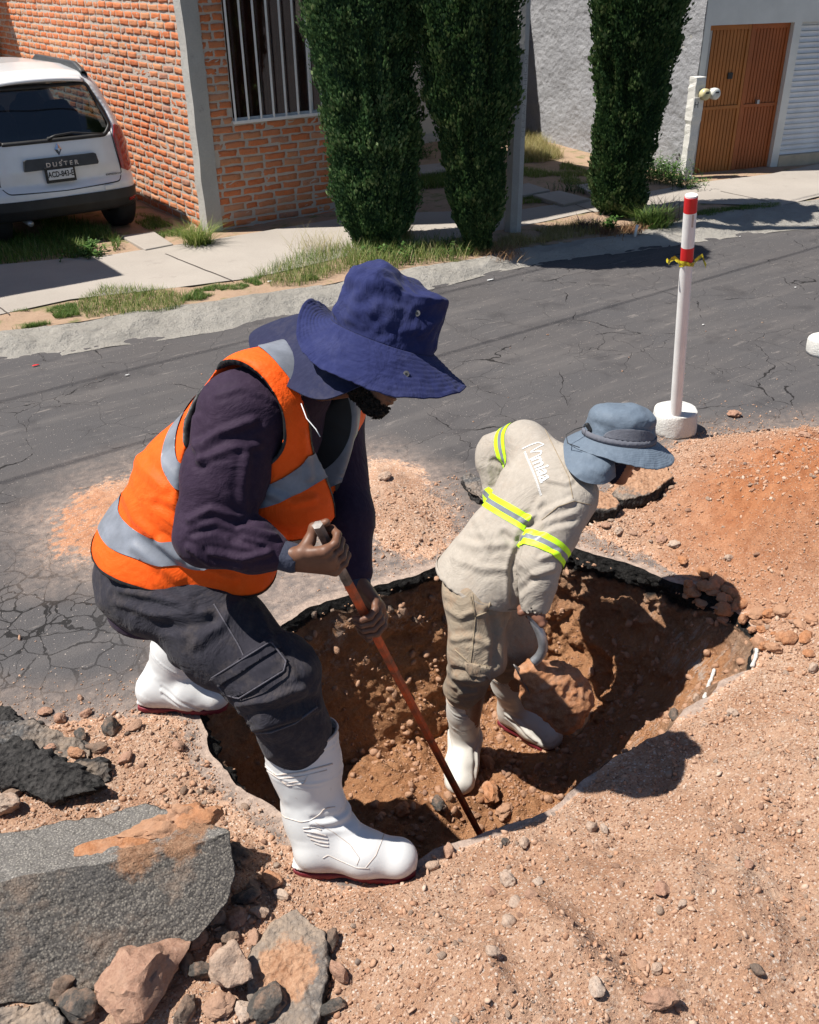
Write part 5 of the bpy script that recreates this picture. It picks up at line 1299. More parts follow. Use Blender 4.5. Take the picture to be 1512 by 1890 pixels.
def stone_cyl(mb, c, r_, h, seed, n=56):
    rows = []
    prof = [(0, r_ * .92), (.004, r_ * .97), (.02, r_), (h * .5, r_ * 1.0), (h - .02, r_ * .99), (h - .005, r_ * .955), (h, r_ * .88), (h + .001, r_ * .5), (h + .001, .001)]
    for z, rr in prof:
        a = np.arange(n) / n * 2 * math.pi; P = np.stack([c[0] + rr * np.cos(a), c[1] + rr * np.sin(a), np.full(n, c[2] + z)], 1)
        d = .012 * fbm(P, 9, 3, seed) * min(1, rr / r_); P[:, 0] += d * np.cos(a); P[:, 1] += d * np.sin(a); P[:, 2] += .006 * fbm(P, 12, 3, seed + 1) * (z > 0); rows.append(P)
    mb.grid(rows, closed=True)
def red_post():
    b = hit(1243, 803) ; b = G(1243, 795, 0.0); b[2] = .0
    c = b.copy()
    t = thing('barrier_post', 'white post with red bands on a round concrete base beyond the dirt', 'barrier post', c)
    mb = MB(); stone_cyl(mb, c, .112, .125, 5); smooth_by_angle(mb.build('base', MT['white_chalk'], t), 50)
    p0 = G(1247, 768, .11); Lp = 1.14
    top = None; best = 9
    for az_ in np.linspace(0, 6.28, 180):
        for tl in np.linspace(0, .18, 25):
            d = np.array([math.cos(az_) * math.sin(tl), math.sin(az_) * math.sin(tl), math.cos(tl)]); q = PJ(p0 + d * Lp); e = math.hypot(q[0] - 1277, q[1] - 361) + 60 * max(0, .06 - (d[1] - d[0] * .2)) 
            if e < best: best, top = e, d
    d = top
    def seg(a, b_, mat, nm, r_=.0285):
        m_ = MB(); m_.tube([p0 + d * (a + (b_ - a) * k / 6) for k in range(7)], r_, 28); return smooth_by_angle(m_.build(nm, mat, t), 50)
    def zat(py):
        f_ = lambda s: PJ(p0 + d * s)[1]; lo, hi = -.1, 1.3
        for _ in range(40):
            m2 = (lo + hi) / 2
            if f_(m2) > py: lo = m2
            else: hi = m2
        return lo
    s1, s2, s3, s4 = zat(482), zat(455), zat(391), zat(363)
    seg(-.03, s1, MT['white_paint'], 'pole'); seg(s1, s2, MT['red_paint'], 'red_band', .0287); seg(s2, s3, MT['white_paint'], 'white_band'); seg(s3, s4, MT['red_paint'], 'red_band', .0287)
    m_ = MB(); m_.tube([p0 + d * s4, p0 + d * (s4 + .008)], [.0265, .0265], 24); m_.build('rim', MT['white_paint'], t)
    sk = p0 + d * zat(410) ; m_ = MB(); to = nrm(np.array([0, 0, CAMH]) - sk); s_ = nrm(np.cross(d, to)); 
    m_.grid([[sk + s_ * (.010 * x + .004) * 1.0 + d * z * .02 + nrm(to * 1 + s_ * x * .6) * .0293 - d * 0 for x in (-.2, .1, .5)] for z in (-1.2, -.4, .5, 1.6)]); m_.build('sticker', MT['steel'], t, smooth=True)
    # knotted yellow tape
    y = thing('warning_tape', 'knotted yellow and black tape tied round the red and white post', 'tape', p0 + d * s1)
    m_ = MB(); c0 = p0 + d * (s1 - .005); n = 40; e1 = nrm(np.cross(d, [0, 1, 0])); e2 = np.cross(d, e1)
    for turn in range(2):
        th = np.linspace(0, 2 * math.pi, n); rr = .031 + .002 * turn
        ctr = c0 + d * (.008 * turn - .004) + (np.cos(th)[:, None] * e1 + np.sin(th)[:, None] * e2) * (rr + .002 * np.sin(th * 7))[:, None] + d * (.007 * np.sin(th * 2 + turn))[:, None]
        m_.grid([ctr - d * .008, ctr, ctr + d * .008])
    m_.build('loop', MT['yellow'], y, smooth=True)
    for sgn, nm in ((1, 'tail'), (-1, 'tail')):
        m_ = MB(); r0 = c0 + CR * sgn * .034; pts = [r0, r0 + CR * sgn * .020 + CU * .018, r0 + CR * sgn * .036 + CU * (.028 if sgn > 0 else .010), r0 + CR * sgn * .046 - CU * .002, r0 + CR * sgn * .055 - CU * (.022 if sgn > 0 else -.008)]
        m_.grid([[p - CU * .008 + CF * .004 * math.sin(i * 2) for i, p in enumerate(pts)], [p + CU * .002 + CR * .004 * math.cos(i) for i, p in enumerate(pts)], [p + CU * .010 - CF * .006 for p in pts]])
        ob = m_.build(nm, MT['yellow'], y, smooth=True)
red_post()
def block():
    c = G(1518, 652, 0); t = thing('concrete_base', 'second round white concrete base cut by the right frame edge', 'concrete base', c)
    mb = MB(); stone_cyl(mb, c, .10, .105, 9); smooth_by_angle(mb.build('base', MT['white_chalk'], t), 50)
    mb = MB(); mb.tube([c + [.02, 0, .09], c + [.03, .02, .3], c + [.05, .04, 1.1]], .027, 20); mb.build('pole', MT['white_paint'], t, smooth=True)
block()
def litter():
    rr = [((1593 / 10, 0), 0)]
    b = G(1172, 437, .05); mb = MB(); mb.tube([b, b + [.005, 0, .05], b + [.01, -.005, .10]], [.012, .011, .012], 12); tag(mb.build('plastic_stake', MT['white_paint'], smooth=True), 'short white plastic stake stuck in the kerb under the right cypress', 'stake')
    items = [((66, 675), 'red', .022, 'small red plastic scrap on the road at the left edge', 'litter'), ((905, 517), 'white', .03, 'crumpled white paper scrap in the gutter right of the navy hat', 'litter'),
             ((235, 693), 'white', .014, 'white paper shred on the road left of the orange vest', 'litter'), ((1366, 437), 'white', .010, 'pale scrap in the gutter far right', 'litter'), ((1468, 531), 'white', .010, 'small white chip on the road at right', 'litter'), ((1298, 600), 'white', .010, 'small white chip on the road right of the post', 'litter'), ((498, 520), 'white', .02, 'crumpled white wrapper in the grass behind the navy hat', 'litter')]
    for i, ((px, py), c, s_, lab, cat) in enumerate(items):
        z = .004 if i != 6 else .075
        q = G(px, py, z); g_ = np.linspace(-1, 1, 7); X_, Y_ = np.meshgrid(g_, g_); P = np.stack([q[0] + X_ * s_ * (1 - .3 * Y_ ** 2), q[1] + Y_ * s_ * .35, q[2] + .004 + .006 * np.abs(fbm(np.stack([X_, Y_, 0 * X_ + i], -1), 2, 2, i))], -1)
        mb = MB(); mb.grid(P); o = mb.build('paper_scrap' if c == 'white' else 'plastic_scrap', MT['red_paint'] if c == 'red' else MT['white_paint'], smooth=True); solid(o, .001); tag(o, lab, cat)
litter()

# ================================================================== IMPLICIT SURFACES (for the bodies, clothes and the car)
class SDF:
    def __init__(s): s.ops = []
    def cone(s, a, b, ra, rb, k=.03, flat=None, fs=1.0, sub=False, sharp=False):
        a, b = np.array(a, float), np.array(b, float); ab = b - a; L2 = max(ab @ ab, 1e-9)
        if flat is not None: flat = nrm(flat)
        def f(P):
            q = P - a
            if flat is not None: q = q + (q @ flat)[..., None] * flat * (1 / fs - 1); ab_ = ab + (ab @ flat) * flat * (1 / fs - 1)
            else: ab_ = ab
            t = np.clip((q @ ab_) / (ab_ @ ab_), 0, 1)
            return np.linalg.norm(q - t[..., None] * ab_, axis=-1) - (ra + (rb - ra) * t)
        m = max(ra, rb) * max(1, fs); s.ops.append((f, np.minimum(a, b) - m, np.maximum(a, b) + m, k, sub)); return s
    def chain(s, pts, rs, k=.02, flat=None, fs=1.0):
        for i in range(len(pts) - 1): s.cone(pts[i], pts[i + 1], rs[i], rs[i + 1], k, flat, fs)
        return s
    def ell(s, c, r, R=None, k=.03, sub=False):
        c = np.array(c, float); r = np.array(r, float); R = np.eye(3) if R is None else np.asarray(R)   # rows = local axes
        def f(P):
            q = (P - c) @ R.T; kk = np.linalg.norm(q / r, axis=-1); k2 = np.linalg.norm(q / (r * r), axis=-1) + 1e-9
            return kk * (kk - 1) / k2
        m = np.sqrt(((R.T * r) ** 2).sum(1)); s.ops.append((f, c - m, c + m, k, sub)); return s
    def half(s, p, n, k=.01):      # keep the side the normal points away from
        p = np.array(p, float); n = nrm(n); s.ops.append((lambda P: -((P - p) @ n), None, None, k, True)); return s
    def fn(s, f, lo, hi, k=.01, sub=False): s.ops.append((f, np.array(lo, float), np.array(hi, float), k, sub)); return s
    def mesh(s, h, pad=.03, lo=None, hi=None):
        adds = [o for o in s.ops if not o[4] and o[1] is not None]
        if lo is None: lo = np.min([o[1] for o in adds], 0) - pad; hi = np.max([o[2] for o in adds], 0) + pad
        n = np.ceil((hi - lo) / h).astype(int) + 1
        D = np.full(n, .25, np.float32); ax = [lo[i] + h * np.arange(n[i]) for i in range(3)]
        for f, a, b, k, sub in s.ops:
            if a is None: i0, i1 = [0, 0, 0], list(n)
            else:
                mg = k + 3 * h + (.0 if sub else .035)
                i0 = [max(0, int((a[i] - mg - lo[i]) / h)) for i in range(3)]; i1 = [min(int(n[i]), int((b[i] + mg - lo[i]) / h) + 2) for i in range(3)]
            if any(i1[i] <= i0[i] for i in range(3)): continue
            sl_ = tuple(slice(i0[i], i1[i]) for i in range(3))
            X = np.stack(np.meshgrid(*[ax[i][sl_[i]] for i in range(3)], indexing='ij'), -1)
            d = f(X).astype(np.float32); c = D[sl_]
            if sub: d = -d; hh = np.maximum(k - np.abs(c - d), 0) / k; D[sl_] = np.maximum(c, d) + hh * hh * k * .25
            else: hh = np.maximum(k - np.abs(c - d), 0) / k; D[sl_] = np.minimum(c, d) - hh * hh * k * .25
        return nets(D, lo, h)
def nets(D, lo, h):
    for a_ in range(3):
        sl_ = [slice(None)] * 3
        for e in (0, -1): sl_[a_] = e; D[tuple(sl_)] = np.maximum(D[tuple(sl_)], .01)
    neg = D < 0; nx, ny, nz = D.shape
    c = np.zeros((nx - 1, ny - 1, nz - 1), np.int8)
    for dx in (0, 1):
        for dy in (0, 1):
            for dz in (0, 1): c += neg[dx:nx - 1 + dx, dy:ny - 1 + dy, dz:nz - 1 + dz]
    act = (c > 0) & (c < 8); idx = np.argwhere(act); ID = np.full(act.shape, -1, np.int64); ID[act] = np.arange(len(idx))
    acc = np.zeros((len(idx), 3)); cnt = np.zeros(len(idx))
    cor = [(x, y, z) for x in (0, 1) for y in (0, 1) for z in (0, 1)]
    vals = {q: D[idx[:, 0] + q[0], idx[:, 1] + q[1], idx[:, 2] + q[2]].astype(float) for q in cor}
    for q in cor:
        for a_ in range(3):
            if q[a_] == 0:
                p = list(q); p[a_] = 1; p = tuple(p); v0, v1 = vals[q], vals[p]; m = (v0 < 0) != (v1 < 0)
                t = np.where(m, v0 / np.where(m, v0 - v1, 1), 0); pt = np.tile(np.array(q, float), (len(idx), 1)); pt[:, a_] += t
                acc += np.where(m[:, None], pt, 0); cnt += m
    V = lo + h * (idx + acc / cnt[:, None]); Fs = []
    for a_ in range(3):
        b_, c_ = (a_ + 1) % 3, (a_ + 2) % 3
        s0 = [slice(None)] * 3; s1 = [slice(None)] * 3; s0[a_] = slice(0, -1); s1[a_] = slice(1, None)
        n0, n1 = neg[tuple(s0)], neg[tuple(s1)]
        e = np.argwhere(n0 != n1); ok = (e[:, b_] > 0) & (e[:, c_] > 0) & (e[:, b_] < D.shape[b_] - 1) & (e[:, c_] < D.shape[c_] - 1); e = e[ok]
        flip = ~n0[tuple(e.T)]
        def cell(db, dc): q = e.copy(); q[:, b_] += db; q[:, c_] += dc; return ID[tuple(q.T)]
        A_, B_, C_, D_ = cell(-1, -1), cell(0, -1), cell(0, 0), cell(-1, 0)
        F = np.stack([A_, B_, C_, D_], 1); F[flip] = F[flip][:, ::-1]; Fs.append(F)
    F = np.concatenate(Fs); F = F[(F >= 0).all(1)]
    return V, F
def vnormals(V, F):
    a = V[F[:, 2]] - V[F[:, 0]]; b = V[F[:, 3 if F.shape[1] == 4 else 1]] - V[F[:, 1 if F.shape[1] == 4 else 0]]
    n = np.cross(a, b); N = np.zeros_like(V)
    for k in range(F.shape[1]): np.add.at(N, F[:, k], n)
    return nrm_rows(N)
def relax(V, F, it=2, lam=.5):
    E_ = np.concatenate([F[:, [i, (i + 1) % F.shape[1]]] for i in range(F.shape[1])])
    for _ in range(it):
        S_ = np.zeros_like(V); c = np.zeros(len(V)); np.add.at(S_, E_[:, 0], V[E_[:, 1]]); np.add.at(S_, E_[:, 1], V[E_[:, 0]]); np.add.at(c, E_[:, 0], 1); np.add.at(c, E_[:, 1], 1)
        V = V + lam * (S_ / np.maximum(c, 1)[:, None] - V)
    return V
def extract(V, F, mask_v, off, N=None):
    """faces of a surface inside a mask, lifted by off along the normals"""
    N = vnormals(V, F) if N is None else N; f = F[mask_v[F].all(1)]; u, inv = np.unique(f, return_inverse=True)
    return V[u] + N[u] * off, inv.reshape(f.shape), u
def frame(d, up=(0, 0, 1)):
    d = nrm(d); s = nrm(np.cross(up, d)); return np.array([d, s, np.cross(d, s)])       # rows: forward, left, up

# ================================================================== THE PARKED CAR
def mat_carpaint():
    m = M('white_car_paint', .32, .5); m.b.inputs['Coat Weight'].default_value = .7; m.b.inputs['Coat Roughness'].default_value = .08
    z = m.noise(3, 4, .6); m.color(m.mix(m.ramp_f(z, .4, .8), (.72, .73, .75), (.62, .61, .60))); return m.m
MT['paint'] = mat_carpaint()
MT['redlens'] = simple('red_lamp_glass', (.28, .010, .012), .12, .6, .2, 30, coat=.8)
MT['trim'] = simple('dark_grey_trim', (.045, .047, .05), .5, .4, .15, 12, 120, .2, .001)
MT['rubber'] = simple('tyre_rubber', (.018, .018, .018), .85, .3, .2, 12, 60, .4, .003)
MT['chrome'] = simple('chrome', (.55, .58, .62), .15, .6, .08, 20, metal=1)
MT['plate'] = simple('white_plate', (.62, .62, .62), .5, .4, .05, 20)
def car():
    cx, yr = 2.44, 8.36
    t = thing('parked_car', 'white station wagon with roof rails parked rear first against the brick wall', 'car', (cx, yr + 1.8, .05))
    HW = .665
    def hw(y, z):      # half width
        s_ = np.interp(z, [.0, .18, .35, .55, .78, .95, 1.30, 1.5], [.58, .615, .640, .648, .632, .595, .485, .40])
        tail = 1 - .05 * sst(.5, 0, y - yr) - .16 * sst(3.0, 3.6, y - yr)
        return s_ * tail + .02
    def rear(x, z):
        b = np.interp(z, [0, .22, .34, .47, .52, .62, .84, .90, 1.28, 1.45], [.14, .06, .0, .0, .05, .045, .075, .10, .32, .42])
        return yr + b + .10 * (np.abs(x) / HW) ** 3.6
    def roof(x, y):
        yy = y - yr; r_ = np.interp(yy, [0, .30, .9, 1.8, 2.3, 2.9, 3.6], [1.30, 1.345, 1.385, 1.37, 1.0, .88, .74])
        return r_ - .055 * (np.abs(x) / .5) ** 2.4
    def smax(a, b, k): h_ = np.maximum(k - np.abs(a - b), 0) / k; return np.maximum(a, b) + h_ * h_ * k * .25
    def bodyf(P):
        x, y, z = P[..., 0] - cx, P[..., 1], P[..., 2] - .03
        d = np.abs(x) - hw(y, z); d = smax(d, (rear(x, z) - y) * .93, .10); d = smax(d, z - roof(x, y), .09); d = smax(d, (.255 - z), .03); d = smax(d, y - (yr + 3.55), .2); return d
    S1 = SDF(); S1.fn(bodyf, (cx - .75, yr - .05, .1), (cx + .75, yr + 3.65, 1.5), .01)
    inner = lambda P: np.maximum(np.maximum(bodyf(P) + .055, .48 - P[..., 2]), P[..., 1] - (yr + 2.2))
    S1.fn(inner, (cx - .7, yr, .45), (cx + .7, yr + 2.3, 1.45), .012, True)
    for sx in (-1, 1):
        for wy in (.50, 2.85):
            S1.cone((cx + sx * .42, yr + wy, .30), (cx + sx * .9, yr + wy, .30), .335, .335, .01, sub=True)
    # openings: rear window and side windows
    def rearwin(P):
        x, z, y = P[..., 0] - cx, P[..., 2], P[..., 1]
        w_ = np.interp(z, [.86, .93, 1.05, 1.28], [.44, .505, .50, .40]); d = np.maximum(np.abs(x) - w_, np.maximum(.895 - z, z - 1.285)); return np.maximum(d, y - (yr + .75))
    S1.fn(rearwin, (cx - .55, yr - .1, .85), (cx + .55, yr + .75, 1.32), .03, True)
    def sidewin(P):
        y, z = P[..., 1] - yr, P[..., 2]
        d = np.maximum(np.maximum(.93 - z, z - 1.26), np.maximum(.50 + .35 * (z - .93) - y, y - 1.95)); return np.maximum(d, .30 - np.abs(P[..., 0] - cx))
    S1.fn(sidewin, (cx - .8, yr + .4, .9), (cx + .8, yr + 2, 1.3), .02, True)
    V, F = S1.mesh(.0145, lo=np.array([cx - .78, yr - .05, .15]), hi=np.array([cx + .78, yr + 3.68, 1.46])); V = relax(V, F, 3, .5)
    body = link_mesh('body', V, F, MT['paint'], t); 
    mlow = V[:, 2] < .475
    # patches that follow the rear surface
    def onrear(x, z, off=.004):
        x = np.asarray(x, float); z = np.asarray(z, float); y = np.full(x.shape, yr - .12)
        for _ in range(60):
            d = bodyf(np.stack([x + cx, y, z], -1)); y = y + d * .9
        return np.stack([x + cx, y - off, z], -1)
    def patch(nm, poly, mat, th=.010, off=.006, parent=t, n=70):
        poly = np.array(poly, float); lo, hi = poly.min(0), poly.max(0)
        # grid warped to the outline: rows in z, columns spanning the outline
        zz = np.linspace(lo[1] + 1e-4, hi[1] - 1e-4, n); rows = []
        for z in zz:
            xs = []
            for i in range(len(poly)):
                a, b = poly[i], poly[(i + 1) % len(poly)]
                if (a[1] > z) != (b[1] > z): xs.append(a[0] + (z - a[1]) * (b[0] - a[0]) / (b[1] - a[1]))
            rows.append(onrear(np.linspace(min(xs), max(xs), 60), np.full(60, z), off))
        mb = MB(); mb.grid(rows); o = mb.build(nm, mat, parent, smooth=True); recalc(o); solid(o, th, 0); return o
    lower = patch('bumper', [(-.66, .285), (.66, .285), (.685, .40), (.67, .445), (.5, .415), (-.5, .415), (-.67, .445), (-.685, .40)], MT['black'], .02, .004)
    glass = patch('rear_window', [(-.43, .875), (.43, .875), (.50, .945), (.405, 1.275), (.36, 1.29), (-.36, 1.29), (-.405, 1.275), (-.50, .945)], MT['carglass'], .003, -.012)
    # black rim round the glass
    def ribbon(nm, pts, w_, mat, off, parent, closed=False, hgt=.004, n=160):
        P = np.array(pts + ([pts[0]] if closed else []), float); d = np.r_[0, np.cumsum(np.linalg.norm(np.diff(P, axis=0), axis=1))]; t_ = np.linspace(0, d[-1], n); Q = np.stack([np.interp(t_, d, P[:, j]) for j in range(2)], 1)
        for _ in range(4 if not closed else 3): Q[1:-1] = (Q[:-2] + Q[1:-1] * 2 + Q[2:]) / 4
        T = np.gradient(Q, axis=0); T /= np.linalg.norm(T, axis=1)[:, None] + 1e-9; Nn = np.stack([-T[:, 1], T[:, 0]], 1)
        mb = MB(); mb.grid([onrear(Q[:, 0] + Nn[:, 0] * w_ * k, Q[:, 1] + Nn[:, 1] * w_ * k, off + (hgt if k == 0 else 0)) for k in (-.5, 0, .5)]); o = mb.build(nm, mat, parent, smooth=True); recalc(o); solid(o, .002, 0); return o
    ribbon('window_seal', [(-.43, .880), (.43, .880), (.498, .95), (.403, 1.27), (-.403, 1.27), (-.498, .95)], .030, MT['black'], .003, glass, True)
    ribbon('tailgate_gap', [(-.48, .95), (-.495, .75), (-.515, .56), (-.47, .505), (0, .49), (.47, .505), (.515, .56), (.495, .75), (.48, .95)], .007, MT['black'], .001, body, False, .0)
    tl = patch('tail_light', [(.515, .60), (.57, .575), (.70, .60), (.70, .75), (.66, .90), (.53, .945), (.495, .86), (.505, .72)], MT['redlens'], .016, .010)
    tl2 = patch('tail_light', [(-.545, .60), (-.60, .585), (-.665, .62), (-.66, .75), (-.62, .90), (-.575, .915), (-.555, .84), (-.55, .72)], MT['redlens'], .016, .010)
    patch('reflector', [(.53, .335), (.60, .34), (.60, .365), (.53, .36)], MT['redlens'], .008, .02, lower, 12)
    garn = patch('garnish', [(-.31, .665), (.30, .665), (.31, .68), (.30, .745), (.28, .755), (-.28, .755), (-.30, .745), (-.31, .68)], MT['trim'], .03, .014)
    patch('fuel_badge', [(.32, .455), (.40, .455), (.40, .49), (.32, .49)], MT['paint'], .012, .006, body, 10)
    # number plate hanging under the garnish
    yp = float(onrear(np.array([0.]), np.array([.62]))[0, 1]) - .03
    mb = MB(); mb.box((cx - .03 - .125, yp - .006, .56), (cx - .03 + .125, yp + .012, .685)); fr = bevel(mb.build('plate_frame', MT['black'], t), .004)
    mb = MB(); mb.box((cx - .03 - .107, yp - .010, .585), (cx - .03 + .107, yp - .006, .665)); pl = bevel(mb.build('number_plate', MT['plate'], t), .002)
    def put(s_, size, x0, z0, y0, par, mat, sx=1, ex=.002, shear=0, nm='lettering'):
        Vt, Ft = text_mesh(s_, size, 0, size * .028); P = np.stack([x0 + Vt[:, 0] * sx, np.full(len(Vt), y0), z0 + Vt[:, 1] + shear * Vt[:, 0]], 1); P[:, 0] += 0
        return link_mesh(nm, P, Ft, mat, par, False)
    put('ACD-843-E', .062, cx - .03, .625, yp - .0115, pl, MT['black'], .72)
    gy = float(onrear(np.array([0.]), np.array([.70]))[0, 1]) - .031
    put('D U S T E R', .050, cx + .0, .700, gy, garn, MT['chrome'], 1.08)
    mb = MB(); mb.tube([(cx, gy, .728), (cx, gy + .02, .728)], .007, 12); mb.build('badge_dot', MT['chrome'], garn)
    ly = float(onrear(np.array([0.]), np.array([.81]))[0, 1]) - .006
    mb = MB()
    for sx in (-1, 1):
        o1 = np.array([[cx + sx * .030 * a, ly - b, .81 + .048 * c] for a, b, c in ((0, 0, 1), (1, 0, 0), (0, 0, -1), (0, .012, -.45), (.42, .012, 0), (0, .012, .45))]); mb.add(o1, [[0, 1, 4, 5], [1, 2, 3, 4]] if sx > 0 else [[0, 5, 4, 1], [1, 4, 3, 2]])
    mb.build('diamond_badge', MT['chrome'], t)
    put('EXPRESSION', .020, cx + .43, .565, float(onrear(np.array([.43]), np.array([.565]))[0, 1]) - .010, body, MT['trim'], 1.2)
    # wiper
    wp = [onrear(np.array([x]), np.array([z]), .028)[0] for x, z in ((-.06, .895), (.0, .915), (.14, .925), (.30, .905), (.40, .895))]
    mb = MB(); mb.tube(wp, [.013, .009, .007, .006, .004], 8); mb.build('wiper', MT['black'], t, smooth=True)
    mb = MB(); q = onrear(np.array([-.05]), np.array([.89]), .02)[0]; mb.tube([q, q + [0, .03, 0]], .018, 12); mb.build('wiper_hub', MT['black'], t, smooth=True)
    # spoiler lip of the roof and rails
    mb = MB()
    xs = np.linspace(-.38, .38, 40); mb.grid([[(cx + x, yr + .30 + .05 * abs(x / .4) ** 2 + a, 1.325 - .03 * abs(x / .4) ** 2.2 + b) for x in xs] for a, b in ((.06, -.012), (-.055, -.020), (-.065, -.008), (-.02, .012), (.10, .028))]); ob = mb.build('spoiler', MT['paint'], t, smooth=True); solid(ob, .006)
    for sx in (-1, 1):
        mb = MB(); ys = np.linspace(.36, 1.75, 30); sec = []
        for y in ys:
            e = min(1, (y - .33) / .22, (1.80 - y) / .2) ** .7; zt = 1.30 + .035 + .085 * e; xb = cx + sx * (.42 + .0 * y); zb = 1.30
            sec.append([(xb - .022, yr + y, zb), (xb - .024, yr + y, zt - .012), (xb - .014, yr + y, zt), (xb + .014, yr + y, zt - .004), (xb + .028, yr + y, zt - .02), (xb + .03, yr + y, zb)])
        mb.grid(sec); ra = mb.build('roof_rail', MT['trim'], t, smooth=True); recalc(ra); solid(ra, .004)
    # wheels
    for sx in (-1, 1):
        for wy in (.50, 2.85):
            c = np.array([cx + sx * .545, yr + wy - .05, .355]); n = 56; prof = [(-.085, .17), (-.09, .27), (-.075, .295), (-.03, .302), (.03, .302), (.075, .295), (.09, .27), (.085, .17)]; rows = []
            for dx, rr in [(u_, v_ * 1.04) for u_, v_ in prof]: a = np.arange(n) / n * 2 * math.pi; rows.append(np.stack([np.full(n, c[0] + dx), c[1] + rr * np.cos(a), c[2] + rr * np.sin(a)], 1))
            wh = bpy.data.objects.new('wheel', None); COL.objects.link(wh); wh.parent = t; ORG[wh.name] = ORG[t.name]
            mb = MB(); mb.grid(rows, closed=True); ty = mb.build('tyre', MT['rubber'], wh, smooth=True); recalc(ty)
            mb = MB(); rows = []
            for dx, rr in ((.06, .17), (.03, .16), (.02, .06), (.04, .03), (.04, .001)): a = np.arange(30) / 30 * 2 * math.pi; rows.append(np.stack([np.full(30, c[0] + sx * dx), c[1] + rr * np.cos(a), c[2] + rr * np.sin(a)], 1))
            mb.grid(rows, closed=True); ri = mb.build('rim', MT['steel'], wh, smooth=True); recalc(ri)
    # cabin: bench seat with head rests and front seats
    for nm, y0, xs in (('seat', .95, (-.28, .28)), ('seat', 1.75, (-.27, .27))):
        for x in xs:
            q = SDF(); q.cone((cx + x, yr + y0, .50), (cx + x, yr + y0 - .10, .95), .13, .12, .05, (1, 0, 0), 1.6); q.cone((cx + x - .06, yr + y0 - .12, 1.05), (cx + x + .06, yr + y0 - .12, 1.05), .055, .055, .02)
            q.cone((cx + x, yr + y0 - .1, .95), (cx + x, yr + y0 - .12, 1.05), .02, .02, .02); V_, F_ = q.mesh(.02); link_mesh(nm, V_, F_, MT['interior'], t)
    mb = MB(); mb.box((cx - .5, yr + .15, .46), (cx + .5, yr + 2.2, .49)); mb.build('floor_panel', MT['interior'], t)
    mb = MB(); mb.box((cx - .55, yr + .25, .24), (cx + .55, yr + 3.3, .28)); mb.build('underbody', MT['interior'], t)
    mb = MB(); mb.tube([(cx - .34, yr + .06, .25), (cx - .34, yr + .5, .25)], .025, 12); mb.build('exhaust', MT['steel'], t, smooth=True)
car()

# ================================================================== PEOPLE
MT['skin'] = simple('brown_skin', (.16, .075, .045), .5, .35, .12, 40, 300, .25, .0008)
MT['skin2'] = simple('tanned_skin', (.21, .095, .06), .5, .35, .12, 40, 300, .25, .0008)
MT['hair'] = simple('black_hair', (.012, .010, .009), .8, .25, .4, 200, 500, .8, .002)
def cloth(name, c, c2=None, rough=.9, weave=900, wr=7, dirt=None, dirt_amt=.6, wr_st=.35, sheen=.04):
    m = M(name, rough, .15); n = m.noise(5, 5, .6); f = m.noise(60, 4, .7)
    col = m.mix(m.ramp_f(n, .3, .75), c, c2 or tuple(x * .72 for x in c)); col = m.mix(m.math('MULTIPLY', m.ramp_f(f, .45, .8), .25), col, tuple(min(1, x * 1.5 + .02) for x in c))
    if dirt: col = m.mix(m.math('MULTIPLY', m.ramp_f(m.noise(9, 6, .75), .50, .72), dirt_amt), col, dirt)
    m.color(col); m.bump(m.noise(wr, 4, .6, None, 1.5), wr_st, .03); m.bump(m.noise(34, 4, .6, None, .8), .25, .006); m.bump(m.noise(weave, 2, .5), .15, .0006)
    m.b.inputs['Sheen Weight'].default_value = sheen; return m.m
MT['shirt1'] = cloth('plum_jersey', (.031, .017, .035), (.020, .011, .026), .75, wr_st=.3)
MT['cuff1'] = cloth('blue_grey_cuff', (.045, .05, .075))
MT['vest'] = cloth('orange_vest', (.92, .115, .008), (.80, .085, .006), .6, 700, wr_st=.3)
MT['reflect'] = simple('grey_reflective_tape', (.20, .215, .25), .42, .5, .2, 12, 160, .2, .001)
MT['pants1'] = cloth('slate_work_trousers', (.031, .029, .038), (.020, .019, .026), .9, dirt=(.15, .12, .10), dirt_amt=.35, wr_st=.5)
MT['navy'] = cloth('navy_cotton', (.022, .028, .098), (.016, .020, .074), .9, wr_st=.4, dirt=(.06, .065, .14), dirt_amt=.4)
MT['navy_flap'] = cloth('navy_flap', (.022, .025, .060), (.016, .018, .045), .9, dirt=(.07, .065, .085), dirt_amt=.5, wr_st=.15)
def mat_boot(name, amt, white):
    m = M(name, .42, .4); c = m.mix(m.noise(7, 4, .6), white, tuple(x * .86 for x in white)); h = m.attr('hgt')
    mud = m.math('ADD', m.math('MULTIPLY', m.math('SUBTRACT', .075, h), 17.0 * amt), m.math('MULTIPLY', m.math('SUBTRACT', m.noise(16, 6, .75), .56 - .05 * amt), 2.4 * (.6 + amt)))
    k = m.ramp_f(mud, .1, .9); c = m.mix(m.math('MULTIPLY', k, .55 + .2 * amt), c, (.38, .25, .165)); c = m.mix(m.math('MULTIPLY', m.ramp_f(m.noise(60, 5, .8), .62, .72), .5), c, (.30, .24, .19))
    m.color(c); m.L(m.math('MULTIPLY_ADD', k, .4, .40), m.b.inputs['Roughness']); m.bump(m.noise(40, 5, .7), .15, .003); return m.m
MT['boot'] = mat_boot('white_rubber', .6, (.66, .655, .645)); MT['boot2'] = mat_boot('muddy_white_rubber', 1.0, (.60, .57, .52))
MT['sole'] = simple('dark_red_rubber', (.16, .012, .022), .6, .4, .2, 20, 80, .3, .003)
MT['khaki'] = cloth('beige_work_shirt', (.37, .33, .285), (.31, .275, .235), .92, wr_st=.45, dirt=(.33, .24, .17), dirt_amt=.25)
MT['khaki2'] = cloth('dusty_khaki_trousers', (.315, .26, .195), (.245, .195, .145), .95, dirt=(.33, .18, .10), dirt_amt=.55, wr_st=.5)
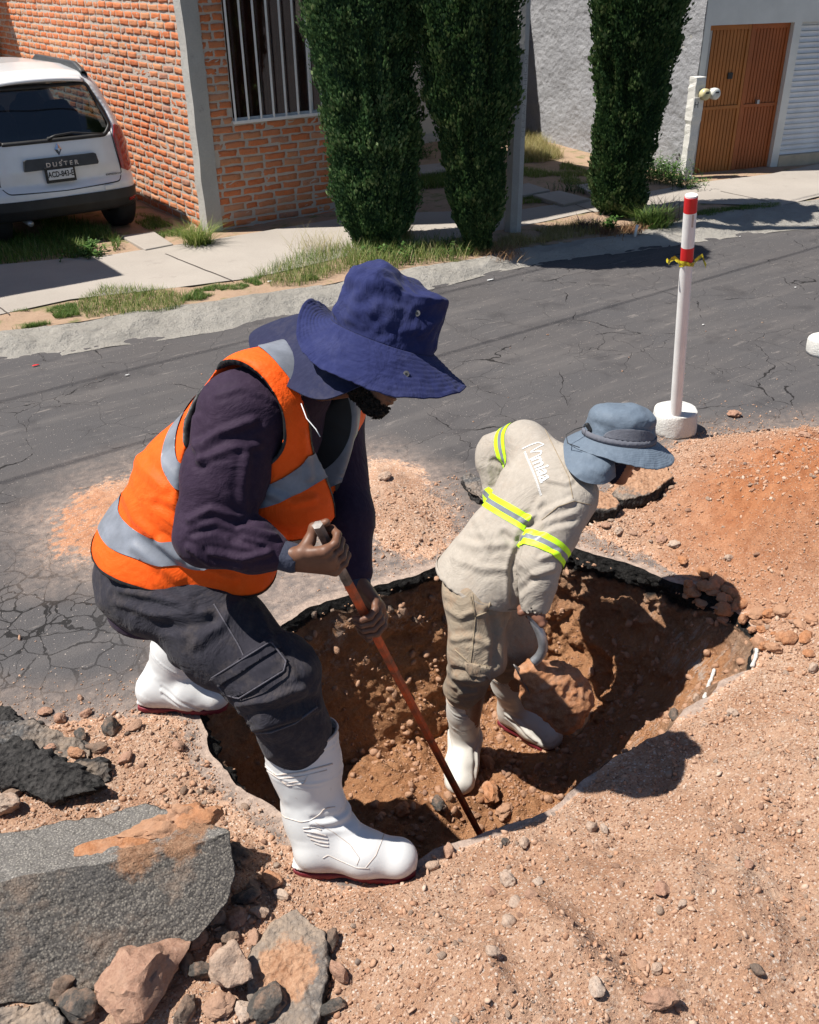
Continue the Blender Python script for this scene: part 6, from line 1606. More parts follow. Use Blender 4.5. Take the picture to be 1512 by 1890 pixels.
MT['greyhat'] = cloth('grey_blue_nylon', (.13, .165, .21), (.11, .14, .18), .6, wr_st=.2)
MT['greyhat2'] = cloth('grey_mesh', (.135, .14, .165), (.12, .125, .15), .9, 500, wr_st=.2)
MT['darkhood'] = cloth('dark_blue_hood', (.010, .013, .03))
MT['hivis'] = simple('lime_tape', (.55, .95, .02), .5, .4, .05, 12, 160, .2, .001)
MT['logo'] = simple('white_print', (.68, .68, .68), .8, .2, .04, 40)
MT['print'] = simple('grey_print', (.38, .38, .38), .7, .2, .3, 400)
MT['bar'] = simple('worn_orange_steel', (.52, .085, .02), .55, .4, .25, 25, 60, .3, .002, c2=(.16, .07, .04))
MT['seam1'] = simple('pale_seam', (.09, .085, .10), .9, .1, .2, 200); MT['seam2'] = simple('khaki_seam', (.30, .24, .17), .9, .1, .2, 200)
MT['bare_steel'] = simple('bare_steel', (.20, .185, .175), .5, .5, .4, 25, 60, .2, .001, metal=.6)

def folds(V, N, ax, amp=.006, f=9, seed=0, wgt=None, st=.45):
    """cloth folds: sharp crests that run mostly across the axis and wander, with flat valleys"""
    ax = nrm(ax); W = V + .07 * np.stack([fbm(V, 3, 2, seed + k) for k in range(3)], 1)
    al = W @ ax; Q = (W - al[:, None] * ax) * st + al[:, None] * ax
    a = np.clip(1 - np.abs(vn(Q, f, seed + 5)) / .42, 0, 1) ** 1.3; b = np.clip(1 - np.abs(vn(Q + 3.3, f * 1.7, seed + 6)) / .30, 0, 1) ** 1.3
    m1 = np.clip(.5 + 1.2 * fbm(V, 4, 2, seed + 11), 0, 1); m2 = np.clip(.4 + 1.2 * fbm(V, 6, 2, seed + 12), 0, 1)
    d = amp * (a * m1 + .45 * b * m2 - .3)
    return V + N * (d * (1 if wgt is None else wgt))[:, None]
def strokes(V, N, L):
    """folds put in by hand: (polyline in the photograph, half width in px, height in m) on the side seen"""
    x, y = PJv(V); fr = np.clip((N @ -CF) * 3, 0, 1); d = np.zeros(len(V))
    for pts, w_, a in L:
        P = np.array(pts, float); dd = np.full(len(V), 1e9)
        for i in range(len(P) - 1):
            e = P[i + 1] - P[i]; l2 = e @ e; t = np.clip(((x - P[i, 0]) * e[0] + (y - P[i, 1]) * e[1]) / l2, 0, 1); dd = np.minimum(dd, (x - P[i, 0] - t * e[0]) ** 2 + (y - P[i, 1] - t * e[1]) ** 2)
        q = np.sqrt(dd) / w_; d += a * np.exp(-q ** 1.4) - a * .35 * np.exp(-((q - 1.8) / .8) ** 2)
    return V + N * (d * fr)[:, None]
def garment(name, sdf, h, mat, parent, ax, amp=.006, f=9, seed=0, rel=2, wgt=None, hand=None):
    V, F = sdf.mesh(h); V = relax(V, F, rel, .5); N = vnormals(V, F)
    V = folds(V, N, ax, amp, f, seed, None if wgt is None else wgt(V)); V = strokes(V, N, hand) if hand else V; V = relax(V, F, 1, .25)
    o = link_mesh(name, V, F, mat, parent); return o, V, F
def largest(P, f):
    """the biggest connected part of a patch"""
    lab = np.arange(len(P))
    while True:
        m = lab[f].min(1); n_ = lab.copy(); np.minimum.at(n_, f.ravel(), np.repeat(m, f.shape[1])); n_ = n_[n_]
        if (n_ == lab).all(): break
        lab = n_
    k = np.bincount(lab[f[:, 0]]).argmax(); f = f[lab[f[:, 0]] == k]; u, inv = np.unique(f, return_inverse=True); return P[u], inv.reshape(f.shape)
def piece(name, V, F, mask, off, mat, parent, th=.0015):
    p, f, u = extract(V, F, mask, off)
    if len(f) == 0: return None
    p, f = largest(p, f)
    o = link_mesh(name, p, f, mat, parent); 
    return o
def piece_f(name, V, F, g, off, mat, parent, N=None, h=.006):
    """patch of a surface where g < 0, its border moved onto g = 0 so the edge is clean"""
    N = vnormals(V, F) if N is None else N; v = g(V); f = F[(v < 0)[F].any(1) & (v < h * 2.2)[F].all(1)]
    if not len(f): return None
    u, inv = np.unique(f, return_inverse=True); P = V[u].copy(); n = N[u]; out = v[u] > 0
    for _ in range(3):
        Q = P[out]; nn = n[out]; e = .0015
        if not len(Q): break
        gv = g(Q); gr = np.stack([(g(Q + e * np.eye(3)[k]) - gv) / e for k in range(3)], 1); gr -= nn * (gr * nn).sum(1)[:, None]
        st_ = -gv[:, None] * gr / (np.sum(gr * gr, 1)[:, None] + 1e-3); L_ = np.linalg.norm(st_, axis=1)[:, None]; st_ *= np.minimum(1, .012 / (L_ + 1e-9)); P[out] = Q + st_
    return link_mesh(name, P + n * off, inv.reshape(f.shape), mat, parent)
def band(fn, a, b): return lambda P: np.abs(fn(P) - (a + b) / 2) - (b - a) / 2
def taper_band(x, a, b): return (x > a) & (x < b)

def grip(sd, C, b, o, t, rb, wrist, sc=.92, thumb_side=1, fr=.0088):
    """a hand closed round a bar: b along the bar towards the index, o from the bar to the back of the hand, t where the fingers leave"""
    b, o, t = nrm(b), nrm(o), nrm(t); offs = [.031, .010, -.011, -.031]; ln = [1.0, 1.06, 1.0, .86]
    Kn = []
    for i, (of, l) in enumerate(zip(offs, ln)):
        c = C + b * of * sc; P = []
        for ang, rr in ((18, .024), (62, .0195 * l ** .3), (108, .016), (155, .0135), (200, .0125)):
            a = math.radians(ang * (l ** .5)); P.append(c + (o * math.cos(a) + t * math.sin(a)) * (rb + rr * sc) + b * (of * .08))
        R = [fr * 1.12, fr * 1.08, fr, fr * .95, fr * .82]; R = [r_ * sc * (.9 if i == 3 else 1) for r_ in R]
        sd.chain(P, R, .004); Kn.append(P[0])
        # nail
    Wp = np.array(wrist); 
    for k, K in enumerate(Kn):
        base = Wp + (C + b * offs[k] * .45 - C) * sc; sd.cone(base, K, .017 * sc, .0115 * sc, .012)
    mid = (Kn[1] + Kn[2]) / 2; sd.cone(Wp + (mid - Wp) * .35, Wp + (mid - Wp) * .85, .026 * sc, .024 * sc, .015, o, .62)
    # thumb
    T0 = Wp + (Kn[0] - Wp) * .35 + b * .012 * sc; T1 = C + b * .036 * sc * thumb_side - t * (rb + .017 * sc) + o * .010 * sc; T2 = C + b * .050 * sc * thumb_side - t * (rb + .008 * sc) - o * (rb * .6 + .006 * sc); T3 = C + b * .056 * sc * thumb_side + t * .006 * sc - o * (rb + .010 * sc)
    sd.chain([T0, T1, T2, T3], [.0165 * sc, .0125 * sc, .011 * sc, .009 * sc], .008)
    return Kn
def head_sdf(sd, C, fw_, up, s=1.0):
    l = nrm(np.cross(up, fw_)); up = nrm(np.cross(fw_, l)); fw_ = nrm(fw_); R = np.array([fw_, l, up]); W = lambda f, a, u: C + s * (fw_ * f + l * a + up * u)
    sd.ell(W(-.010, 0, .035), np.array([.098, .076, .088]) * s, R, .03); sd.cone(W(.030, 0, -.005), W(.050, 0, -.070), .062 * s, .030 * s, .03, l, 1.0)
    sd.ell(W(.045, 0, -.045), np.array([.040, .048, .045]) * s, R, .02)          # jaw
    for a in (-1, 1):
        sd.ell(W(.058, a * .038, -.012), np.array([.024, .022, .018]) * s, R, .015)   # cheek
        sd.ell(W(.074, a * .030, .030), np.array([.018, .026, .008]) * s, R, .012)    # brow
        sd.ell(W(.094, a * .032, .013), np.array([.014, .016, .010]) * s, R, .012, True)
        sd.ell(W(.073, a * .031, .012), np.array([.013, .013, .013]) * s, R, .003)    # eyeball under the lid
        sd.ell(W(-.004, a * .077, .000), np.array([.018, .008, .030]) * s, R, .008); sd.ell(W(.002, a * .086, .002), np.array([.010, .006, .018]) * s, R, .004, True)
    sd.cone(W(.082, 0, .020), W(.106, 0, -.018), .008 * s, .013 * s, .010); 
    for a in (-1, 1): sd.ell(W(.096, a * .012, -.020), np.array([.010, .009, .008]) * s, R, .006)
    sd.ell(W(.086, 0, -.044), np.array([.014, .024, .006]) * s, R, .004); sd.ell(W(.083, 0, -.055), np.array([.014, .021, .007]) * s, R, .004); sd.ell(W(.066, 0, -.082), np.array([.020, .024, .016]) * s, R, .012)
    return W, R
def boot(name, top, ankle, heel, toe, r_top, r_ank, mat, parent, lab=None, gz_=None, h=.0048, ribs=True, solemat='sole', wid=.050, tread=True, logo=False):
    """rubber boot: hollow shaft, foot, toe cap, ribs, red sole"""
    top, ankle, heel, toe = map(lambda a: np.array(a, float), (top, ankle, heel, toe)); zf = min(heel[2], toe[2])
    fd = toe - heel; L_ = np.linalg.norm(fd); fd = nrm(fd); sdv = nrm(np.cross([0, 0, 1], fd)); upv = np.cross(fd, sdv)
    st = .020
    H0 = heel + upv * (st + .0); W = lambda f, a, u: H0 + fd * (f * L_) + sdv * a + upv * u
    b = SDF(); axs = nrm(top - ankle)
    mid = ankle + (top - ankle) * .5
    b.chain([ankle, ankle + (top - ankle) * .33, ankle + (top - ankle) * .62, top + axs * .004], [r_ank, r_ank * 1.06 + .004, (r_top + r_ank) / 2 + .006, r_top], .03, sdv, .90)
    b.cone(W(.16, 0, .045), ankle, .050, r_ank, .05, sdv, .92)
    b.cone(W(.15, 0, .034), W(.62, 0, .032), .046, .048, .03, sdv, 1.0); b.cone(W(.58, 0, .034), W(.84, 0, .026), .047, .044, .04, sdv, 1.10); b.ell(W(.85, 0, .026), (.050, .052, .036), np.array([fd, sdv, upv]), .03)
    b.cone(ankle, W(.55, 0, .045), r_ank * .96, .045, .05)
    # welt above the sole
    b.fn(lambda P: np.abs(((P - H0) @ upv) - .012) - .004 + 0 * P[..., 0] + np.maximum(foot_out((P - H0) @ fd / L_, (P - H0) @ sdv, wid + .001), 0), *corners(W, -.05, 1.1, .075, -.01, .03), .006)
    b.half(W(0, 0, .0), -upv, .004)
    b.half(top, axs, .004)
    inn = top - axs * .14; b.cone(inn, top + axs * .03, r_top * .80, r_top - .005, .004, sdv, .90, sub=True)
    V, F = b.mesh(h); V = relax(V, F, 2, .4); N = vnormals(V, F)
    # ribs and soft sag
    s_ = (V - ankle) @ axs / np.linalg.norm(top - ankle); ang = (V - ankle) @ fd
    out = (np.linalg.norm((V - ankle) - ((V - ankle) @ axs)[:, None] * axs, axis=1) > r_ank * .75)
    d = np.zeros(len(V))
    bend = s_ + .10 * ((V - ankle) @ fd) / r_top
    if ribs:
        for c, a_ in ((.965, .0032), (.90, .0016), (.60, .0028), (.545, .0014)): d += a_ * np.exp(-((bend - c) / .014) ** 2)
    d += .004 * np.exp(-((bend - .12) / .09) ** 2) * np.sin(bend * 60) * (((V - ankle) @ fd) > -.0) + .0025 * fbm(V, 9, 3, 3) + .003 * np.exp(-((bend - .22) / .1) ** 2) * fbm(V, 22, 2, 5)
    V = V + N * (d * (s_ > -.1) * out)[:, None]
    o = link_mesh(name, V, F, MT[mat], parent, attr={'hgt': V[:, 2] - zf})
    if lab: o['label'] = lab
    mb = MB(); e1 = nrm(sdv - axs * (sdv @ axs)); e2 = np.cross(axs, e1); th = np.linspace(0, 2 * math.pi, 61); mb.tube(top - axs * .002 + (np.cos(th)[:, None] * e1 * .90 + np.sin(th)[:, None] * e2) * (r_top - .0015), .0036, 8, False); link_rim = mb.build('top_rim', MT[mat], o, smooth=True)
    # sole
    sl_ = SDF(); sl_.fn(lambda P: np.maximum(foot_out((P - H0) @ fd / L_, (P - H0) @ sdv, wid + .003), np.abs((P - H0) @ upv + st / 2) - st / 2), *corners(W, -.08, 1.12, .08, -.03, .02), .003)
    if tread:
        for k in range(14):
            f_ = .05 + k * .068
            if .36 < f_ < .44: continue
            for a in (-1, 1): sl_.ell(W(f_, a * (wid + .006), -st), (.0045, .016, .007), np.array([fd, sdv, upv]), .001, True)
        sl_.ell(W(.40, 0, -st - .002), (.035, .09, .010), np.array([fd, sdv, upv]), .003, True)
    V2_, F2_ = sl_.mesh(.0042); V2_ = relax(V2_, F2_, 1, .4); so2 = link_mesh('sole', V2_, F2_, MT[solemat], o)
    return o, V, F, W
def corners(W, f0, f1, a, u0, u1):
    P = np.array([W(f, b, u) for f in (f0, f1) for b in (-a, a) for u in (u0, u1)]); return P.min(0), P.max(0)
def foot_out(f, a, w):
    """outline of a boot sole: f 0..1 heel to toe, a sideways"""
    ww = np.interp(f, [-.02, .06, .2, .42, .66, .82, .93, 1.0], [.62, .80, .86, .80, 1.0, .98, .80, .45]) * w
    end = np.maximum(-f * .30 - .004, (f - 1.0) * .30 + .0)
    r_ = np.maximum(np.abs(a) - ww, end); return r_
def lathe_hat(C, up, fwd, r0, hgt, r1, brim_in, mat_crown, mat_brim, parent, seed, droop, brim_w, wave, crown_noise=.007, top_flat=.65, dome=.12):
    l = nrm(np.cross(up, fwd)); fwd = nrm(np.cross(l, up)); n = 200
    a = np.arange(n) / n * 2 * math.pi; rows = []; m = 60
    for k in range(m):
        t = k / (m - 1)
        if t < top_flat: q = t / top_flat; z = hgt * q ** .95; rr = r0 + (r1 - r0) * q ** 1.2
        else: q = (t - top_flat) / (1 - top_flat); z = hgt + hgt * dome * math.sin(q * math.pi / 2); rr = r1 * (1 - q ** (1.7 if dome < .3 else 2.2) * .995)
        P = C + up * z + (np.cos(a)[:, None] * fwd * 1.10 + np.sin(a)[:, None] * l * .95) * rr; rows.append(P)
    A = np.array(rows); P = A.reshape(-1, 3); ctr = C + up * hgt * .3; N = nrm_rows(P - ctr); tt = np.repeat(np.linspace(0, 1, m), n)
    dn = crown_noise * (1.1 * fbm(P, 9, 3, seed) + .8 * ridge(P, 13, seed + 1) * sst(.2, .9, tt) + .4 * fbm(P, 30, 2, seed + 3)); P = P + N * (dn * sst(0, .12, tt))[:, None]
    mb = MB(); mb.grid(P.reshape(m, n, 3), closed=True); cr = mb.build('hat_crown', mat_crown, parent, smooth=True); recalc(cr); solid(cr, .002)
    rows = []; k2 = 40
    for k in range(k2):
        t = k / (k2 - 1); w_ = brim_w(a) * t; dz = droop(a) * t ** 1.1 + wave(a) * t ** 1.6
        P = C + (np.cos(a)[:, None] * fwd * 1.10 + np.sin(a)[:, None] * l * .95) * (r0 + w_)[:, None] + up * dz[:, None]
        P = P + up * (.0006 * math.sin(t * 62))  # stitching rows
        rows.append(P)
    A = np.array(rows); P = A.reshape(-1, 3); tt = np.repeat(np.linspace(0, 1, k2), n); P = P + up * ((.0045 * fbm(P, 14, 3, seed + 7) + .0018 * ridge(P, 55, seed)) * tt)[:, None]
    mb = MB(); mb.grid(P.reshape(k2, n, 3), closed=True); br = mb.build('hat_brim', mat_brim, parent, smooth=True); recalc(br); solid(br, .003, 0)
    return cr, br, l, fwd
def sheet(ctrl, n=60, m=60):
    """smooth surface through a grid of control points (Catmull-Rom)"""
    A = np.array(ctrl, float)
    def up_(A, n):
        k = A.shape[0]; t = np.linspace(0, k - 1 - 1e-6, n); i = t.astype(int); f = (t - i).reshape((-1,) + (1,) * (A.ndim - 1))
        g = lambda j: A[np.clip(j, 0, k - 1)]
        p0, p1, p2, p3 = g(i - 1), g(i), g(i + 1), g(i + 2)
        return .5 * (2 * p1 + (p2 - p0) * f + (2 * p0 - 5 * p1 + 4 * p2 - p3) * f * f + (3 * p1 - p0 - 3 * p2 + p3) * f ** 3)
    A = up_(A, n); A = np.swapaxes(up_(np.swapaxes(A, 0, 1), m), 0, 1); return A
def project_text(s_, size, sx, C, right, upd, V, F, off, mat, parent, nm='logo', along=None):
    """print lettering onto a garment along the inward normal"""
    bv = BVHTree.FromPolygons([tuple(v) for v in V], [tuple(f) for f in F.tolist()])
    Vt, Ft = text_mesh(s_, size, 0, size * .02) if isinstance(s_, str) else s_
    right = nrm(right); nn = nrm(np.cross(right, upd)); upd = nrm(np.cross(nn, right)); C = np.array(C)
    # split long triangles so that the print follows the cloth
    T = [tuple(f) for f in Ft]; Vt = [np.array(v) for v in Vt]
    for _ in range(2):
        T2 = []; cache = {}
        def mid(a, b):
            k = (min(a, b), max(a, b))
            if k not in cache: Vt.append((Vt[a] + Vt[b]) / 2); cache[k] = len(Vt) - 1
            return cache[k]
        for a, b, c in T: ab, bc, ca = mid(a, b), mid(b, c), mid(c, a); T2 += [(a, ab, ca), (ab, b, bc), (ca, bc, c), (ab, bc, ca)]
        T = T2
    out = []
    for v in Vt:
        p = C + right * v[0] * sx + upd * v[1]; h_ = bv.ray_cast(Vector(p + nn * .12), Vector(-nn))
        out.append(np.array(h_[0]) + nn * off if h_[0] is not None else p)
    return link_mesh(nm, np.array(out), T, mat, parent, False)

# ------------------------------------------------------------------ the iron bar
BT, BP = AT(583, 963, 2.10), G(886, 1540, -.60)
BD = nrm(BP - BT)
def bar_pt(px, py):
    """point of the bar nearest to the line of sight"""
    best = min(np.linspace(0, 1.6, 800), key=lambda s: (PJ(BT + BD * s)[0] - px) ** 2 + (PJ(BT + BD * s)[1] - py) ** 2); return BT + BD * best
def iron_bar():
    t = None; L_ = np.linalg.norm(BP - BT); mb = MB(); u = nrm(np.cross(BD, CF)); v = np.cross(BD, u)
    t = thing('digging_bar', 'long worn orange hexagonal iron bar held upright into the hole', 'digging bar', BT)
    rows = []; T = np.linspace(.13, 1, 30)
    for f in T: a = np.arange(6) / 6 * 2 * math.pi + .3; r_ = .0130; rows.append(BT + BD * (f * L_) + r_ * (np.cos(a)[:, None] * u + np.sin(a)[:, None] * v))
    mb.grid(rows, closed=True); mb.build('shaft', MT['bar'], t)
    mb = MB(); rows = []
    for f in np.linspace(.006, .13, 12): a = np.arange(6) / 6 * 2 * math.pi + .3; r_ = .0128; rows.append(BT + BD * (f * L_) + r_ * (np.cos(a)[:, None] * u + np.sin(a)[:, None] * v))
    mb.grid(rows, closed=True); mb.add(rows[0], [list(range(6))]); mb.build('worn_end', MT['bare_steel'], t)
iron_bar()

# ------------------------------------------------------------------ man in the orange vest
def Nface(P, V, N):
    return np.full(len(P), -1.0) if len(P) != len(V) else np.where((N @ -CF) > .15, -1.0, 1.0)
def man_orange():
    A = AT; Fh = nrm(_rt * math.cos(.36) - _fw * math.sin(.36)); Lh = nrm(_fw * math.cos(.36) + _rt * math.sin(.36))
    hC = A(300, 1050, 2.50); mid = A(392, 905, 2.42); ch = A(480, 800, 2.33); nk = A(560, 705, 2.27)
    sR = A(450, 768, 2.20); sL = A(597, 752, 2.54); eR = A(385, 985, 2.17); 
    CRh = bar_pt(606, 1012); CLh = bar_pt(683, 1138)
    wR = A(540, 1030, PJ(CRh)[2] - .010); eL = A(640, 955, 2.46); wL = A(660, 1078, PJ(CLh)[2] + .035)
    pR = A(312, 1085, 2.41); kR = A(508, 1258, 2.33); aR = A(590, 1500, 2.51)
    pL = A(350, 1050, 2.60); kL = A(415, 1135, 2.92); aL = A(318, 1262, 3.09)
    t = thing('person', 'man in orange vest and navy sun hat bending over the hole with an iron bar', 'person', (hC[0], hC[1], 0))
    # --- head frame
    hu = nrm(.44 * CR + .88 * CU - .12 * CF); hf = nrm(.88 * CR - .44 * CU - .22 * CF); HC = A(679, 676, 2.135)
    # --- the body, one surface
    B = SDF(); B.chain([hC, mid, ch], [.12, .12, .11], .05, Lh, 1.2); B.cone(ch, nk, .11, .055, .05); B.cone(nk, HC, .055, .052, .03)
    B.chain([sR, eR, wR], [.05, .04, .028], .03); B.chain([sL, eL, wL], [.05, .04, .028], .03); B.cone(sR, sL, .06, .06, .05)
    B.chain([pR, kR, aR], [.09, .06, .045], .04); B.chain([pL, kL, aL], [.09, .06, .045], .04)
    V1, F1 = B.mesh(.012); V1 = relax(V1, F1, 2)
    Hd = SDF(); W, R = head_sdf(Hd, HC, hf, hu, .94); Hd.cone(nk, W(-.02, 0, -.03), .052, .050, .03); V2, F2 = Hd.mesh(.0032)
    V2 = V2 + vnormals(V2, F2) * (.0006 * fbm(V2, 60, 2, 4))[:, None]
    g1 = SDF(); bi = -BD; o1 = nrm(-CF + .25 * CU - .35 * CR - bi * ((-CF + .25 * CU - .35 * CR) @ bi)); t1 = nrm(np.cross(bi, o1)); t1 = t1 if t1 @ CR > 0 else -t1
    grip(g1, CRh, bi, o1, t1, .0145, wR + o1 * .004, 1.08); g1.cone(wR, wR + (eR - wR) * .25, .025, .028, .02, o1, .75)
    V3, F3 = g1.mesh(.0026); V3 = relax(V3, F3, 1, .3)
    g2 = SDF(); o2 = nrm(CF * .75 + CR * .55 - BD * ((CF * .75 + CR * .55) @ BD)); t2 = nrm(np.cross(BD, o2)); t2 = t2 if (t2 @ -CF) > 0 or (t2 @ CR) > 0 else -t2
    if t2 @ CR < 0: t2 = -t2
    grip(g2, CLh, BD, o2, t2, .0145, wL + o2 * .006, 1.06); g2.cone(wL, wL + (eL - wL) * .25, .025, .028, .02, o2, .75)
    V4, F4 = g2.mesh(.0026); V4 = relax(V4, F4, 1, .3)
    Vs = [V1, V2, V3, V4]; Fs = []; n = 0
    for v, f in zip(Vs, [F1, F2, F3, F4]): Fs.append(f + n); n += len(v)
    link_mesh('body', np.concatenate(Vs), np.concatenate(Fs), MT['skin'], t)
    # beard and hair
    lv = (V2 - HC) @ nrm(hu); fv = (V2 - HC) @ nrm(hf); sv = np.abs((V2 - HC) @ R[1])
    ms = (lv < -.034 - .45 * np.clip(fv - .02, 0, .05)) & (fv > -.005) & (fv < .088) & ~((fv > .070) & (lv > -.062) & (sv < .022)) & (lv > -.11)
    p, f, u = extract(V2, F2, ms, .0035); p = p + .0022 * rng.normal(size=p.shape); link_mesh('beard', p, f, MT['hair'], t)
    ms = (lv > -.01) & (fv < .025); p, f, u = extract(V2, F2, ms, .004); link_mesh('hair', p, f, MT['hair'], t)
    # --- trousers
    P = SDF(); P.chain([hC + nrm(mid - hC) * .06, hC], [.140, .150], .05, Lh, 1.12); P.ell(hC - Fh * .02 - np.array([0, 0, .03]), (.152, .170, .135), np.array([Fh, Lh, [0, 0, 1]]), .05)
    bt = A(553, 1365, 2.44)
    P.chain([pR, pR + (kR - pR) * .5, kR], [.128, .120, .106], .05); P.chain([kR, bt + (kR - bt) * .12], [.106, .092], .04); P.cone(bt + (kR - bt) * .14, bt - (kR - bt) * .25, .086, .066, .03)
    bl = A(352, 1190, 3.00)
    P.chain([pL, kL], [.125, .10], .05); P.chain([kL, bl], [.10, .082], .04); sp_ = nrm(nk - hC); fr_ = np.cross(Lh, sp_); fr_ = nrm(fr_) if fr_ @ Fh > 0 else -nrm(fr_); cp, cn = A(250, 1066, 2.42), nrm(.62 * sp_ + np.array([0, 0, .45])); P.fn(lambda Q: np.maximum(-((Q - cp) @ cn), (Q - hC) @ fr_ + .055), hC - .4, hC + .4, .004, True)
    leg = kR - pR
    def wg(V): return .8 + .8 * np.exp(-np.linalg.norm(V - kR, axis=1) / .12) + .6 * np.exp(-np.linalg.norm(V - pR, axis=1) / .12)
    tr, Vp, Fp = garment('trousers', P, .0065, MT['pants1'], t, leg, .012, 7, 12, 2, wg, [([(222, 1090), (290, 1100), (350, 1120)], 9, .010), ([(215, 1110), (300, 1135), (380, 1130)], 8, .009), ([(260, 1150), (330, 1160), (400, 1145)], 9, -.008), ([(440, 1110), (400, 1160), (360, 1190)], 9, .007), ([(480, 1130), (500, 1180)], 8, .006),
          ([(440, 1300), (500, 1290), (560, 1270)], 7, .010), ([(450, 1325), (520, 1310), (580, 1290)], 7, -.009), ([(470, 1345), (540, 1325), (590, 1305)], 6, .010), ([(530, 1230), (560, 1280)], 8, .007), ([(405, 1295), (440, 1330)], 7, .007)])
    # cargo pocket on the outer thigh
    Np = vnormals(Vp, Fp); pj = np.array(PJv(Vp)); q = np.stack([pj[0], pj[1]], 1)
    pocket = np.array([(392, 1250), (500, 1184), (528, 1218), (524, 1238), (440, 1288), (415, 1280)], float); front = (Np @ -CF) > .15
    e1 = nrm(A(500, 1184, 2.25) - A(392, 1250, 2.25)); 
    def tri(name, poly, off, mat):
        poly = np.array(poly, float); return piece_f(name, Vp, Fp, lambda P: np.maximum(pdist(PJv(P)[0], PJv(P)[1], poly) / 720, Nface(P, Vp, Np)), off, mat, tr, Np)
    pk = tri('cargo_pocket', pocket, .008, MT['pants1'])
    if pk: solid(pk, .010, -1)
    fl = tri('pocket_flap', [(390, 1250), (500, 1182), (516, 1198), (410, 1262)], .013, MT['pants1'])
    if fl: solid(fl, .007, -1)
    def seam(name, pts, w_=.0022, parent=tr, VV=Vp, FF=Fp, mat=MT['seam1'], off=.0015, nseg=60):
        bv = BVHTree.FromPolygons([tuple(v) for v in VV], [tuple(f) for f in FF.tolist()]); P_ = interp_px(pts, nseg); out = []
        for x, y in P_:
            h_ = bv.ray_cast(Vector((0, 0, CAMH)), Vector(tuple(ray(x, y))).normalized())
            if h_[0] is not None: out.append(np.array(h_[0]) + np.array(h_[1]) * 0 - nrm(ray(x, y)) * off)
        if len(out) > 3:
            mb = MB(); mb.tube(np.array(out), w_, 6); return mb.build(name, mat, parent, smooth=True)
    seam('pocket_seam', [(390, 1252), (500, 1184), (528, 1220), (524, 1238), (440, 1290), (415, 1282), (390, 1252)], .0022, off=.016)
    seam('leg_seam', [(395, 1115), (440, 1190), (455, 1222)]); seam('hem_seam', [(455, 1355), (500, 1352), (545, 1335), (585, 1305)], .003); seam('side_pocket_seam', [(205, 1065), (240, 1082), (243, 1070)], .002)
    # --- boots
    _b1 = boot('boot', A(551, 1352, 2.45), A(582, 1505, 2.52), G(548, 1597, .006), G(768, 1606, .006), .104, .070, 'boot', t, 'near white rubber boot standing on the rim')
    bo_, Vb, Fb, Wb = _b1
    Z6 = lambda L_: [(420 + x / 3.979, 1270 + y / 3.979) for x, y in L_]
    for nm, pts, w_ in (('rib', [(212, 372), (250, 398), (300, 414), (420, 404), (600, 364), (720, 318), (790, 285)], .0032), ('rib', [(230, 425), (330, 458), (520, 440), (670, 400)], .0018), ('rib', [(345, 462), (385, 492), (508, 478), (533, 435)], .0016),
                        ('rib', [(258, 560), (360, 640), (560, 612), (770, 556)], .0026), ('rib', [(262, 590), (380, 668), (560, 645), (730, 602)], .0016), ('rib', [(400, 690), (440, 718), (560, 703), (585, 648)], .0016), ('rib', [(380, 672), (425, 700), (570, 680)], .0014),
                        ('rib', [(325, 870), (420, 950), (540, 985), (610, 972), (680, 925), (705, 892), (740, 878), (790, 873)], .0018),
                        ('ankle_pad', [(555, 1030), (640, 1022), (690, 1045)], .0024), ('ankle_pad', [(560, 1050), (640, 1062), (725, 1085)], .0024), ('ankle_pad', [(585, 1080), (650, 1098), (738, 1112)], .0024), ('ankle_pad', [(610, 1110), (670, 1130), (742, 1140)], .0024), ('ankle_pad', [(640, 1140), (690, 1158), (742, 1165)], .0022),
                        ('rib', [(700, 1250), (740, 1228), (830, 1270), (950, 1322), (1040, 1325)], .0016), ('rib', [(640, 985), (780, 1060), (900, 1150), (970, 1250), (950, 1300)], .0013), ('toe_line', [(1150, 1072), (1130, 1130), (1090, 1230), (1010, 1325)], .0013)):
        seam(nm, Z6(pts), w_, bo_, Vb, Fb, MT['boot'], .0)
    project_text('mmmmm', .022, .9, A(537, 1408, 2.38), CR + .15 * CU, CU, Vb, Fb, .001, MT['print'], bo_, 'print'); project_text('ooooo', .020, .9, A(539, 1416, 2.38), CR + .15 * CU, CU, Vb, Fb, .001, MT['print'], bo_, 'print')
    boot('boot', A(345, 1172, 3.02), A(312, 1258, 3.10), G(262, 1300, .004), G(422, 1302, .004), .098, .068, 'boot', t, 'rear white rubber boot on the asphalt')
    # --- shirt: trunk and sleeves
    zu0 = np.array([0, 0, 1.0]); Sh = SDF(); sp = nrm(nk - hC); fr = np.cross(Lh, sp); fr = nrm(fr) if fr @ Fh > 0 else -nrm(fr)
    Sh.chain([hC + sp * .07, mid, ch], [.160, .155, .140], .05, Lh, 1.14); Sh.cone(ch, nk - sp * .03, .135, .085, .05, Lh, 1.3); Sh.cone(nk - sp * .04, nk + sp * .02, .075, .060, .02)
    mR = sR + (eR - sR) * .5
    Sh.chain([sR + (nk - sR) * .25, sR, mR, eR], [.098, .106, .096, .074], .03); Sh.chain([eR, eR + (wR - eR) * .55, wR - nrm(wR - eR) * .045], [.078, .058, .040], .03)
    Sh.chain([sL + (nk - sL) * .25, sL, eL], [.10, .105, .070], .035); Sh.chain([eL, wL - nrm(wL - eL) * .03], [.070, .044], .03)
    Sh.cone(hC - np.array([0, 0, .09]), hC + sp * .08, .156, .165, .04, Lh, 1.12); Sh.half(hC - np.array([0, 0, .11]), -zu0, .01)
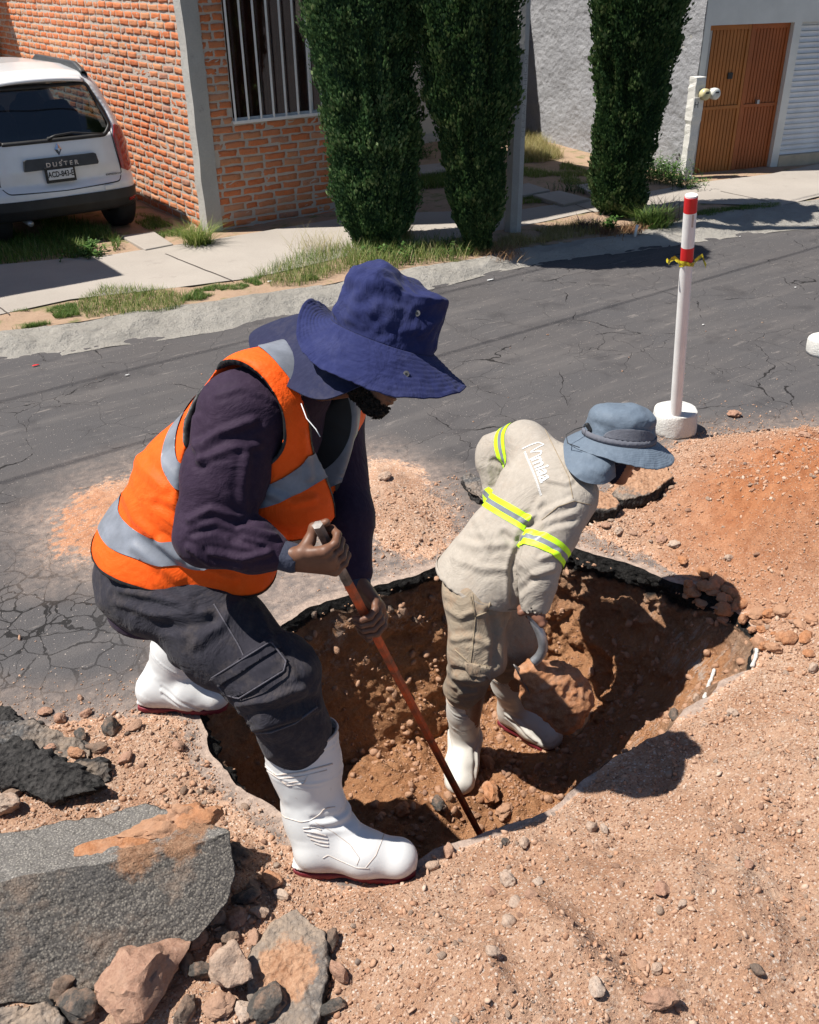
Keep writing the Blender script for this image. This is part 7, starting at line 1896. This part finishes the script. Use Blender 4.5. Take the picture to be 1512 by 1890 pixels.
    def wg2(V): return .35 + 1.1 * np.exp(-np.linalg.norm(V - eR, axis=1) / .10) + .6 * np.exp(-np.linalg.norm(V - sR, axis=1) / .10)
    sh, Vs_, Fs_ = garment('shirt', Sh, .006, MT['shirt1'], t, eR - sR, .009, 8, 31, 2, wg2, [([(365, 825), (408, 797), (467, 777)], 8, .009), ([(368, 850), (428, 827), (477, 822)], 7, .007), ([(362, 772), (358, 812), (372, 850)], 8, .008), ([(457, 837), (447, 902), (452, 950)], 8, .007),
          ([(447, 975), (507, 990)], 6, .010), ([(388, 1020), (447, 1032), (497, 1020)], 6, .010), ([(428, 995), (487, 1010)], 5, -.007), ([(348, 1010), (388, 1040), (447, 1047)], 6, .009), ([(350, 960), (390, 940), (440, 955)], 7, .008), ([(355, 985), (400, 975), (440, 990)], 6, -.007), ([(400, 730), (450, 715), (520, 745)], 5, .004)])
    for (w_, e_, d_) in ((wR, eR, .050), (wL, eL, .04)):
        ax = nrm(w_ - e_); c = SDF(); c.chain([w_ - ax * d_, w_ - ax * .002], [.037, .035], .01); c.cone(w_ - ax * .01, w_ + ax * .02, .027, .027, .004, sub=True); V_, F_ = c.mesh(.004); V_ = V_ + vnormals(V_, F_) * (.0012 * fbm(V_, 40, 2, 3))[:, None]; link_mesh('cuff', V_, F_, MT['cuff1'], sh)
    # --- vest
    Ve = SDF(); Ve.chain([hC - np.array([0, 0, .05]), hC + sp * .02, mid, ch], [.160, .180, .184, .163], .05, Lh, 1.13); Ve.cone(ch, nk - sp * .03, .160, .112, .05, Lh, 1.32)
    Ve.cone(A(335, 1030, 2.38), A(440, 1055, 2.38), .098, .086, .05)
    Ve.cone(hC + fr * .09 + sp * .05, mid + fr * .11, .12, .12, .08, Lh, 1.3)       # hangs away from the belly
    Ve.cone(mid + fr * .10, ch + fr * .06, .12, .10, .06, Lh, 1.2)
    Ve.cone(A(590, 785, 2.36), A(540, 915, 2.34), .088, .115, .06, Lh, 1.1)
    Ve.cone(sR + (nk - sR) * .3, sL + (nk - sL) * .3, .134, .130, .05)
    def plane(a, b, c):
        n_ = nrm(np.cross(b - a, c - a)); return (a + b + c) / 3, (n_ if n_[2] < 0 else -n_)
    zu = np.array([0, 0, 1.0]); pl_ = lambda a, b: (lambda q: (b, q if q[2] < 0 else -q))(nrm(np.cross(b - a, Lh))); hem, hn = pl_(A(190, 952, 2.52), A(400, 1114, 2.29)); bnd, bn = pl_(A(226, 893, 2.51), A(335, 1000, 2.30))
    Ve.half(hem, hn, .006)
    axR = nrm(sR - sL); hr = .128
    Ve.cone(sR + (ch - sR) * .10 + axR * .02, sR + axR * .30, hr, hr + .02, .008, sub=True); Ve.cone(sL + (ch - sL) * .10 - axR * .02, sL - axR * .30, hr, hr + .02, .008, sub=True)
    Ve.cone(mR + axR * .03, eR + axR * .02, .112, .10, .015, sub=True)
    Ve.cone(nk + sp * .10 + fr * .03, nk - sp * .02 + fr * .02, .11, .085, .01, sub=True)
    # open front
    fm = ch + fr * .16
    def openf(P):
        s_ = (P - ch) @ sp; l_ = np.abs((P - ch) @ Lh - .015); return np.maximum(l_ - (.018 + np.clip(s_ + .10, 0, .3) * .28), -((P - ch) @ fr - .04))
    Ve.fn(openf, ch - .35, ch + .35, .004, True)
    ve, Vv, Fv = garment('vest', Ve, .006, MT['vest'], t, sp, .010, 6, 41, 2, None, [([(235, 800), (262, 860), (300, 900)], 9, .006), ([(215, 880), (250, 960), (330, 1030)], 8, .006), ([(300, 1000), (350, 1040), (430, 1070)], 8, .008), ([(250, 1010), (330, 1070)], 9, .006), ([(560, 800), (570, 880)], 7, .005), ([(480, 900), (540, 930), (580, 920)], 7, .006), ([(450, 960), (520, 990)], 7, .006), ([(290, 930), (340, 960)], 8, -.006)])
    Nv = vnormals(Vv, Fv); sv_ = (Vv - hem) @ -hn
    def distaxis(V, a, d): q_ = V - a; return np.linalg.norm(q_ - (q_ @ d)[:, None] * d, axis=1)
    ca = sR + (ch - sR) * .10; cb = sL + (ch - sL) * .10
    gs = lambda P: (P - hem) @ -hn; gl = lambda P: (P - ch) @ Lh; gR = lambda P: distaxis(P, ca, axR); gL = lambda P: distaxis(P, cb, axR)
    mx = lambda *a: np.maximum.reduce(a)
    piece_f('reflective_band', Vv, Fv, band(lambda P: (P - bnd) @ -bn, -.030, .030), .0030, MT['reflect'], ve, Nv)
    piece_f('reflective_strap', Vv, Fv, lambda P: mx(band(gR, hr + .040, hr + .086)(P), gl(P) - .0, .030 - (P - bnd) @ -bn), .0038, MT['reflect'], ve, Nv)
    piece_f('reflective_strap', Vv, Fv, lambda P: mx(band(gL, hr + .040, hr + .086)(P), .0 - gl(P), .030 - (P - bnd) @ -bn), .0038, MT['reflect'], ve, Nv)
    piece_f('hem_binding', Vv, Fv, band(gs, -.004, .012), .0028, MT['black'], ve, Nv)
    piece_f('armhole_binding', Vv, Fv, lambda P: mx(band(gR, hr - .004, hr + .008)(P), gl(P) + .06), .0022, MT['black'], ve, Nv)
    gf = lambda P: np.abs((P - ch) @ Lh - .015) - (.018 + np.clip((P - ch) @ sp + .10, 0, .3) * .28)
    piece_f('front_binding', Vv, Fv, lambda P: mx(band(gf, -.004, .010)(P), .06 - (P - ch) @ fr), .0022, MT['black'], ve, Nv)
    # --- hat and neck flap
    hup = nrm(.33 * CR + .91 * CU - .30 * CF); hfw = nrm(.90 * CR - .38 * CU - .15 * CF); HB = A(706, 622, 2.13)
    hat = bpy.data.objects.new('sun_hat', None); COL.objects.link(hat); hat.parent = t; ORG[hat.name] = ORG[t.name]
    dr = lambda a: -.062 + .012 * np.cos(2 * a + .3) - .004 * np.cos(a) - .014 * np.clip(-np.sin(a - .5), 0, 1)
    wv = lambda a: .016 * np.sin(2 * a + 2.2) + .010 * np.sin(3 * a + .5) + .055 * np.exp(-((np.cos(a) + 1) / .22)) * 1.0
    cr, br, l, f2 = lathe_hat(HB, hup, hfw, .112, .125, .100, 0, MT['navy'], MT['navy'], hat, 5, dr, lambda a: .076 + .010 * np.cos(a), wv, .015, .74)
    for px, py, d_ in ((770, 578, 0), (750, 690, 0)):
        o_ = nrm(ray(px, py)); h_ = None
        for ob in (cr, br):
            dg = bpy.context.evaluated_depsgraph_get(); bvv = BVHTree.FromObject(ob, dg); og = Vector(ORG[t.name]); r_ = bvv.ray_cast(Vector((0, 0, CAMH)) - og, Vector(tuple(o_)))
            if r_[0] is not None and (h_ is None or r_[3] < h_[1]): h_ = (np.array(r_[0] + og), r_[3])
        if h_ is not None:
            c = h_[0] - o_ * .001; mb = MB(); mb.tube([c + o_ * .002, c - o_ * .0010], [.0068, .0068], 20); ey = mb.build('eyelet', MT['bare_steel'], hat); mb = MB(); mb.tube([c - o_ * .0008, c - o_ * .0016], [.0028, .0028], 14); mb.build('eyelet_hole', MT['black'], hat)
    # stitched crown seam
    C_ = [[(640, 585, 2.36), (585, 578, 2.38), (520, 588, 2.38)], [(640, 590, 2.24), (555, 583, 2.28), (462, 618, 2.33)], [(640, 610, 2.12), (560, 640, 2.16), (478, 672, 2.22)],
          [(650, 645, 2.08), (600, 682, 2.07), (545, 722, 2.085)], [(680, 668, 2.06), (650, 705, 2.035), (602, 737, 2.03)], [(705, 685, 2.06), (692, 702, 2.04), (672, 708, 2.025)]]
    S_ = sheet([[A(*p) for p in r_] for r_ in C_], 70, 50); S_ = S_ + (.004 * fbm(S_.reshape(-1, 3), 9, 3, 5)).reshape(S_.shape[:2])[..., None] * -CF
    mb = MB(); mb.grid(S_); nf_ = mb.build('neck_flap', MT['navy_flap'], hat, smooth=True); recalc(nf_); solid(nf_, .003, 0)
    # whistle cord on the chest
    mb = MB(); mb.tube([A(556, 745, 2.08), A(566, 772, 2.06), A(583, 792, 2.05), A(591, 806, 2.05)], .0012, 6); mb.build('cord', MT['logo'], t, smooth=True)
    # lettering on the shirt back below the vest
    Rt = nrm(A(235, 1040, 2.45) - A(183, 1005, 2.45)); Ut = nrm(A(205, 985, 2.45) - A(205, 1035, 2.45))
    project_text('M miaa', .034, .95, A(207, 1018, 2.40), Rt, Ut, Vs_, Fs_, .002, MT['logo'], sh)
    # print on the boot shaft
    return t
def PJv(V):
    p = np.asarray(V, float) - np.array([0, 0, CAMH]); d = p @ CF
    return 756 + FPX * (p @ CR) / d, 945 - FPX * (p @ CU) / d


man_orange()

# ------------------------------------------------------------------ man in beige inside the pit
def man_beige():
    A = AT
    pC = A(882, 1080, 3.30); ch = A(990, 930, 3.26); nk = A(1058, 858, 3.24); sR = A(1052, 922, 3.17); sL = A(968, 820, 3.40)
    eR = A(994, 1036, 3.10); wR = A(988, 1118, 3.12); eL = A(918, 838, 3.50); wL = A(922, 930, 3.48)
    fRh, fRt = G(862, 1378, -.62), G(848, 1446, -.60); fLh, fLt = G(930, 1330, -.62), G(1012, 1372, -.60)
    aR = G(859, 1362, -.505); aL = G(950, 1304, -.505); hR = A(878, 1105, 3.24); hL = A(925, 1095, 3.40); kR = A(880, 1205, 3.28); kL = A(945, 1185, 3.42)
    def foot(a, px, py, L_):
        tq = G(px, py, -.575); dr_ = nrm((tq - a) * [1, 1, 0]); h_ = np.array([a[0], a[1], -.612]) - dr_ * .055; return h_, h_ + dr_ * L_
    fRh, fRt2 = foot(aR, 850, 1436, .265); fLh, fLt2 = foot(aL, 1012, 1362, .265)
    Fh = nrm(_rt); Lh = nrm(sL - sR); sp = nrm(nk - pC)
    t = thing('person', 'man in beige work clothes and grey sun hat bending inside the hole with a shovel', 'person', (pC[0], pC[1], -.6))
    hu = nrm(.30 * CR + .90 * CU - .15 * CF); hf = nrm(.93 * CR - .32 * CU + .12 * CF); HC = A(1132, 838, 3.24)
    B = SDF(); B.chain([pC, ch], [.11, .11], .05, Lh, 1.2); B.cone(ch, nk, .10, .05, .05); B.cone(nk, HC, .05, .05, .03); B.cone(sR, sL, .055, .055, .05)
    B.chain([sR, eR, wR], [.05, .038, .027], .03); B.chain([sL, eL, wL], [.05, .038, .027], .03); B.chain([hR, kR, aR], [.08, .055, .045], .04); B.chain([hL, kL, aL], [.08, .055, .045], .04)
    V1, F1 = B.mesh(.012); V1 = relax(V1, F1, 2)
    Hd = SDF(); W, R = head_sdf(Hd, HC, hf, hu, .92); Hd.cone(nk, W(-.02, 0, -.03), .05, .05, .03); V2, F2 = Hd.mesh(.0036)
    Cg = A(984, 1140, 3.13); bd = nrm(A(1000, 1172, 3.14) - A(975, 1120, 3.15)); g = SDF(); o_ = nrm(-CF + .3 * CU - bd * ((-CF + .3 * CU) @ bd)); t_ = nrm(np.cross(bd, o_)); t_ = t_ if t_ @ CR > 0 else -t_
    grip(g, Cg, -bd, o_, t_, .015, wR + (Cg - wR) * .25 + o_ * .012, .9); g.cone(wR, wR + (Cg - wR) * .3, .026, .026, .02); V3, F3 = g.mesh(.003)
    # left hand low behind the thigh on the shaft
    Cl = A(935, 985, 3.52); g = SDF(); grip(g, Cl, -bd, -o_, -t_, .015, wL + (Cl - wL) * .2, .9); g.cone(wL, Cl, .026, .024, .02); V4, F4 = g.mesh(.0035)
    n = 0; Fs = []; Vs = [V1, V2, V3, V4]
    for v, f in zip(Vs, [F1, F2, F3, F4]): Fs.append(f + n); n += len(v)
    link_mesh('body', np.concatenate(Vs), np.concatenate(Fs), MT['skin2'], t)
    # hood under the hat
    lv = (V2 - HC) @ nrm(hu); fv = (V2 - HC) @ nrm(hf); ms = (fv < .040) | (lv > .06); p, f, u = extract(V2, F2, ms, .007); link_mesh('hood', p, f, MT['darkhood'], t)
    # trousers
    P = SDF(); P.ell(pC - np.array([0, 0, .04]), (.106, .125, .110), np.array([Fh, nrm(_fw), [0, 0, 1]]), .05); P.cone(pC + sp * .03, pC, .11, .12, .05, Lh, 1.1)
    bR = A(854, 1283, 3.50); bL = A(933, 1238, 3.62)
    P.chain([hR, kR], [.104, .096], .05); P.chain([kR, bR + (kR - bR) * .15], [.098, .074], .04); P.cone(bR + (kR - bR) * .2, bR - (kR - bR) * .1, .072, .055, .02)
    P.chain([hL, kL], [.105, .088], .05); P.chain([kL, bL], [.088, .062], .04)
    tr, Vp, Fp = garment('trousers', P, .007, MT['khaki2'], t, kR - hR, .010, 8, 112, 2, lambda V: (.9 + .6 * np.exp(-np.linalg.norm(V - kR, axis=1) / .1)) * (1 - .85 * np.exp(-(np.linalg.norm(V - pC, axis=1) / .17) ** 2)), [([(822, 1120), (850, 1140), (870, 1130)], 6, .008), ([(836, 1180), (870, 1175), (905, 1190)], 6, .008), ([(840, 1250), (870, 1262), (890, 1255)], 6, .009), ([(838, 1235), (860, 1240)], 5, -.008), ([(905, 1130), (915, 1180), (912, 1225)], 7, -.014), ([(850, 1280), (880, 1275)], 5, .008)])
    def seam(name, pts, parent, VV, FF, mat, w_=.002, off=.001, nseg=50):
        bv = BVHTree.FromPolygons([tuple(v) for v in VV], [tuple(f) for f in FF.tolist()]); out = []
        for x, y in interp_px(pts, nseg):
            h_ = bv.ray_cast(Vector((0, 0, CAMH)), Vector(tuple(ray(x, y))).normalized())
            if h_[0] is not None: out.append(np.array(h_[0]) - nrm(ray(x, y)) * off)
        if len(out) > 3: mb = MB(); mb.tube(np.array(out), w_, 6); return mb.build(name, mat, parent, smooth=True)
    seam('side_seam', [(872, 1095), (878, 1140), (872, 1200), (868, 1230)], tr, Vp, Fp, MT['seam2']); seam('pocket_seam', [(840, 1200), (868, 1225), (908, 1232)], tr, Vp, Fp, MT['seam2'], .003); seam('hip_seam', [(868, 1100), (878, 1138), (900, 1130), (906, 1108)], tr, Vp, Fp, MT['seam2'], .003)
    pj = PJv(Vp); Np = vnormals(Vp, Fp); d = pdist(pj[0], pj[1], np.array([(858, 1222), (908, 1232), (905, 1252), (868, 1248)], float)); fl = piece('pocket_flap', Vp, Fp, (d < 2) & ((Np @ -CF) > .1), .006, MT['khaki2'], tr)
    if fl: solid(fl, .004)
    boot('boot', bR + nrm(bR - aR) * .01, aR, fRh, fRt2, .068, .052, 'boot2', t, 'muddy white boot with its toe towards the viewer', tread=False)
    boot('boot', bL + nrm(bL - aL) * .01, aL, fLh, fLt2, .066, .052, 'boot2', t, 'muddy white boot behind the shovel', tread=False)
    # shirt
    Sh = SDF(); md = pC + (ch - pC) * .5
    Sh.chain([pC + sp * .01, md, ch], [.144, .134, .124], .05, Lh, 1.16); Sh.cone(ch, nk - sp * .02, .124, .070, .05, Lh, 1.5); Sh.cone(nk - sp * .03, nk + sp * .012, .064, .060, .015)
    Sh.cone(sR + (sL - sR) * .2, sL + (sR - sL) * .2, .095, .095, .05)
    mR = sR + (eR - sR) * .5; Sh.cone(sR, sR + (mR - sR) * .3, .092, .088, .03); Sh.chain([sR + (mR - sR) * .3, mR, eR], [.088, .080, .070], .006); Sh.chain([eR, eR + (wR - eR) * .5, wR], [.069, .060, .050], .006)
    Sh.chain([sL, eL], [.092, .078], .03); Sh.chain([eL, wL], [.076, .055], .03)
    ha, hb, hc_ = A(815, 1030, 3.34), A(945, 1118, 3.20), A(990, 1060, 3.5); hn = nrm(np.cross(hb - ha, hc_ - ha)); hn = hn if hn[2] < 0 else -hn; hem = (ha + hb) / 2 - sp * .014; Sh.cone(pC - sp * .04, pC + sp * .05, .152, .150, .03, Lh, 1.14); Sh.half(hem, hn, .004)
    Sh.cone(wR - nrm(wR - eR) * .03, wR + nrm(wR - eR) * .06, .040, .044, .004, sub=True)
    def wg(V): return .75 + 1.1 * np.exp(-np.linalg.norm(V - sR - (eR - sR) * .2, axis=1) / .12) + .6 * np.exp(-np.linalg.norm(V - eR, axis=1) / .08)
    sh, Vs_, Fs_ = garment('shirt', Sh, .006, MT['khaki'], t, nrm(sp + .6 * Lh), .011, 7, 131, 2, wg, [([(975, 960), (1010, 945), (1055, 925)], 6, .010), ([(985, 985), (1020, 968), (1060, 960)], 6, -.010), ([(965, 965), (985, 950), (1000, 925)], 6, .009), ([(960, 1000), (945, 1050), (948, 1110)], 6, -.014), ([(930, 985), (950, 1000), (965, 985)], 6, -.010),
          ([(850, 1000), (880, 1010), (930, 1005)], 7, .007), ([(840, 1030), (890, 1050), (935, 1050)], 7, .007), ([(880, 960), (900, 1000)], 7, .006), ([(1000, 1030), (1030, 1020)], 5, .008), ([(985, 1060), (1020, 1050)], 6, .008), ([(960, 1090), (985, 1070)], 6, -.007),
          ([(1010, 885), (1045, 893), (1055, 888)], 4, .008), ([(900, 860), (905, 890)], 5, .007), ([(910, 850), (935, 860)], 5, -.007)])
    piece_f('shirt_hem', Vs_, Fs_, band(lambda P: (P - hem) @ -hn, -.004, .014), .0035, MT['khaki'], sh)
    # reflective bands
    q = Vs_ - pC; s_ = q @ sp; Ns = vnormals(Vs_, Fs_)
    armR = np.linalg.norm(np.cross(Vs_ - sR, nrm(eR - sR)), axis=1); tR = (Vs_ - sR) @ nrm(eR - sR); onR = (armR < .115) & (tR > .07) & (tR < .30)
    onRf = np.zeros(len(Vs_), bool)
    LeR = np.linalg.norm(eR - sR)
    armL = np.linalg.norm(np.cross(Vs_ - sL, nrm(eL - sL)), axis=1); tL = (Vs_ - sL) @ nrm(eL - sL); onL = (armL < .11) & (tL > .02)
    def inarm(V): # nearer to the arm bone than to the spine
        def ds(V, a, b): ab = b - a; tt = np.clip(((V - a) @ ab) / (ab @ ab), 0, 1); return np.linalg.norm(V - a - tt[:, None] * ab, axis=1)
        dt = np.minimum(ds(V, pC, ch), ds(V, ch, nk)) / .145; return (ds(V, sR, eR) / .085 < dt) & (tR > 0), (ds(V, sL, eL) / .085 < dt) & (tL > .0), dt
    aRm, aLm, _ = inarm(Vs_)
    s0 = (A(925, 930, 3.2) - pC) @ sp
    tor = ~aRm & ~aLm
    sc_ = s_ + .02 * np.sin((q @ Lh) * 8)
    gT = lambda P: (P - pC) @ sp + .02 * np.sin(((P - pC) @ Lh) * 8) - (s0 - .03)
    def dseg(V, a, b): ab = b - a; tt = np.clip(((V - a) @ ab) / (ab @ ab), 0, 1); return np.linalg.norm(V - a - tt[:, None] * ab, axis=1)
    tors = lambda P: np.minimum(dseg(P, pC, ch), dseg(P, ch, nk)) / .145
    aR_ = lambda P: dseg(P, sR, eR) / .085; aL_ = lambda P: dseg(P, sL, eL) / .085
    uR, uL = nrm(eR - sR), nrm(eL - sL)
    for k, (a, b, mt, nm) in enumerate(((0, .020, 'hivis', 'lime_band'), (.019, .038, 'reflect', 'reflective_band'), (.037, .057, 'hivis', 'lime_band'))):
        piece_f(nm, Vs_, Fs_, lambda P: np.maximum.reduce([band(gT, a, b)(P), (tors(P) - aR_(P)) * .06, (tors(P) - aL_(P)) * .06]), .0025 + .0006 * k, MT[mt], sh, Ns)
        piece_f(nm, Vs_, Fs_, lambda P: np.maximum.reduce([band(lambda Q: (Q - sR) @ uR, LeR * .70 + a, LeR * .70 + b)(P), (aR_(P) - tors(P)) * .06]), .0025 + .0006 * k, MT[mt], sh, Ns)
        piece_f(nm, Vs_, Fs_, lambda P: np.maximum.reduce([band(lambda Q: (Q - sL) @ uL, .012 + a, .012 + b)(P), (aL_(P) - tors(P)) * .06]), .0025 + .0006 * k, MT[mt], sh, Ns)
    seam('yoke_seam', [(1005, 790), (1025, 830), (1050, 880), (1058, 920)], sh, Vs_, Fs_, MT['seam2'], .0016); seam('shoulder_seam', [(1000, 960), (1030, 935), (1060, 925), (1092, 932)], sh, Vs_, Fs_, MT['seam2'], .0016)
    # logo
    Rt = nrm(A(1008, 882, 3.2) - A(985, 815, 3.27)); Ut = nrm(A(1010, 835, 3.2) - A(965, 850, 3.2))
    project_text('miaa', .068, .92, A(1000, 860, 3.15), Rt, Ut, Vs_, Fs_, .002, MT['logo'], sh)
    project_text('mmmmmmmmmmmmmmmmmmmmmm', .014, .85, A(983, 862, 3.15), Rt, Ut, Vs_, Fs_, .002, MT['logo'], sh, 'small_print')
    mb = MB(); pts = [(-.05, -.03), (-.052, .03), (-.035, .045), (-.02, -.01), (-.005, .028), (.008, .02), (.012, -.02)]; Q = np.array([[a, b] for a, b in pts]); tq = np.linspace(0, 6, 50); Q = np.stack([np.interp(tq, range(7), Q[:, j]) for j in range(2)], 1)
    T_ = np.gradient(Q, axis=0); T_ /= np.linalg.norm(T_, axis=1)[:, None]; Nn = np.stack([-T_[:, 1], T_[:, 0]], 1) * .0022; VV = np.concatenate([np.c_[Q + Nn, np.zeros(50)], np.c_[Q - Nn, np.zeros(50)]]); FF = []
    for i in range(49): FF += [(i, i + 1, 50 + i), (i + 1, 51 + i, 50 + i)]
    project_text((VV, FF), 1, 1, A(985, 818, 3.15), Rt, Ut, Vs_, Fs_, .002, MT['logo'], sh, 'logo_mark')
    # hat
    hup = nrm(.10 * CR + .90 * CU - .38 * CF); hfw = nrm(.95 * CR - .16 * CU - .02 * CF); HB = A(1142, 808, 3.22)
    hat = bpy.data.objects.new('sun_hat', None); COL.objects.link(hat); hat.parent = t; ORG[hat.name] = ORG[t.name]
    lathe_hat(HB, hup, hfw, .112, .072, .098, 0, MT['greyhat2'], MT['greyhat'], hat, 15, lambda a: -.036 - .006 * np.cos(a), lambda a: .62 * (a * 0) + .050, lambda a: .006 * np.sin(2 * a), .004, .55) if False else None
    cr, br, l, f2 = lathe_hat(HB, hup, hfw, .114, .060, .104, 0, MT['greyhat'], MT['greyhat'], hat, 15, lambda a: -.040 - .006 * np.cos(a), lambda a: .054 + .012 * np.cos(a), lambda a: .008 * np.sin(2 * a), .006, .42, .95)
    mb = MB(); a = np.arange(90) / 90 * 2 * math.pi
    mb.grid([HB + hup * z + (np.cos(a)[:, None] * f2 * 1.10 + np.sin(a)[:, None] * l * .95) * rr + hup * (.0015 * np.sin(a * 40))[:, None] for z, rr in ((.002, .1155), (.012, .1165), (.024, .1145))], closed=True); ob = mb.build('hat_band', MT['greyhat2'], hat, smooth=True); recalc(ob); solid(ob, .002)
    # mesh side panel
    aa = np.linspace(-1.15, .55, 40); rows = []
    for k in range(14):
        q_ = k / 13; z = .024 + .040 * q_; half = math.sqrt(max(0, 1 - q_ ** 2.2)); ac = -math.pi / 2 + .15 + aa * 0; an = (-math.pi / 2 + .25) + (aa + .3) * .78 * (half + .02) * 1.2; rr = .114 - .010 * (z / .06) ** 1.2 + .003
        rows.append(HB + hup * z + (np.cos(an)[:, None] * f2 * 1.10 + np.sin(an)[:, None] * l * .95) * rr)
    mb = MB(); mb.grid(rows); ob = mb.build('mesh_panel', MT['greyhat2'], hat, smooth=True); recalc(ob); solid(ob, .003)
    C_ = [[(1085, 790, 3.34), (1060, 800, 3.36), (1045, 808, 3.36)], [(1085, 805, 3.22), (1060, 818, 3.21), (1040, 824, 3.21)], [(1095, 825, 3.15), (1066, 848, 3.13), (1046, 862, 3.12)], [(1112, 838, 3.12), (1090, 866, 3.09), (1074, 888, 3.08)], [(1122, 845, 3.12), (1116, 870, 3.09), (1112, 894, 3.10)], [(1132, 848, 3.13), (1135, 862, 3.13), (1136, 880, 3.14)]]
    S_ = sheet([[A(*p) for p in r_] for r_ in C_], 60, 40); S_ = S_ + (.006 * fbm(S_.reshape(-1, 3), 14, 3, 5) + .004 * ridge(S_.reshape(-1, 3), 12, 5)).reshape(S_.shape[:2])[..., None] * -CF
    mb = MB(); mb.grid(S_); nf_ = mb.build('neck_flap', MT['greyhat'], hat, smooth=True); recalc(nf_); solid(nf_, .003, 0)
    mb = MB(); mb.tube([A(1088, 785, 3.18), A(1062, 792, 3.17), A(1045, 802, 3.17), A(1048, 818, 3.15), A(1070, 826, 3.13)], .0016, 6); mb.build('chin_cord', MT['black'], hat, smooth=True)
    q = SDF(); q.cone(A(1084, 784, 3.17), A(1090, 794, 3.17), .008, .007, .004); V_, F_ = q.mesh(.003); link_mesh('cord_lock', V_, F_, MT['black'], hat)
    return Cg, bd, Cl
SHV = man_beige()
def shovel():
    Cg, bd, Cl = SHV; t = thing('shovel', 'steel shovel with grey bent tube handle loaded with orange soil', 'shovel', Cg)
    So = AT(985, 1222, 3.19)
    P = np.array([Cg - bd * .06, Cg, AT(1000, 1172, 3.14), AT(1004, 1196, 3.16), AT(996, 1212, 3.18), So]); tq = np.linspace(0, 5, 40); Q = np.stack([np.interp(tq, range(6), P[:, j]) for j in range(3)], 1)
    for _ in range(8): Q[1:-1] = (Q[:-2] + 2 * Q[1:-1] + Q[2:]) / 4
    mb = MB(); mb.tube(Q, .0165, 20); mb.build('handle', MT['steel'], t, smooth=True)
    # blade: seen along its left edge
    e0, e1 = AT(948, 1226, 3.20), AT(1048, 1350, 3.27); far0, far1 = AT(1060, 1235, 3.44), AT(1090, 1325, 3.46)
    rows = []
    for u in np.linspace(0, 1, 24):
        l0 = e0 + (e1 - e0) * u; sag = AT(0, 0, 0) * 0; f_ = far0 + (far1 - far0) * u; row = []
        for v in np.linspace(0, 1, 24):
            p = l0 * (1 - v) + f_ * v; p = p + np.array([0, 0, -.05]) * math.sin(v * math.pi) + (CU * -.018 - CR * .012) * math.sin(u * math.pi) * (1 - v); row.append(p)
        rows.append(row)
    mb = MB(); mb.grid(rows); bl = mb.build('blade', MT['bare_steel'], t, smooth=True); recalc(bl); solid(bl, .004, 0)
    d = SDF(); q = lambda x, y, dd: AT(x, y, dd)
    d.ell(q(1022, 1272, 3.28), (.108, .098, .08), np.array([CR, CU, CF]), .05); d.ell(q(1045, 1290, 3.31), (.08, .085, .09), np.array([CR, CU, CF]), .05); d.ell(q(985, 1245, 3.25), (.065, .05, .06), np.array([CR, CU, CF]), .04); d.ell(q(1048, 1320, 3.30), (.05, .05, .06), np.array([CR, CU, CF]), .04)
    V, F = d.mesh(.006); N = vnormals(V, F); V = V + N * (.014 * fbm(V, 13, 4, 8) + .006 * ridge(V, 35, 3) + .003 * vn(V, 90, 4))[:, None]
    o = link_mesh('soil_load', V, F, MT['clod']); tag(o, 'heap of moist orange brown soil piled on the shovel blade', 'soil heap')
shovel()
